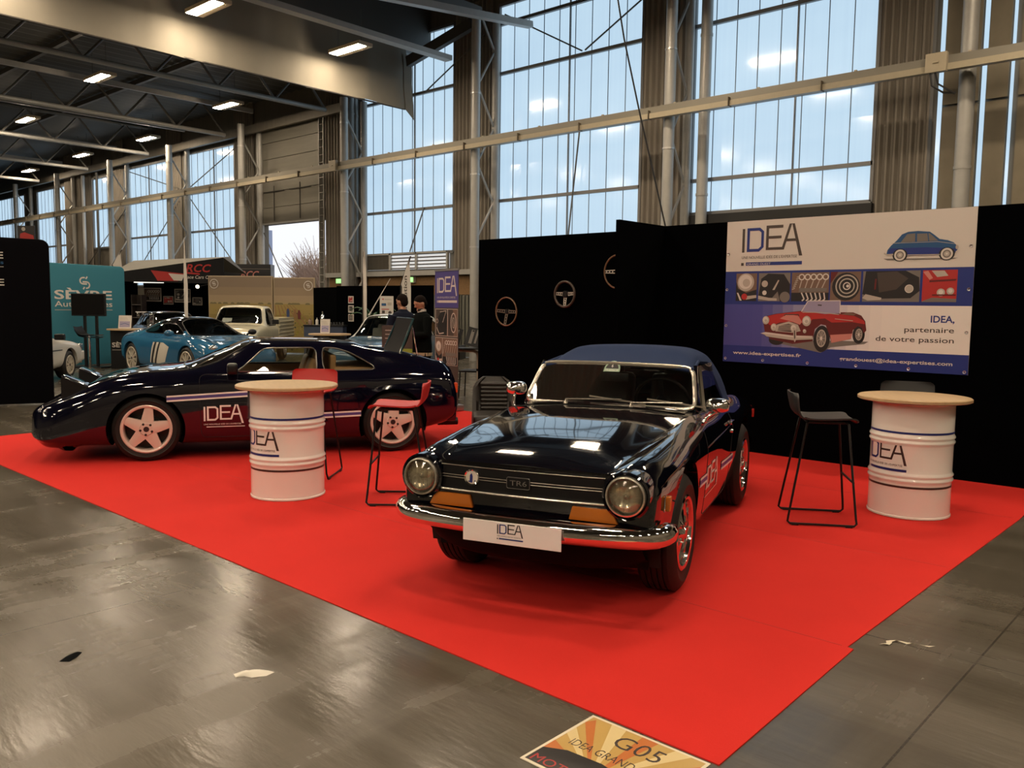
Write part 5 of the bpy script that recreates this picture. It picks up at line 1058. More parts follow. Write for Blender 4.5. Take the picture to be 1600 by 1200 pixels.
# printed little blue car
P = Print(bfn); P.l = 2
P.p('grey', [(-2.88, 2.055), (-2.22, 2.045), (-2.26, 2.035), (-2.84, 2.037)])
P.p('cobalt', [(-2.852, 2.100), (-2.80, 2.082), (-2.66, 2.085), (-2.66, 2.075), (-2.37, 2.072), (-2.25, 2.085), (-2.228, 2.12), (-2.232, 2.152), (-2.262, 2.185), (-2.315, 2.208), (-2.385, 2.222), (-2.432, 2.262), (-2.472, 2.292), (-2.575, 2.304), (-2.665, 2.300), (-2.720, 2.278), (-2.762, 2.225), (-2.815, 2.175), (-2.845, 2.135)])
P.p('blue', [(-2.84, 2.105), (-2.80, 2.085), (-2.40, 2.078), (-2.25, 2.088), (-2.235, 2.13), (-2.5, 2.15), (-2.82, 2.15)])
P.p('grey', [(-2.728, 2.203), (-2.672, 2.279), (-2.60, 2.283), (-2.598, 2.205)]); P.p('grey', [(-2.582, 2.205), (-2.584, 2.279), (-2.472, 2.277), (-2.398, 2.208)]); P.line('cobalt', [(-2.49, 2.28), (-2.478, 2.206)], .008); P.line('light', [(-2.81, 2.198), (-2.40, 2.198), (-2.25, 2.172)], .004)
for cx in (-2.728, -2.316): P.e('black', cx, 2.084, .068, .060); P.e('white', cx, 2.084, .052, .053); P.e('grey', cx, 2.084, .036); P.e('light', cx, 2.084, .025); P.e('white', cx, 2.084, .010)
P.line('light', [(-2.875, 2.105), (-2.845, 2.090), (-2.79, 2.092)], .014); P.line('light', [(-2.375, 2.079), (-2.66, 2.083)], .008); P.e('light', -2.232, 2.142, .013, .020); P.line('white', [(-2.24, 2.098), (-2.215, 2.11)], .014); P.build('printed_blue_car', bn)
# printed red roadster
P = Print(bfn); P.l = 2.2
P.p('grey', [(-4.02, 1.22), (-3.45, 1.12), (-3.35, 1.18), (-3.02, 1.225), (-2.98, 1.25), (-3.3, 1.25)])
for cx, cz, rx, ry in ((-3.93, 1.235, .085, .055), (-3.447, 1.262, .085, .135), (-3.078, 1.315, .060, .088)): P.e('black', cx, cz, rx, ry)
P.p('deep_red', [(-4.06, 1.30), (-4.08, 1.40), (-4.045, 1.485), (-3.95, 1.510), (-3.66, 1.545), (-3.28, 1.535), (-3.14, 1.535), (-3.06, 1.505), (-3.02, 1.45), (-3.005, 1.36), (-3.03, 1.33), (-3.05, 1.385), (-3.09, 1.40), (-3.135, 1.36), (-3.15, 1.27), (-3.345, 1.225), (-3.375, 1.32), (-3.41, 1.40), (-3.46, 1.41), (-3.52, 1.36), (-3.54, 1.235), (-3.75, 1.20), (-4.0, 1.24)])
P.p('red', [(-4.06, 1.42), (-4.03, 1.485), (-3.93, 1.508), (-3.65, 1.54), (-3.42, 1.53), (-3.13, 1.50), (-3.03, 1.455), (-3.02, 1.42), (-3.15, 1.44), (-3.35, 1.43), (-3.42, 1.47), (-3.55, 1.46), (-3.6, 1.40), (-3.7, 1.43), (-3.9, 1.42), (-3.99, 1.38)])
P.p('pink', [(-3.345, 1.225), (-3.36, 1.305), (-3.14, 1.325), (-3.15, 1.272)]); P.p('pink', [(-3.90, 1.46), (-3.82, 1.51), (-3.70, 1.49), (-3.66, 1.43), (-3.68, 1.40), (-3.78, 1.435)]); P.line('ink', [(-3.855, 1.49), (-3.84, 1.503), (-3.70, 1.505), (-3.695, 1.488)], .010)
P.p('haze', [(-3.665, 1.540), (-3.603, 1.643), (-3.278, 1.648), (-3.270, 1.525), (-3.42, 1.515)]); P.line('white', [(-3.67, 1.535), (-3.605, 1.645), (-3.275, 1.65), (-3.27, 1.52)], .008); P.line('ink', [(-3.50, 1.605), (-3.46, 1.602)], .012); P.line('light', [(-3.66, 1.53), (-3.45, 1.53), (-3.28, 1.512)], .008); P.p('brown', [(-3.26, 1.512), (-3.20, 1.535), (-3.11, 1.52), (-3.13, 1.505)])
P.line('light', [(-3.32, 1.468), (-3.14, 1.452)], .006)
P.p('light', [(-3.945, 1.325), (-3.93, 1.395), (-3.80, 1.432), (-3.70, 1.40), (-3.668, 1.335), (-3.76, 1.315)]); P.p('ink', [(-3.92, 1.332), (-3.905, 1.385), (-3.80, 1.408), (-3.72, 1.378), (-3.70, 1.338), (-3.78, 1.322)])
for k in range(4): P.line('light', [(-3.92, 1.338+.014*k), (-3.80, 1.345+.016*k), (-3.70, 1.342+.012*k)], .006)
for cx, cz, r in ((-4.055, 1.440, .038), (-3.610, 1.440, .046), (-3.962, 1.368, .034), (-3.742, 1.362, .036), (-3.625, 1.335, .018)): P.e('light', cx, cz, r, r*1.15); P.e('white', cx-.004, cz+.006, r*.72, r*.8); P.e('light', cx, cz-.004, r*.4)
P.p('light', [(-4.11, 1.30), (-4.05, 1.315), (-3.75, 1.288), (-3.54, 1.290), (-3.53, 1.255), (-3.75, 1.238), (-4.04, 1.268), (-4.06, 1.285)]); P.p('white', [(-4.10, 1.303), (-4.05, 1.310), (-3.75, 1.282), (-3.545, 1.282), (-3.545, 1.272), (-3.75, 1.270), (-4.05, 1.296)])
P.p('light', [(-3.745, 1.35), (-3.715, 1.35), (-3.708, 1.25), (-3.725, 1.215), (-3.742, 1.25)]); P.p('ink', [(-3.738, 1.34), (-3.727, 1.34), (-3.72, 1.26), (-3.732, 1.25)])
for cx, cz, rx, ry in ((-3.447, 1.268, .050, .090), (-3.072, 1.318, .034, .058)):
    P.e('light', cx, cz, rx, ry); P.e('grey', cx, cz, rx*.82, ry*.85)
    for k in range(9): t = 2*PI*k/9; P.line('light', [(cx, cz), (cx+rx*.8*math.cos(t), cz+ry*.82*math.sin(t))], .005)
    P.e('white', cx, cz, rx*.25, ry*.22)
P.build('printed_red_roadster', bn)
# steering wheels on the wall
def steering(label, loc, Rw, r, rimm, spokes, hub, sm):
    t = thing('steering_wheel', label, 'steering wheel', loc, 0, 'steering wheels hung on the black wall'); q = MB(); q.tube([(Rw*math.cos(2*PI*k/40), -.05, Rw*math.sin(2*PI*k/40)) for k in range(40)], r, 10, closed=True); q.build('rim', rimm, t, smooth=True)
    for a in spokes:
        q = MB(); d = Vector((math.cos(a), 0, math.sin(a))); n = Vector((-d.z, 0, d.x)); k0 = hub*.8
        for s_ in (-1, 1): q.bar(d*k0+n*.019*s_+Vector((0, -.035, 0)), d*(Rw-.004)+n*.014*s_+Vector((0, -.05, 0)), .012, .004, up=(0, 1, 0))
        for k in range(4): u = k0+(Rw-k0)*(k+.35)/4; q.bar(d*u+n*.019+Vector((0, -.038-.010*k/4, 0)), d*u-n*.019+Vector((0, -.038-.010*k/4, 0)), .014, .004, up=(0, 1, 0))
        q.build('spoke', sm, t)
    q = MB(); q.lathe([(0, .052), (hub*.85, .050), (hub, .04), (hub, 0)], 24, axis=(0, -1, 0)); q.build('hub', SATIN, t, smooth=True); return t
ALU = mat('spoke_aluminium', (.50, .47, .42), .35, .5); WOOD2 = mat('rim_wood', (.15, .085, .045), .3, coat=.4); BRZ = mat('rim_bronze_leather', (.055, .04, .03), .5)
steering('steering wheel with a thin wooden rim, lowest of the three on the wall', (-8.02, 8.755, 1.48), .195, .011, WOOD2, (PI*.98, -.02, -PI/2-.13), .035, mat('spoke_grey', (.20, .17, .14), .4, .5)); steering('steering wheel with a thick dark rim and bright spokes, middle of the three', (-6.98, 8.755, 1.72), .165, .017, BRZ, (PI-.06, .06, -PI/2), .048, ALU); steering('steering wheel half hidden by the return wall, highest of the three', (-6.14, 8.755, 2.0), .205, .011, WOOD2, (PI, 0, -PI/2), .035, ALU)
# barrel tables
def barrel(label, loc, yaw, group='white drum tables with round wooden tops'):
    t = thing('barrel_table', label, 'table', loc, yaw, group); r = .290; dw = mat('drum_white', (.82, .81, .76), .16, coat=.3)
    pr = [(0, .004), (r-.012, .004), (r-.006, .0), (r+.006, .004), (r+.006, .016), (r, .02)]
    for zc in (.305, .590):
        pr += [(r, zc-.045), (r+.003, zc-.034), (r+.011, zc-.022), (r+.011, zc-.014), (r+.003, zc-.004), (r+.003, zc+.004), (r+.011, zc+.014), (r+.011, zc+.022), (r+.003, zc+.034), (r, zc+.045)]
    pr += [(r, .850), (r+.006, .856), (r+.006, .868), (r-.006, .872), (r-.012, .866), (0, .866)]
    q = MB(); q.lathe(pr, 72); d = q.build('drum', dw, t, smooth=40)
    q = MB(); q.lathe([(0, .872), (.390, .872), (.402, .878), (.402, .896), (.394, .902), (0, .902)], 80); q.build('table_top', mat('pale_beech', (.47, .33, .18), .42, noise=.15, nscale=3.5, stretch=(1, 9, 1)), t, smooth=35)
    cyl = lambda a, z, rr=r+.0015: (rr*math.sin(a), -rr*math.cos(a), z)
    for nm, z0, z1, m in (('blue_band', .638, .654, INKB), ('dark_band', .232, .248, mat('band_brown', (.05, .022, .018), .35))):
        q = MB(); q.grid([[cyl(2*PI*k/72, z) for z in (z0, z1)] for k in range(73)]); q.build(nm, m, d, smooth=True)
    q = MB(); k = .134; idea_logo(q, lambda x, y: cyl(x*k/r, .428+y*k*1.0), 0, 1, True); q.build('drum_lettering', [mat('letter_brown', (.045, .026, .024), .4), INKB], d, recalc=False); return t
def face_yaw(x, y, th): # yaw so that logo's right end is th radians left of the line to the visitor
    a = math.atan2(-y, -x); return a+PI/2-2.68*.134/.290+th
barrel('white drum table with a pale wooden top standing in front of the midnight blue coupe', (-5.91, 3.81, .005), face_yaw(-5.91, 3.81, -.23)); barrel('white drum table with a pale wooden top standing below the printed banner', (-2.04, 6.84, .005), face_yaw(-2.04, 6.84, -.08))
# bar stools
def stool(label, loc, rz, m, group):
    t = thing('bar_stool', label, 'bar stool', loc, rz, group); sb = mat('stool_rod_black', (.012, .011, .011), .35, .4)
    prof = [(.215, .742), (.205, .762), (.17, .772), (.08, .768), (-.04, .762), (-.12, .764), (-.17, .780), (-.200, .812), (-.216, .86), (-.228, .91), (-.236, .950)]; A = []
    prof = [tuple(p) for p in hermite(range(len(prof)), prof, [i/3 for i in range(3*(len(prof)-1)+1)], False)]
    for i, (x, z) in enumerate(prof):
        u = i/(len(prof)-1); hw = .205 if u < .55 else .205+.008*math.sin((u-.55)/.45*PI); 
        if u > .93: hw -= .03*((u-.93)/.07)**2
        if u < .06: hw -= .02*((.06-u)/.06)**2
        A.append([(x-(.0 if u < .5 else .0)+(.030*(u-.5)*2*(s_**4) if u > .5 else 0), hw*s_, z+(.012*s_**4 if u < .6 else 0)) for s_ in (-1, -.97, -.85, -.6, -.3, 0, .3, .6, .85, .97, 1)])
    n = len(A); Bk = []
    for i in range(n):
        d = Vector(A[min(i+1, n-1)][5])-Vector(A[max(i-1, 0)][5]); nn = Vector((d.z, 0, -d.x)).normalized()*-.011
        if nn.z > 0 and i < n//2: nn = -nn
        if i >= n//2 and nn.x > 0: nn = -nn
        Bk.append([tuple(Vector(p)+nn) for p in A[i]])
    q = MB(); q.grid(A); q.grid(Bk); rim = [A[0][j] for j in range(11)]+[A[i][10] for i in range(1, n)]+[A[n-1][j] for j in range(9, -1, -1)]+[A[i][0] for i in range(n-2, 0, -1)]; rb = [Bk[0][j] for j in range(11)]+[Bk[i][10] for i in range(1, n)]+[Bk[n-1][j] for j in range(9, -1, -1)]+[Bk[i][0] for i in range(n-2, 0, -1)]
    q.grid([rim, rb], cv=True); q.build('seat_shell', m, t, smooth=50)
    for sd in (-1, 1):
        y = .235*sd; q = MB(); pts = [(.135, .15*sd, .742), (.150, .165*sd, .735), (.218, .225*sd, .06), (.221, y, .030), (.205, y, .0125), (-.235, y, .0125), (-.253, y, .028), (-.248, .232*sd, .06), (-.135, .165*sd, .735), (-.12, .15*sd, .745)]
        q.tube(pts, .0085, 8); q.build('leg_frame', sb, t, smooth=True)
        for xx in (.17, -.20): q = MB(); q.box((xx, y, .006), (.05, .02, .012)); q.build('glide', SATIN, t, bevel=.003)
    q = MB(); q.cyl((.1935, -.204, .32), (.1935, .204, .32), .0085, 8); q.build('footrest', sb, t, smooth=True); q = MB(); q.box((0, 0, .742), (.26, .30, .018)); q.build('seat_carrier', sb, t, bevel=.004)
    return t
RP = mat('red_shell', (.46, .028, .026), .45); BP = mat('black_shell', (.018, .018, .019), .5)
stool('red bar stool whose backrest rises behind the drum table, legs mostly hidden', (-6.44, 4.37, .005), R(-51.5), RP, 'red bar stools'); stool('red bar stool between the drum table and the black roadster', (-5.11, 4.31, .005), R(222), RP, 'red bar stools')
stool('black bar stool at the left of the drum table under the banner', (-2.45, 6.115, .005), R(32.3), BP, 'black bar stools'); stool('black bar stool hidden behind the right drum table except its backrest', (-2.25, 7.42, .005), R(-68), BP, 'black bar stools')
# loose car seat beside the wall
cs = thing('car_seat', 'dark brown ribbed car seat standing on the carpet behind the roadster', 'car seat', (-6.75, 7.15, .005), R(-44)); M = Matrix.Rotation(R(-16), 3, 'Y')
q = MB(); q.box((.10, 0, .20), (.56, .52, .22)); q.build('cushion', LEATH, cs, bevel=.05, smooth=True, bseg=3)
q = MB(); B = []
for k in range(15):
    v = k/14; hw = .27-.02*v-(.12*max(0, (v-.72)/.28)**2.2); B.append([(-.20-.22*v+(.05 if abs(s_) > .8 else .0)*(1-v*.4), hw*s_, .14+.55*v) for s_ in (-1, -.82, -.7, -.35, 0, .35, .7, .82, 1)])
q.grid(B); q.grid([[(x-.10, y*.98, z) for x, y, z in r] for r in B]); rim = [B[0][j] for j in range(9)]+[B[i][8] for i in range(1, 15)]+[B[14][j] for j in range(7, -1, -1)]+[B[i][0] for i in range(13, 0, -1)]; q.grid([rim, [(x-.10, y*.98, z) for x, y, z in rim]], cv=True); bk = q.build('backrest', LEATH, cs, smooth=50)
for k in range(8): q = MB(); z = .28+.047*k; v = (z-.14)/.55; q.tube([(-.205-.20*v+.012, y, z) for y in (-.165, -.155, 0, .155, .165)], [.008, .026, .028, .026, .008], 8); q.build('rib_roll', LEATH, bk, smooth=True)
q = MB(); q.box((.05, -.2, .05), (.6, .03, .09)); q.box((.05, .2, .05), (.6, .03, .09)); q.build('seat_rail', SATIN, cs)
# roll-up banner
ru = thing('rollup_banner', 'violet blue roll-up banner with white capital letters above four small photos', 'roll-up banner', (-9.215, 8.69, .005), R(-13.6)); q = MB(); q.box((0, 0, .05), (.74, .20, .09)); q.build('base_cassette', mat('cassette_silver', (.40, .40, .40), .35, .7), ru, bevel=.02, smooth=True)
q = MB(); q.box((0, 0, 1.08), (.70, .004, 1.98)); q.build('banner_sheet', PAL[PI_['ink']], ru); q = MB(); q.box((0, 0, 2.075), (.72, .022, .03)); q.build('top_rail', MATS['cassette_silver'], ru); q = MB(); q.cyl((0, .03, .08), (0, .03, 2.06), .009, 8); q.build('support_pole', MATS['cassette_silver'], ru)
P = Print(lambda u, v, l: (u, -.003-.0006*l, v)); P.r('violet', -.35, 1.515, .35, 2.07); P.logo('white', 'white', -.285, 1.735, .222, False); P.t('white', "UNE NOUVELLE IDÉE DE L'EXPERTISE", -.285, 1.655, .026, width=.545); P.r('white', -.25, 1.59, .31, 1.625); P.r('white', -.285, 1.59, -.265, 1.625); P.build('top_print', ru)
P = Print(lambda u, v, l: (u, -.003-.0006*l, v)); P.r('light', -.335, 1.09, .335, 1.50); P.r('light', -.335, .66, .335, 1.07); 
for kd, a, b, c, d in (('cockpit', -.32, 1.10, .03, 1.49), ('steer', .05, 1.10, .325, 1.49), ('lamp', -.32, .67, -.12, 1.06), ('engine', -.10, .67, .325, 1.06)): tile(P, kd, a, b, c, d)
P.build('photo_print', ru)
# things on the bare floor
q = MB(); q.box((0, 0, .002), (.50, .42, .003)); pc = tag(q.build('floor_placard', mat('placard_edge', (.72, .66, .52), .4), loc=(-1.585, 2.298, 0)), 'orange and cream placard reading G05 stuck to the floor at the carpet corner', 'placard'); 
P = Print(lambda u, v, l: (u, v, .0036+.0002*l)); PALX = {'placard_gold': (.50, .33, .10), 'placard_cream': (.68, .55, .28), 'placard_orange': (.50, .16, .04)}
gm = MB(); ml = [mat(k, v, .35) for k, v in PALX.items()]+[PAL[PI_['black']], PAL[PI_['red']], PAL[PI_['ink']]]; f_ = lambda u, v, l=0: (u, v, .0036+.0003*l); gm.mi = 0; gm.poly([f_(-.238, -.198), f_(.238, -.198), f_(.238, .198), f_(-.238, .198)])
for k in range(9):
    a0, a1 = PI*k/9+.05, PI*k/9+.22; gm.mi = 1 if k % 2 else 2; c = lambda a: f_(max(-.238, min(.238, .4*math.cos(a))), max(-.198, min(.198, -.15+.4*math.sin(a))), 1); gm.poly([f_(0, -.15, 1), c(a0), c(a1)])
gm.mi = 3; gm.poly([f_(-.238, -.198, 2), f_(.238, -.198, 2), f_(.15, -.08, 2), f_(-.02, -.05, 2), f_(-.16, -.06, 2), f_(-.238, -.10, 2)]); gm.mi = 4; text(gm, 'MOTORS', lambda a, b: f_(a, b, 3), -.225, -.19, .045, width=.26); gm.mi = 5; text(gm, 'G05', lambda a, b: f_(a, b, 3), .02, .075, .085, width=.19, align='c', bold=-.004); text(gm, 'IDEA GRAND OUEST', lambda a, b: f_(a, b, 3), .02, -.02, .045, width=.42, align='c', bold=-.006); gm.build('placard_print', ml, pc, recalc=False)
def litter(nm, label, cat, pts, m, z=.004, bulge=.012, loc=(0, 0)):
    q = MB(); c = (sum(p[0] for p in pts)/len(pts), sum(p[1] for p in pts)/len(pts)); n = len(pts); q.add([(x, y, .0) for x, y in pts]+[((x+c[0])/2, (y+c[1])/2, z+bulge*.7) for x, y in pts]+[(c[0], c[1], z+bulge)], [tuple(range(n-1, -1, -1))]+[(i, (i+1) % n, n+(i+1) % n, n+i) for i in range(n)]+[(n+i, n+(i+1) % n, 2*n) for i in range(n)]); return tag(q.build(nm, m, smooth=True), label, cat)
litter('paper_scrap', 'white scrap of crumpled paper lying on the concrete', 'litter', [(-3.15, 1.755), (-3.115, 1.745), (-3.10, 1.775), (-3.065, 1.79), (-3.035, 1.84), (-3.042, 1.885), (-3.075, 1.875), (-3.11, 1.84), (-3.13, 1.79), (-3.145, 1.785)], mat('paper_white', (.72, .69, .60), .7)); litter('dark_scrap', 'small black scrap lying on the concrete at the lower left', 'litter', [(-3.80, 1.30), (-3.765, 1.33), (-3.79, 1.37), (-3.82, 1.40), (-3.835, 1.41), (-3.84, 1.39), (-3.825, 1.35)], mat('scrap_black', (.006, .007, .008), .95, spec=.05))
q = MB(); tp = [(-1.27, 3.99), (-1.255, 4.0), (-1.25, 4.02), (-1.26, 4.05), (-1.245, 4.075), (-1.23, 4.09), (-1.18, 4.085), (-1.13, 4.11), (-1.09, 4.12)]
q.grid([[(x-.012*(1+.5*math.sin(i*2)), y-.004, .002+.004*(i % 2)), (x+.012, y+.006*(1+math.sin(i)), .003+.006*((i+1) % 2))] for i, (x, y) in enumerate(tp)]); tag(q.build('tape_strip', mat('tape_cream', (.60, .55, .42), .5), smooth=True), 'twisted strip of cream adhesive tape lying beside the carpet', 'litter')
# ------------------------------------------------------------------ stands and people beyond the carpet
RT = Vector((.74, .6726, 0)).normalized(); FWV = Vector((-.672, .741, 0)).normalized()
def wallbox(nm, label, cat, a, b, z0, z1, th, m, bev=.0, group=None):
    """upright board from ground point a to b; local x along it, its front faces local -y"""
    a, b = Vector((*a, 0)), Vector((*b, 0)); d = b-a; t = thing(nm, label, cat, a, math.atan2(d.y, d.x), group); q = MB(); q.box((d.length/2, th/2, (z0+z1)/2), (d.length, th, z1-z0)); q.build('board', m, t, bevel=bev); return t, d.length
# black panel at the left edge
lp = thing('fabric_wall', 'black fabric wall with cut-off white lettering at the left edge', 'display wall', (-13.63, 4.745, 0), math.atan2(-.66, -.26)); q = MB(); rp = [(0, .02), (0, 2.34)]+[(.11-.11*math.cos(t), 2.34+.11*math.sin(t)) for t in [PI/2*k/6 for k in range(1, 7)]]+[(3.2, 2.52), (3.2, .02)]
q.prism(rp, .10, Matrix(((1, 0, 0, 0), (0, 0, -1, .05), (0, 1, 0, 0), (0, 0, 0, 1)))); q.build('fabric_cover', mat('black_stretch_fabric', (.0030, .0030, .0042), .95, spec=.05), lp, bevel=.02, smooth=True)
P = Print(lambda u, v, l: (u, .052+.0006*l, v)); mk = lambda x: .66+x
PF = lambda s, col, z, h, w: P.t(col, s, -.585, z, h, width=w, align='r', bold=.01)
P.fn = lambda u, v, l: (-u, .052+.0006*l, v); PF('SÈVRE', 'white', 2.155, .095, .62); PF('Automobiles', 'cobalt', 2.075, .05, .62); P.r('light', -1.2, 2.03, -.585, 2.04); PF('SÈVRE', 'white', 1.765, .095, .62); P.build('wall_lettering', lp)
# teal wall
TEAL = mat('teal_fabric', (.024, .165, .225), .75)
tw = thing('fabric_wall', 'teal fabric wall with a white S mark and white lettering', 'display wall', (-20.9, 6.2, 0), math.atan2(9.2-6.2, -21.44+20.9)); LW = math.hypot(3.0, .54); q = MB(); rp = [(0, .02), (LW, .02), (LW, 2.30)]+[(LW-.12+.12*math.cos(t), 2.30+.12*math.sin(t)) for t in [PI/2*k/6 for k in range(1, 7)]]+[(0, 2.44)]
q.prism(rp, .25, Matrix(((1, 0, 0, 0), (0, 0, -1, .25), (0, 1, 0, 0), (0, 0, 0, 1)))); q.build('fabric_cover', TEAL, tw, bevel=.03, smooth=True)
P = Print(lambda u, v, l: (u, -.002-.0008*l, v))
def s_mark(P, cx, cy, k, col='white', w=.16):
    def arc(x, y, r, a0, a1, n=8): return [(cx+k*(x+r*math.cos(a0+(a1-a0)*i/n)), cy+k*(y+r*math.sin(a0+(a1-a0)*i/n))) for i in range(n+1)]
    P.line(col, [(cx+k*.02, cy+k*.60), (cx-k*.2, cy+k*.60)]+arc(-.2, .26, .34, PI/2, PI*1.5)+[(cx+k*.25, cy-k*.08)], w*k); P.line(col, [(cx-k*.25, cy+k*.14), (cx+k*.2, cy+k*.14)]+arc(.2, -.20, .34, PI/2, -PI/2)+[(cx+k*.12, cy-k*.54)], w*k); P.line(col, [(cx+k*.30, cy+k*.72), (cx+k*.12, cy+k*.46)], w*k); P.line(col, [(cx-k*.20, cy-k*.66), (cx-k*.04, cy-k*.42)], w*k)
s_mark(P, 2.0, 1.98, .22); P.t('white', 'SÈVRE', 1.25, 1.60, .205, width=1.44, bold=.02); P.t('white', 'Automobiles', 1.25, 1.42, .13, width=1.44, bold=.008); P.r('light', 1.25, 1.335, 2.69, 1.35); P.build('wall_lettering', tw)
# television on its stand
tv = thing('television', 'black flat television on a two-post floor stand before the teal wall', 'television', (-20.45, 7.93, 0), math.atan2(RT.y, RT.x)-.15); q = MB(); q.box((0, 0, 1.47), (.86, .06, .52)); q.build('casing', SATIN, tv, bevel=.012); q = MB(); q.box((0, -.032, 1.475), (.81, .006, .46)); q.build('screen', mat('screen_black', (.004, .004, .005), .08), tv)
for sx in (-.15, .15): q = MB(); q.box((sx, .06, .72), (.06, .04, 1.4)); q.build('post', SATIN, tv)
q = MB(); q.box((0, .06, .02), (.75, .45, .035)); q.build('base_plate', SATIN, tv, bevel=.01)
sp = thing('swivel_stool', 'black and white swivel stool in front of the television', 'stool', (-19.7, 7.63, 0), math.atan2(RT.y, RT.x)); q = MB(); q.grid([[(x, y, z+.02*(y/.2)**2) for y in (-.2, -.1, 0, .1, .2)] for x, z in ((-.26, .98), (-.22, .90), (-.17, .82), (-.08, .785), (.05, .78), (.2, .79), (.24, .775))]); q.grid([[(x, y, z-.035+.02*(y/.2)**2) for y in (-.2, -.1, 0, .1, .2)] for x, z in ((-.24, .95), (-.2, .87), (-.15, .80), (-.08, .775), (.05, .77), (.2, .77), (.24, .765))]); q.build('seat', SATIN, sp, smooth=True); q = MB(); q.cyl((0, 0, .02), (0, 0, .78), .028, 12); q.build('column', CHROME, sp, smooth=True); q = MB()
for k in range(4): a = PI/4+PI/2*k; q.bar((0, 0, .06), (.3*math.cos(a), .3*math.sin(a), .015), .04, .025)
q.build('base', CHROME, sp)
def high_table(label, loc, text_=None, body=.28):
    t = thing('high_table', label, 'high table', loc, math.atan2(RT.y, RT.x)); q = MB(); q.lathe([(0, .89), (.45, .89), (.45, .92), (0, .92)], 40); q.build('table_top', MATS['pale_beech'], t, smooth=35); q = MB(); q.box((0, 0, .445), (body*2, body*2, .89)); bd = q.build('pedestal', SATIN, t, bevel=.01)
    if text_: P = Print(lambda u, v, l: (u, -body-.002-.0006*l, v)); P.t('white', text_, -.24, .50, .10, width=.50, bold=.02); P.r('light', -.24, .43, .25, .44); P.r('light', -.24, .60, .25, .605); P.build('pedestal_lettering', bd)
    return t
high_table('black high table with wooden top and white lettering beside the azure coupe', (-20.02, 8.62, 0), 'SÈVRE'); high_table('high table with a wooden top behind the roof of the midnight blue coupe', (-15.15, 10.84, 0))
def leaflet(label, loc, w, h, rz=None):
    t = thing('leaflet_stand', label, 'leaflet stand', loc, math.atan2(RT.y, RT.x) if rz is None else rz); M = Matrix.Rotation(R(-10), 3, 'X'); q = MB(); q.box((0, 0, h/2), (w, .012, h), M=M); q.build('sheet', PAL[0], t); P = Print(lambda u, v, l: tuple(M @ Vector((u, -.008-.001*l, v))+Vector((0, 0, h/2)))); P.r('haze', -w*.4, -h*.4, w*.4, h*.05)
    for k in range(4): P.r('light', -w*.38, h*(.12+.07*k), w*(.3-.05*k), h*(.14+.07*k))
    P.line('cobalt', [(-w*.35, -h*.2), (0, -h*.1), (w*.35, -h*.22)], h*.03); P.build('sheet_print', t); q = MB(); q.bar((0, .02, .01), (0, .10, .01), w, .012); q.build('foot', CHROME, t); return t
leaflet('white leaflet stand on the black high table before the teal wall', (-20.05, 8.58, .922), .30, .31); leaflet('white leaflet stand on the table behind the midnight blue coupe', (-15.2, 10.76, .922), .20, .31)
# tent stand with red lettering
rc = thing('tent_stand', 'black peaked tent stand with red and white stripes and red lettering', 'stand', (-29.43, 12.71, 0), math.atan2(14.87-12.71, 2.38)); LW = math.hypot(2.16, 2.38)
q = MB(); q.box((LW/2+.3, 2.0, 1.2), (LW+1.2, .06, 2.4)); q.box((-.56, 1.0, 1.2), (.06, 2.0, 2.4)); q.build('tent_wall', BLACKW, rc); q = MB(); F = [(-.6, 2.25), (LW+.1, 2.20), (LW+.1, 3.10), (-.6, 2.52)]
q.prism(F, .04, Matrix(((1, 0, 0, 0), (0, 0, 1, 0), (0, 1, 0, 0), (0, 0, 0, 1)))); q.build('fascia', mat('fascia_charcoal', (.016, .016, .018), .8, spec=.15), rc); q = MB(); q.poly([(-.6, 0, 2.52), (LW+.1, 0, 3.10), (LW+.1, .6, 3.16), (-.6, 1.9, 3.05)]); q.poly([(LW+.1, 0, 3.10), (LW+.3, 1.9, 2.6), (-.6, 1.9, 3.05), (LW+.1, .6, 3.16)]); q.build('canopy', mat('canopy_grey', (.23, .22, .19), .7), rc)
P = Print(lambda u, v, l: (u, -.004-.001*l, v)); P.p('red', [(.82, 2.64), (2.0, 2.53), (1.75, 2.28), (1.05, 2.28)]); P.p('white', [(1.42, 2.54), (1.98, 2.50), (1.88, 2.29), (1.60, 2.30)]); P.p('red', [(1.98, 2.60), (2.5, 2.55), (2.5, 2.50), (1.98, 2.54)]); P.t('red', 'RCC', 2.03, 2.60, .26, width=.80, bold=.02, slant=.28); P.t('white', 'Race Cars Conn', 1.98, 2.37, .11, width=1.05, bold=.01, slant=.2); P.build('fascia_lettering', rc)
q = MB(); q.box((.72, .05, 2.24), (1.0, .07, .07)); q.build('strip_light', mat('strip_white', (.9, .9, .88), .4, emit=(1, .97, .9), es=1.1), rc)
sl = thing('spot_lamp', 'small bright spot lamp on the tent wall', 'lamp', (-27.78, 14.4, 2.10), 0); q = MB(); q.ball((0, 0, 0), .06, 12, 8); q.build('bulb', mat('spot_glow', (1, .9, .7), .4, emit=(1., .80, .50), es=9.), sl, smooth=True); q = MB(); q.bar((0, 0, 0), (.3, .3, .10), .03, .03); q.build('arm', SATIN, sl)
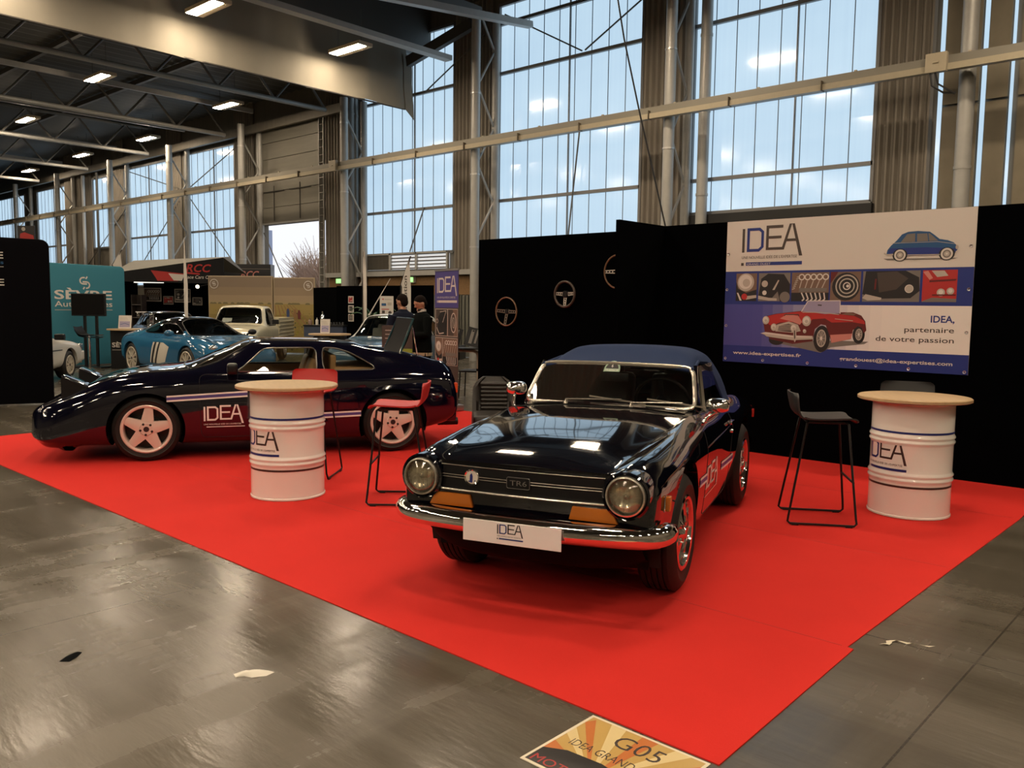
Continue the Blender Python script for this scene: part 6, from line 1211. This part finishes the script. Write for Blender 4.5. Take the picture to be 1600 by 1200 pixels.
def frame(label, u, z, w, h, kind, dim=True):
    """framed picture on the tent's back wall (u along the wall)"""
    o = Vector((-29.43, 12.71, 0)); d = Vector((2.38, 2.16, 0)).normalized(); n = Vector((-d.y, d.x, 0)); t = thing('picture_frame', label, 'picture', o+d*u+n*1.965+Vector((0, 0, z)), math.atan2(d.y, d.x)); q = MB(); q.box((0, -.012, 0), (w, .02, h)); q.build('frame', PAL[PI_['light']], t); q = MB(); q.box((0, -.024, 0), (w*.9, .004, h*.86)); q.build('mount', PAL[PI_['ink']], t); P = Print(lambda a, b, l: (a, -.027-.001*l, b)); tile(P, kind, -w*.42, -h*.36, w*.42, h*.36); P.build('photo', t)
k_ = 29/1318.6*1.07
for lb, a, b, c, d, kd in (('large grey framed picture, leftmost on the black tent wall', 226, 253.5, 452, 473, 'engine'), ('small framed red car picture between two larger ones', 256.5, 272, 464.5, 477.5, 'redcar'), ('framed car picture behind the white flag pole', 274, 299, 453, 474, 'fender'), ('small framed car picture, rightmost on the black tent wall', 302, 317, 466, 478, 'flank')):
    frame(lb, ((a+b)/2-199)*k_*1.0-.93, 1.551+(474-(c+d)/2)*k_, (b-a)*k_, (d-c)*k_, kd)
gc = thing('display_cabinet', 'narrow dark glass cabinet in the tent, left of the framed pictures', 'cabinet', (-29.86, 13.28, 0), math.atan2(2.16, 2.38)); q = MB(); q.box((0, .2, .9), (.36, .03, 1.8)); q.box((-.17, 0, .9), (.02, .4, 1.8)); q.box((.17, 0, .9), (.02, .4, 1.8)); q.build('casing', PAL[PI_['ink']], gc); q = MB()
for z in (.1, .55, 1.0, 1.45): q.box((0, 0, z), (.34, .38, .02))
q.build('shelves', PAL[PI_['grey']], gc); q = MB(); q.ball((0, -.05, 1.13), (.10, .1, .12), 12, 8); q.build('trophy', CHROME, gc, smooth=True)
d2, L2 = wallbox('trailer_body', 'dark charcoal body with pinkish red lettering behind the picture wall', 'stand', (-29.03, 15.87), (-27.60, 17.16), 0, 2.98, .5, mat('trailer_charcoal', (.020, .021, .024), .35)); P = Print(lambda u, v, l: (u, -.004-.001*l, v)); P.t('pink', 'RCC', .82, 2.50, .23, width=.62, bold=.02, slant=.28); P.r('grey', .05, 2.80, 1.9, 2.82); P.build('body_lettering', d2)
# vineyard picture walls
def vine(nm, label, a, b, h, seed, sL, sR):
    t, L = wallbox('picture_wall', label, 'display wall', a, b, .02, h, .12, mat('wall_edge_sand', (.38, .30, .2), .7), .02); rnd = random.Random(seed); cols = {}
    names = ['vine_sky_a', 'vine_sky_b', 'vine_sky_c', 'vine_haze', 'vine_hill', 'vine_field_a', 'vine_field_b', 'vine_leaf', 'vine_leaf_b', 'vine_dark', 'vine_row', 'vine_blue', 'vine_maroon', 'vine_white']
    rgb = [(.22, .165, .115), (.26, .195, .125), (.32, .24, .15), (.32, .25, .14), (.15, .125, .06), (.29, .215, .065), (.23, .17, .045), (.20, .17, .025), (.27, .22, .035), (.030, .034, .012), (.24, .13, .05), (.03, .05, .13), (.12, .022, .02), (.62, .55, .46)]
    ml = [mat(n, c, .6) for n, c in zip(names, rgb)]; q = MB(); ly = [0]
    def p(c, pts): q.mi = names.index('vine_'+c); ly[0] += .15; q.poly([(x, -.003-.0004*ly[0], z) for x, z in pts])
    e = .03
    for c, z0, z1 in (('sky_a', 2.05, h-e), ('sky_b', 1.80, 2.05), ('sky_c', 1.62, 1.80), ('haze', 1.54, 1.62), ('field_a', 1.2, 1.54), ('field_b', .05, 1.2)): p(c, [(e, z0), (L-e, z0), (L-e, z1), (e, z1)])
    for k in range(int(L*9)): x = rnd.uniform(e, L-.16); p('hill', [(x, 1.52), (x+.13, 1.52), (x+.11, 1.565), (x+.05, 1.58), (x+.01, 1.56)])
    for k in range(14): x0 = L*(k+.5)/14; p('row', [(x0-.012, 1.50), (x0+.012, 1.50), (sL+(x0-sL)*2.0+.03, .9), (sL+(x0-sL)*2.0-.03, .9)]) if e < sL+(x0-sL)*2.0 < L-e else None
    for k in range(int(L*150)):
        z = .1+1.25*rnd.random()**1.3; s_ = .015+.05*(1.4-z)*rnd.random()+.01; x = rnd.uniform(.06, L-.10); p(rnd.choice(['leaf', 'leaf_b', 'dark', 'field_a', 'leaf']), [(x, z), (x+s_, z-s_*.3), (x+s_*1.3, z+s_*.7), (x+s_*.3, z+s_)])
    for x, z, c in ((L*.35, 1.28, 'blue'), (L*.52, 1.27, 'row'), (L*.62, 1.24, 'maroon')): p(c, [(x-.04, z-.16), (x+.05, z-.16), (x+.05, z+.04), (x+.02, z+.12), (x-.02, z+.12), (x-.05, z+.02)])
    p('dark', [(L-.35, .05), (L-.05, .05), (L-.06, .9), (L-.2, 1.0), (L-.32, .6)])
    q.build('vineyard_print', ml, t, recalc=False); P = Print(lambda u, v, l: (u, -.03-.001*l, v)); cx = .22 if sR else L-.2; P.ring('white', cx, h-.25, .15, .15, .022); s_mark(P, cx, h-.25, .10, w=.2); P.build('corner_mark', t)
vine('picture_wall', 'left vineyard picture wall behind the cream pickup', (-25.13, 13.38), (-23.28, 14.52), 2.40, 3, 1.9, True); vine('picture_wall', 'right vineyard picture wall beside the black stand', (-23.24, 14.54), (-22.1, 15.27), 2.36, 9, 0., False)
# feather flags
def flag(label, loc, z0, z1, w, lean, txt=None, col='white', side=1, rz=None, edge='ink'):
    t = thing('feather_flag', label, 'flag', loc, math.atan2(RT.y, RT.x) if rz is None else rz, 'feather flags'); q = MB(); q.tube([(0, 0, 0), (0, 0, z0), (lean*.1, 0, z0+(z1-z0)*.7), (lean, 0, z1)], [.018, .015, .012, .006], 8); q.build('pole', SATIN, t, smooth=True); q = MB(); n = 14; A = []; E_ = []
    for k in range(n+1):
        v = k/n; z = z0+(z1-z0)*v; xl = lean*(.1*v/.7 if v < .7 else .1+.9*(v-.7)/.3); wd = w*(1 if v < .62 else math.sqrt(max(0, 1-((v-.62)/.38)**2)))+.004; xr = w*side if abs(xl) < w else xl; A.append([(xl+(.0+wd*side-xl*(wd/w))*s_, .012*math.sin(v*5+s_*3), z) for s_ in (0, .5, 1)])
    q.grid(A); f_ = q.build('flag_cloth', PAL[PI_[col]], t, smooth=True, recalc=False); q = MB(); q.grid([[(a[0][0]-.004*side, .0-.004, a[0][2]), (a[0][0]+.035*side, -.004, a[0][2])] for a in A]); q.build('flag_border', PAL[PI_[edge]], f_, recalc=False)
    if txt: q = MB(); text(q, txt, lambda a, b: (w*.55*side-b*1.0+.03, -.018, z0+(.60 if len(txt) > 4 else .10)+a), 0, 0, .085 if len(txt) > 4 else .17, width=(z1-z0)*(.52 if len(txt) > 4 else .35), bold=.012); q.build('flag_lettering', PAL[PI_['red' if len(txt) < 4 else 'ink']], f_, recalc=False)
    return t
flag('white feather flag with a black border, just left of the two standing men', (-15.97, 13.49, 0), .5, 2.74, .27, .25, 'distribution'); flag('narrow white feather flag beside the wall of three small pictures', (-14.6, 11.3, 0), .3, 2.68, .085, .02, None, edge='light'); flag('small white feather flag with red letters above the teal wall', (-24.75, 10.25, 0), 1.6, 3.02, .30, .30, 'WE')
wf_ = thing('flag_pole', 'tall thin white banner pole rising behind the azure coupe', 'flag', (-19.9, 9.98, 0), math.atan2(RT.y, RT.x)); q = MB(); q.tube([(0, 0, 0), (0, 0, 2.2), (.015, 0, 3.12)], [.02, .016, .008], 8); q.build('pole', PAL[0], wf_, smooth=True); q = MB(); q.grid([[(.0, 0, z), (.02+.055*min(1, (3.15-z)/1.2), .015*math.sin(z*4), z)] for z in [1.2+.15*k for k in range(13)]]); q.build('banner_cloth', PAL[0], wf_, smooth=True, recalc=False)
q = MB(); q.tube([(-12.78, 10.56, 2.06), (-13.04, 10.25, 1.36)], [.005, .013], 6); q.ball((-13.04, 10.25, 1.36), .022, 8, 6); 
wa = q.build('roof_aerial', PAL[0], smooth=True); tag(wa, 'thin slanting aerial standing on the cream roof of the blue car', 'aerial')
# black stand with three small pictures
wallbox('stand_wall', 'black partition wall with three small square pictures', 'partition wall', (-19.51, 14.20), (-17.2, 14.43), 0, 2.06, .06, BLACKW); wallbox('stand_wall', 'black partition wall to the right of the vineyard picture', 'partition wall', (-21.2, 14.6), (-19.55, 14.24), 0, 2.03, .06, BLACKW); wallbox('stand_wall', 'black partition wall behind the slanting aerial', 'partition wall', (-17.1, 14.4), (-15.9, 14.5), 0, 2.06, .06, BLACKW)
for k, (z, kd) in enumerate(((1.68, 'redcar'), (1.43, 'fender'), (1.19, 'wheel'))):
    t = thing('small_picture', ('topmost small square picture on the black wall', 'middle small square picture on the black wall', 'lowest small square picture on the black wall')[k], 'picture', (-18.87, 14.22, z), math.atan2(.23, 2.31)); q = MB(); q.box((0, -.012, 0), (.20, .02, .20)); q.build('mount', PAL[0], t); P = Print(lambda a, b, l: (a, -.024-.001*l, b)); tile(P, kd, -.075, -.075, .075, .075); P.build('photo', t)
cb = thing('reception_counter', 'dark blue counter with bottles in front of the black wall', 'counter', (-18.0, 12.75, 0), math.atan2(RT.y, RT.x)); q = MB(); q.box((0, 0, .5), (.98, .5, 1.0)); q.build('body', mat('counter_slate', (.035, .05, .09), .6), cb); q = MB(); q.box((0, 0, 1.01), (1.02, .54, .03)); q.build('top', SATIN, cb)
def bottle(label, loc, r, h, m):
    q = MB(); q.lathe([(0, 0), (r, 0), (r, h*.62), (r*.8, h*.72), (r*.35, h*.80), (r*.35, h), (0, h)], 14); return tag(q.build('bottle', m, smooth=True, loc=loc), label, 'bottle', 'bottles on the dark blue counter')
bottle('tall shiny steel flask on the dark blue counter', (-18.08, 12.72, 1.025), .06, .34, CHROME); bottle('short white bottle left of the steel flask', (-18.18, 12.62, 1.025), .035, .18, PAL[0]); bottle('brown bottle at the left end of the counter', (-18.30, 12.5, 1.025), .05, .16, PAL[PI_['brown']])
for k in range(6): q = MB(); q.lathe([(0, 0), (.028, 0), (.034, .075), (.031, .075), (.026, .006), (0, .006)], 12); c = q.build('drinking_glass', glass_mat('cup_glass', (.9, .9, .9), .5), smooth=True, loc=(-17.92+.055*k, 12.78+.05*k, 1.025)); tag(c, 'small drinking glass in the row on the dark blue counter', 'glass', 'glasses on the dark blue counter')
po = thing('poster_board', 'white poster board with blue and red print left of the standing men', 'poster', (-15.7, 12.86, 0), math.atan2(RT.y, RT.x)); q = MB(); q.box((0, 0, 1.52), (.32, .02, .48)); q.build('board', PAL[0], po); q = MB(); q.cyl((0, .03, .02), (0, .03, 1.5), .012, 8); q.build('pole', SATIN, po); q = MB(); q.box((0, .03, .012), (.35, .3, .02)); q.build('foot', SATIN, po)
P = Print(lambda u, v, l: (u, -.012-.001*l, 1.52+v)); P.p('red', [(-.11, .18), (-.06, .18), (-.085, .14)]); P.r('light', -.05, .15, .12, .17); P.r('cobalt', -.12, .01, -.01, .07); P.r('red', -.12, -.08, .06, -.06); P.r('ink', -.11, -.17, -.04, -.10); P.e('ink', .08, -.15, .04); P.r('light', .02, .02, .12, .09); P.build('poster_print', po)
LEAF = mat('palm_green', (.018, .06, .014), .5); pp = thing('potted_palm', 'dark green potted palm beside the white poster board', 'plant', (-16.5, 13.1, 0)); q = MB(); q.lathe([(0, 0), (.14, 0), (.19, .35), (.17, .35), (.13, .03), (0, .03)], 20); q.build('pot', SATIN, pp, smooth=True); q = MB(); q.tube([(0, 0, .05), (.02, 0, .7), (0, .02, 1.1)], [.03, .025, .02], 8); q.build('stem', PAL[PI_['brown']], pp)
for k in range(12):
    a = 2*PI*k/12+.2*(k % 3); q = MB(); l = .45+.1*(k % 3); A = []
    for j in range(8): v = j/7; r_ = l*v; z = 1.08+.42*math.sin(v*2.2)*(.7+.3*(k % 2)); wd = .05*math.sin(PI*min(1, v*.9+.1)); c = Vector((r_*math.cos(a), r_*math.sin(a), z)); n = Vector((-math.sin(a), math.cos(a), 0)); A.append([tuple(c+n*wd+Vector((0, 0, -.02))), tuple(c), tuple(c-n*wd+Vector((0, 0, -.02)))])
    q.grid(A); q.build('frond', LEAF, pp, smooth=True, recalc=False)
# tubular table at the right of the roll-up, with black easels on it
tb = thing('tube_table', 'white tubular trestle table standing behind the roll-up banner', 'table', (-9.82, 9.56, 0), math.atan2(RT.y, RT.x)); TW = mat('cream_tube', (.55, .50, .40), .35); q = MB(); q.tube([(-.30, 0, .03), (-.30, 0, .74), (-.28, 0, .80), (-.22, 0, .83), (.22, 0, .83), (.28, 0, .80), (.30, 0, .74), (.30, 0, .03)], .027, 10); q.build('tube_frame', TW, tb, smooth=True)
for sx in (-.30, .30): q = MB(); q.cyl((sx, -.24, .028), (sx, .24, .028), .027, 10); q.build('foot', TW, tb, smooth=True); q = MB(); q.lathe([(.026, -.02), (.034, -.02), (.034, .02), (.026, .02)], 12, c=(sx, 0, .52), close=True); q.build('clamp', SATIN, tb)
q = MB(); q.box((.04, 0, .868), (.72, .50, .02)); q.build('table_top', SATIN, tb)
for k, (u, lb) in enumerate(((-.10, 'black sloping display easel on the tubular table, left of two'), (.22, 'black sloping display easel on the tubular table, right of two'))):
    p = Vector((-9.82, 9.56, .888))+RT*u; t = thing('display_easel', lb, 'easel', p, math.atan2(RT.y, RT.x)); M = Matrix.Rotation(R(-24), 3, 'X') @ Matrix.Rotation(R(14), 3, 'Y'); q = MB(); q.box((0, 0, .16), (.24, .02, .32), M=M); q.build('panel', SATIN, t); q = MB(); q.box((-.03, -.014, .17), (.05, .004, .24), M=M); q.box((.05, -.014, .17), (.03, .004, .24), M=M); q.build('panel_print', PAL[PI_['grey']], t); q = MB(); q.bar((0, .02, .27), (0, .14, .01), .03, .02); q.build('prop', SATIN, t)
fc = thing('folding_chair', 'dark folding chair behind the tubular table', 'chair', (-10.15, 10.2, 0), R(30)); q = MB(); q.box((0, 0, .45), (.40, .40, .03)); q.build('seat', SATIN, fc, bevel=.01); q = MB(); q.box((-.2, 0, .76), (.03, .40, .24)); q.build('backrest', SATIN, fc, bevel=.01)
for sx in (-1, 1):
    for sy in (-1, 1): q = MB(); q.cyl((.18*sx, .18*sy, .44), (.2*sx, .19*sy, 0), .012, 8); q.build('leg', SATIN, fc)
# info board beside the man, exit lamps, far sign, cabin outside
ib = thing('info_board', 'dark information board with a green stripe beside the standing man', 'board', (-9.86, 8.28, .005), math.atan2(RT.y, RT.x)); q = MB(); q.box((0, 0, .62), (.46, .03, 1.24)); q.build('board', PAL[PI_['ink']], ib)
P = Print(lambda u, v, l: (u, -.017-.0006*l, v)); lg = mat('lime_print', (.22, .30, .03), .5); P.m.mi = 0
for z in (1.16, 1.10, 1.04, .96): P.r('light', -.18, z, .10, z+.012)
P.e('light', .15, 1.10, .03); P.build('board_print', ib); q = MB(); q.box((0, -.018, .86), (.46, .004, .06)); q.build('green_stripe', lg, ib)
for x, y, lb in ((-24.35, 17.86, 'small green emergency lamp beside the dock door column'), (-20.56, 17.85, 'small green emergency lamp on the board strip above the standing men')):
    t = thing('emergency_lamp', lb, 'lamp', (x, y, 2.36)); q = MB(); q.box((0, 0, 0), (.34, .10, .2)); q.build('housing', PAL[PI_['light']], t, bevel=.01); q = MB(); q.box((0, -.055, 0), (.26, .02, .14)); q.build('lens', mat('green_glow', (.2, .6, .3), .4, emit=(.35, 1., .25), es=1.6), t)
hs = thing('far_sign', 'small dark sign with a red shape above the black wall at the left', 'sign', (-28.8, 9.4, 0), math.atan2(RT.y, RT.x)); q = MB(); q.box((0, 0, 3.62), (.52, .04, .44)); q.build('sign_board', PAL[PI_['black']], hs); P = Print(lambda u, v, l: (u, -.022-.001*l, v)); P.p('red', [(-.2, 3.45), (.24, 3.42), (.22, 3.55), (-.05, 3.64), (-.18, 3.6)]); P.e('light', -.08, 3.74, .06); P.build('sign_print', hs); q = MB(); q.cyl((0, .03, 0), (0, .03, 3.6), .02, 8); q.build('pole', STEEL, hs)
q = MB(); q.box((-36.6, 20.7, 2.4), (6.0, .6, 4.8)); tag(q.build('site_cabin', mat('cabin_blue_white', (.42, .50, .72), .6)), 'pale blue white building standing just outside the dock door', 'building')
# ------------------------------------------------------------------ the two men
SKIN = mat('skin', (.42, .21, .13), .55); HAIR = mat('dark_hair', (.010, .007, .006), .9, spec=.08, bump=.3, bscale=200)
def skin_wrap(mb, nm, m, parent, voxel, it=3):
    o = mb.build(nm, m, parent, recalc=True, weld=False); r = o.modifiers.new('r', 'REMESH'); r.mode = 'VOXEL'; r.voxel_size = voxel; s = o.modifiers.new('s', 'SMOOTH'); s.iterations = it; s.factor = .5
    bpy.context.view_layer.update(); dg = bpy.context.evaluated_depsgraph_get(); me = bpy.data.meshes.new_from_object(o.evaluated_get(dg)); o.modifiers.clear(); old = o.data; o.data = me; bpy.data.meshes.remove(old); me.name = nm; me.polygons.foreach_set('use_smooth', [True]*len(me.polygons)); return o
def ell(mb, rows, n=18):   # stacked ellipses (x, y, z, rx, ry)
    mb.grid([[(x+rx*math.cos(2*PI*k/n), y+ry*math.sin(2*PI*k/n), z) for k in range(n)] for x, y, z, rx, ry in rows], cv=True); a = rows[0]; b = rows[-1]
    mb.poly([(a[0]+a[3]*math.cos(2*PI*k/n), a[1]+a[4]*math.sin(2*PI*k/n), a[2]) for k in range(n)]); mb.poly([(b[0]+b[3]*math.cos(2*PI*k/n), b[1]+b[4]*math.sin(2*PI*k/n), b[2]) for k in range(n)])
def man(label, loc, rz, k, arms, head_turn, top, trous, beard=False, collar=None):
    t = thing('person', label, 'person', loc, rz); S = lambda v: Vector(v)*k; hd = Vector((.03, 0, 1.60)); Hm = Matrix.Rotation(head_turn[0], 3, 'Z') @ Matrix.Rotation(head_turn[1], 3, 'Y'); hp = lambda v: (hd+Hm @ Vector(v))*k
    b = MB(); ell(b, [(0*k, 0, z*k, rx*k, ry*k) for z, rx, ry in ((.86, .115, .165), (.95, .12, .17), (1.08, .105, .15), (1.22, .115, .165), (1.34, .115, .185), (1.42, .085, .165), (1.455, .055, .08))])
    b.tube([S((0, 0, 1.42)), hp((-.01, 0, -.09))], [.060*k, .054*k], 12)
    b.ball(hp((0, 0, .02)), (.098*k, .076*k, .108*k), 18, 14, M=Hm); b.ball(hp((.030, 0, -.065)), (.058*k, .054*k, .062*k), 14, 10, M=Hm)
    b.tube([hp((.085, 0, .025)), hp((.112, 0, -.022))], [.010*k, .017*k], 8); b.ball(hp((.088, 0, -.072)), (.016*k, .028*k, .012*k), 10, 6, M=Hm); b.ball(hp((.078, 0, -.108)), (.018*k, .022*k, .016*k), 10, 6, M=Hm)
    for s_ in (-1, 1): b.ball(hp((-.006, .076*s_, -.005)), (.020*k, .010*k, .030*k), 10, 8, M=Hm); b.ball(hp((.080, .030*s_, .042)), (.014*k, .024*k, .009*k), 8, 6, M=Hm)
    for s_, (el, wr, hdir) in zip((-1, 1), arms):
        sh = Vector((0, .185*s_, 1.385)); el = Vector(el); wr = Vector(wr); hdir = Vector(hdir).normalized(); b.tube([S(sh), S(sh.lerp(el, .5)), S(el), S(el.lerp(wr, .4)), S(wr)], [.055*k, .047*k, .040*k, .038*k, .027*k], 10)
        sdv = hdir.cross(Vector((0, 0, 1))); sdv = sdv.normalized() if sdv.length > .1 else Vector((1, 0, 0)); nn = sdv.cross(hdir); b.tube([S(wr), S(wr+hdir*.045), S(wr+hdir*.085)], [.028*k, .036*k, .032*k], 10)
        for f_ in range(4): o = wr+hdir*.08+sdv*(-.027+.018*f_); l = (.062, .074, .070, .055)[f_]; b.tube([S(o), S(o+hdir*l*.55), S(o+hdir*l*.9+nn*.02)], [.0105*k, .0095*k, .008*k], 8)
        o = wr+hdir*.03+sdv*.03; b.tube([S(o), S(o+sdv*.025+hdir*.03), S(o+sdv*.028+hdir*.06)], [.013*k, .011*k, .009*k], 8)
    for s_ in (-1, 1): b.tube([S((0, .09*s_, .90)), S((.01, .095*s_, .70)), S((.015, .10*s_, .48)), S((-.01, .10*s_, .30)), S((-.02, .10*s_, .09))], [.088*k, .078*k, .056*k, .054*k, .036*k], 12)
    body = skin_wrap(b, 'body', SKIN, t, .0095)
    e = MB()
    for s_ in (-1, 1): e.ball(hp((.084, .029*s_, .024)), .009*k, 10, 8)
    e.build('eyes', PAL[PI_['ink']], t, smooth=True)
    h = MB(); h.ball(hp((-.012, 0, .045)), (.101*k, .080*k, .092*k), 18, 12, M=Hm); h.ball(hp((-.050, 0, -.005)), (.062*k, .072*k, .075*k), 14, 10, M=Hm); skin_wrap(h, 'hair', HAIR, t, .010, 2)
    if beard: h = MB(); h.ball(hp((.040, 0, -.082)), (.058*k, .058*k, .050*k), 14, 10, M=Hm); skin_wrap(h, 'beard', mat('brown_beard', (.035, .022, .015), .7, bump=.3, bscale=200), t, .010, 2)
    j = MB(); ell(j, [(0, 0, z*k, rx*k, ry*k) for z, rx, ry in ((.80, .145, .195), (.92, .148, .198), (1.05, .138, .185), (1.22, .142, .192), (1.34, .138, .205), (1.425, .105, .175), (1.455, .075, .095), (1.485, .066, .072))])
    for s_, (el, wr, hdir) in zip((-1, 1), arms): sh = Vector((0, .19*s_, 1.385)); el = Vector(el); wr = Vector(wr); j.tube([S(sh), S(sh.lerp(el, .5)), S(el), S(el.lerp(wr, .5)), S(wr)], [.078*k, .068*k, .061*k, .055*k, .046*k], 12)
    skin_wrap(j, top[0], top[1], t, .012, 4)
    p = MB(); ell(p, [(0, 0, z*k, rx*k, ry*k) for z, rx, ry in ((.78, .13, .18), (.88, .138, .188), (.985, .13, .178))])
    for s_ in (-1, 1): p.tube([S((0, .095*s_, .86)), S((.01, .10*s_, .68)), S((.012, .10*s_, .48)), S((-.01, .10*s_, .28)), S((-.015, .10*s_, .055))], [.108*k, .095*k, .078*k, .070*k, .066*k], 14)
    skin_wrap(p, 'trousers', trous, t, .012, 4)
    for s_ in (-1, 1): f = MB(); f.tube([S((-.075, .10*s_, .045)), S((.0, .10*s_, .055)), S((.09, .105*s_, .042)), S((.165, .108*s_, .032))], [.040*k, .048*k, .044*k, .030*k], 12); skin_wrap(f, 'shoe', SATIN, t, .010, 2)
    if collar: c = MB(); c.lathe([(.066*k, -.02), (.072*k, .0), (.068*k, .035), (.060*k, .035), (.060*k, -.02)], 24, c=S((.005, 0, 1.475)), close=True); c.build('shirt_collar', collar, t, smooth=True); c = MB(); ell(c, [(0, 0, .775*k, .150*k, .200*k), (0, 0, .825*k, .152*k, .202*k)]); c.build('shirt_hem', mat('beige_shirt', (.42, .34, .22), .7), t, smooth=True)
    return t
man('person in a dark navy jacket seen from behind, facing the cars', (-10.55, 8.98, 0), R(172), 1.0, (((-.06, -.26, 1.10), (.08, -.27, .87), (.2, .05, -1)), ((.02, .27, 1.10), (.16, .20, .92), (.4, -.3, -.8))), (.25, .10), ('jacket', mat('navy_jacket', (.009, .012, .024), .85, spec=.1)), mat('dark_trousers', (.008, .008, .010), .9, spec=.08))
man('person in a black sweater with a white collar looking down, arms folded', (-10.03, 8.93, 0), R(258), .985, (((.05, -.25, 1.12), (.24, -.02, 1.06), (.2, .9, .1)), ((.06, .25, 1.11), (.25, .05, 1.10), (.3, -.9, .05))), (-.1, .42), ('sweater', mat('black_sweater', (.0035, .0045, .0045), .95, spec=.06)), mat('black_trousers', (.004, .004, .005), .9, spec=.08), beard=True, collar=PAL[0])
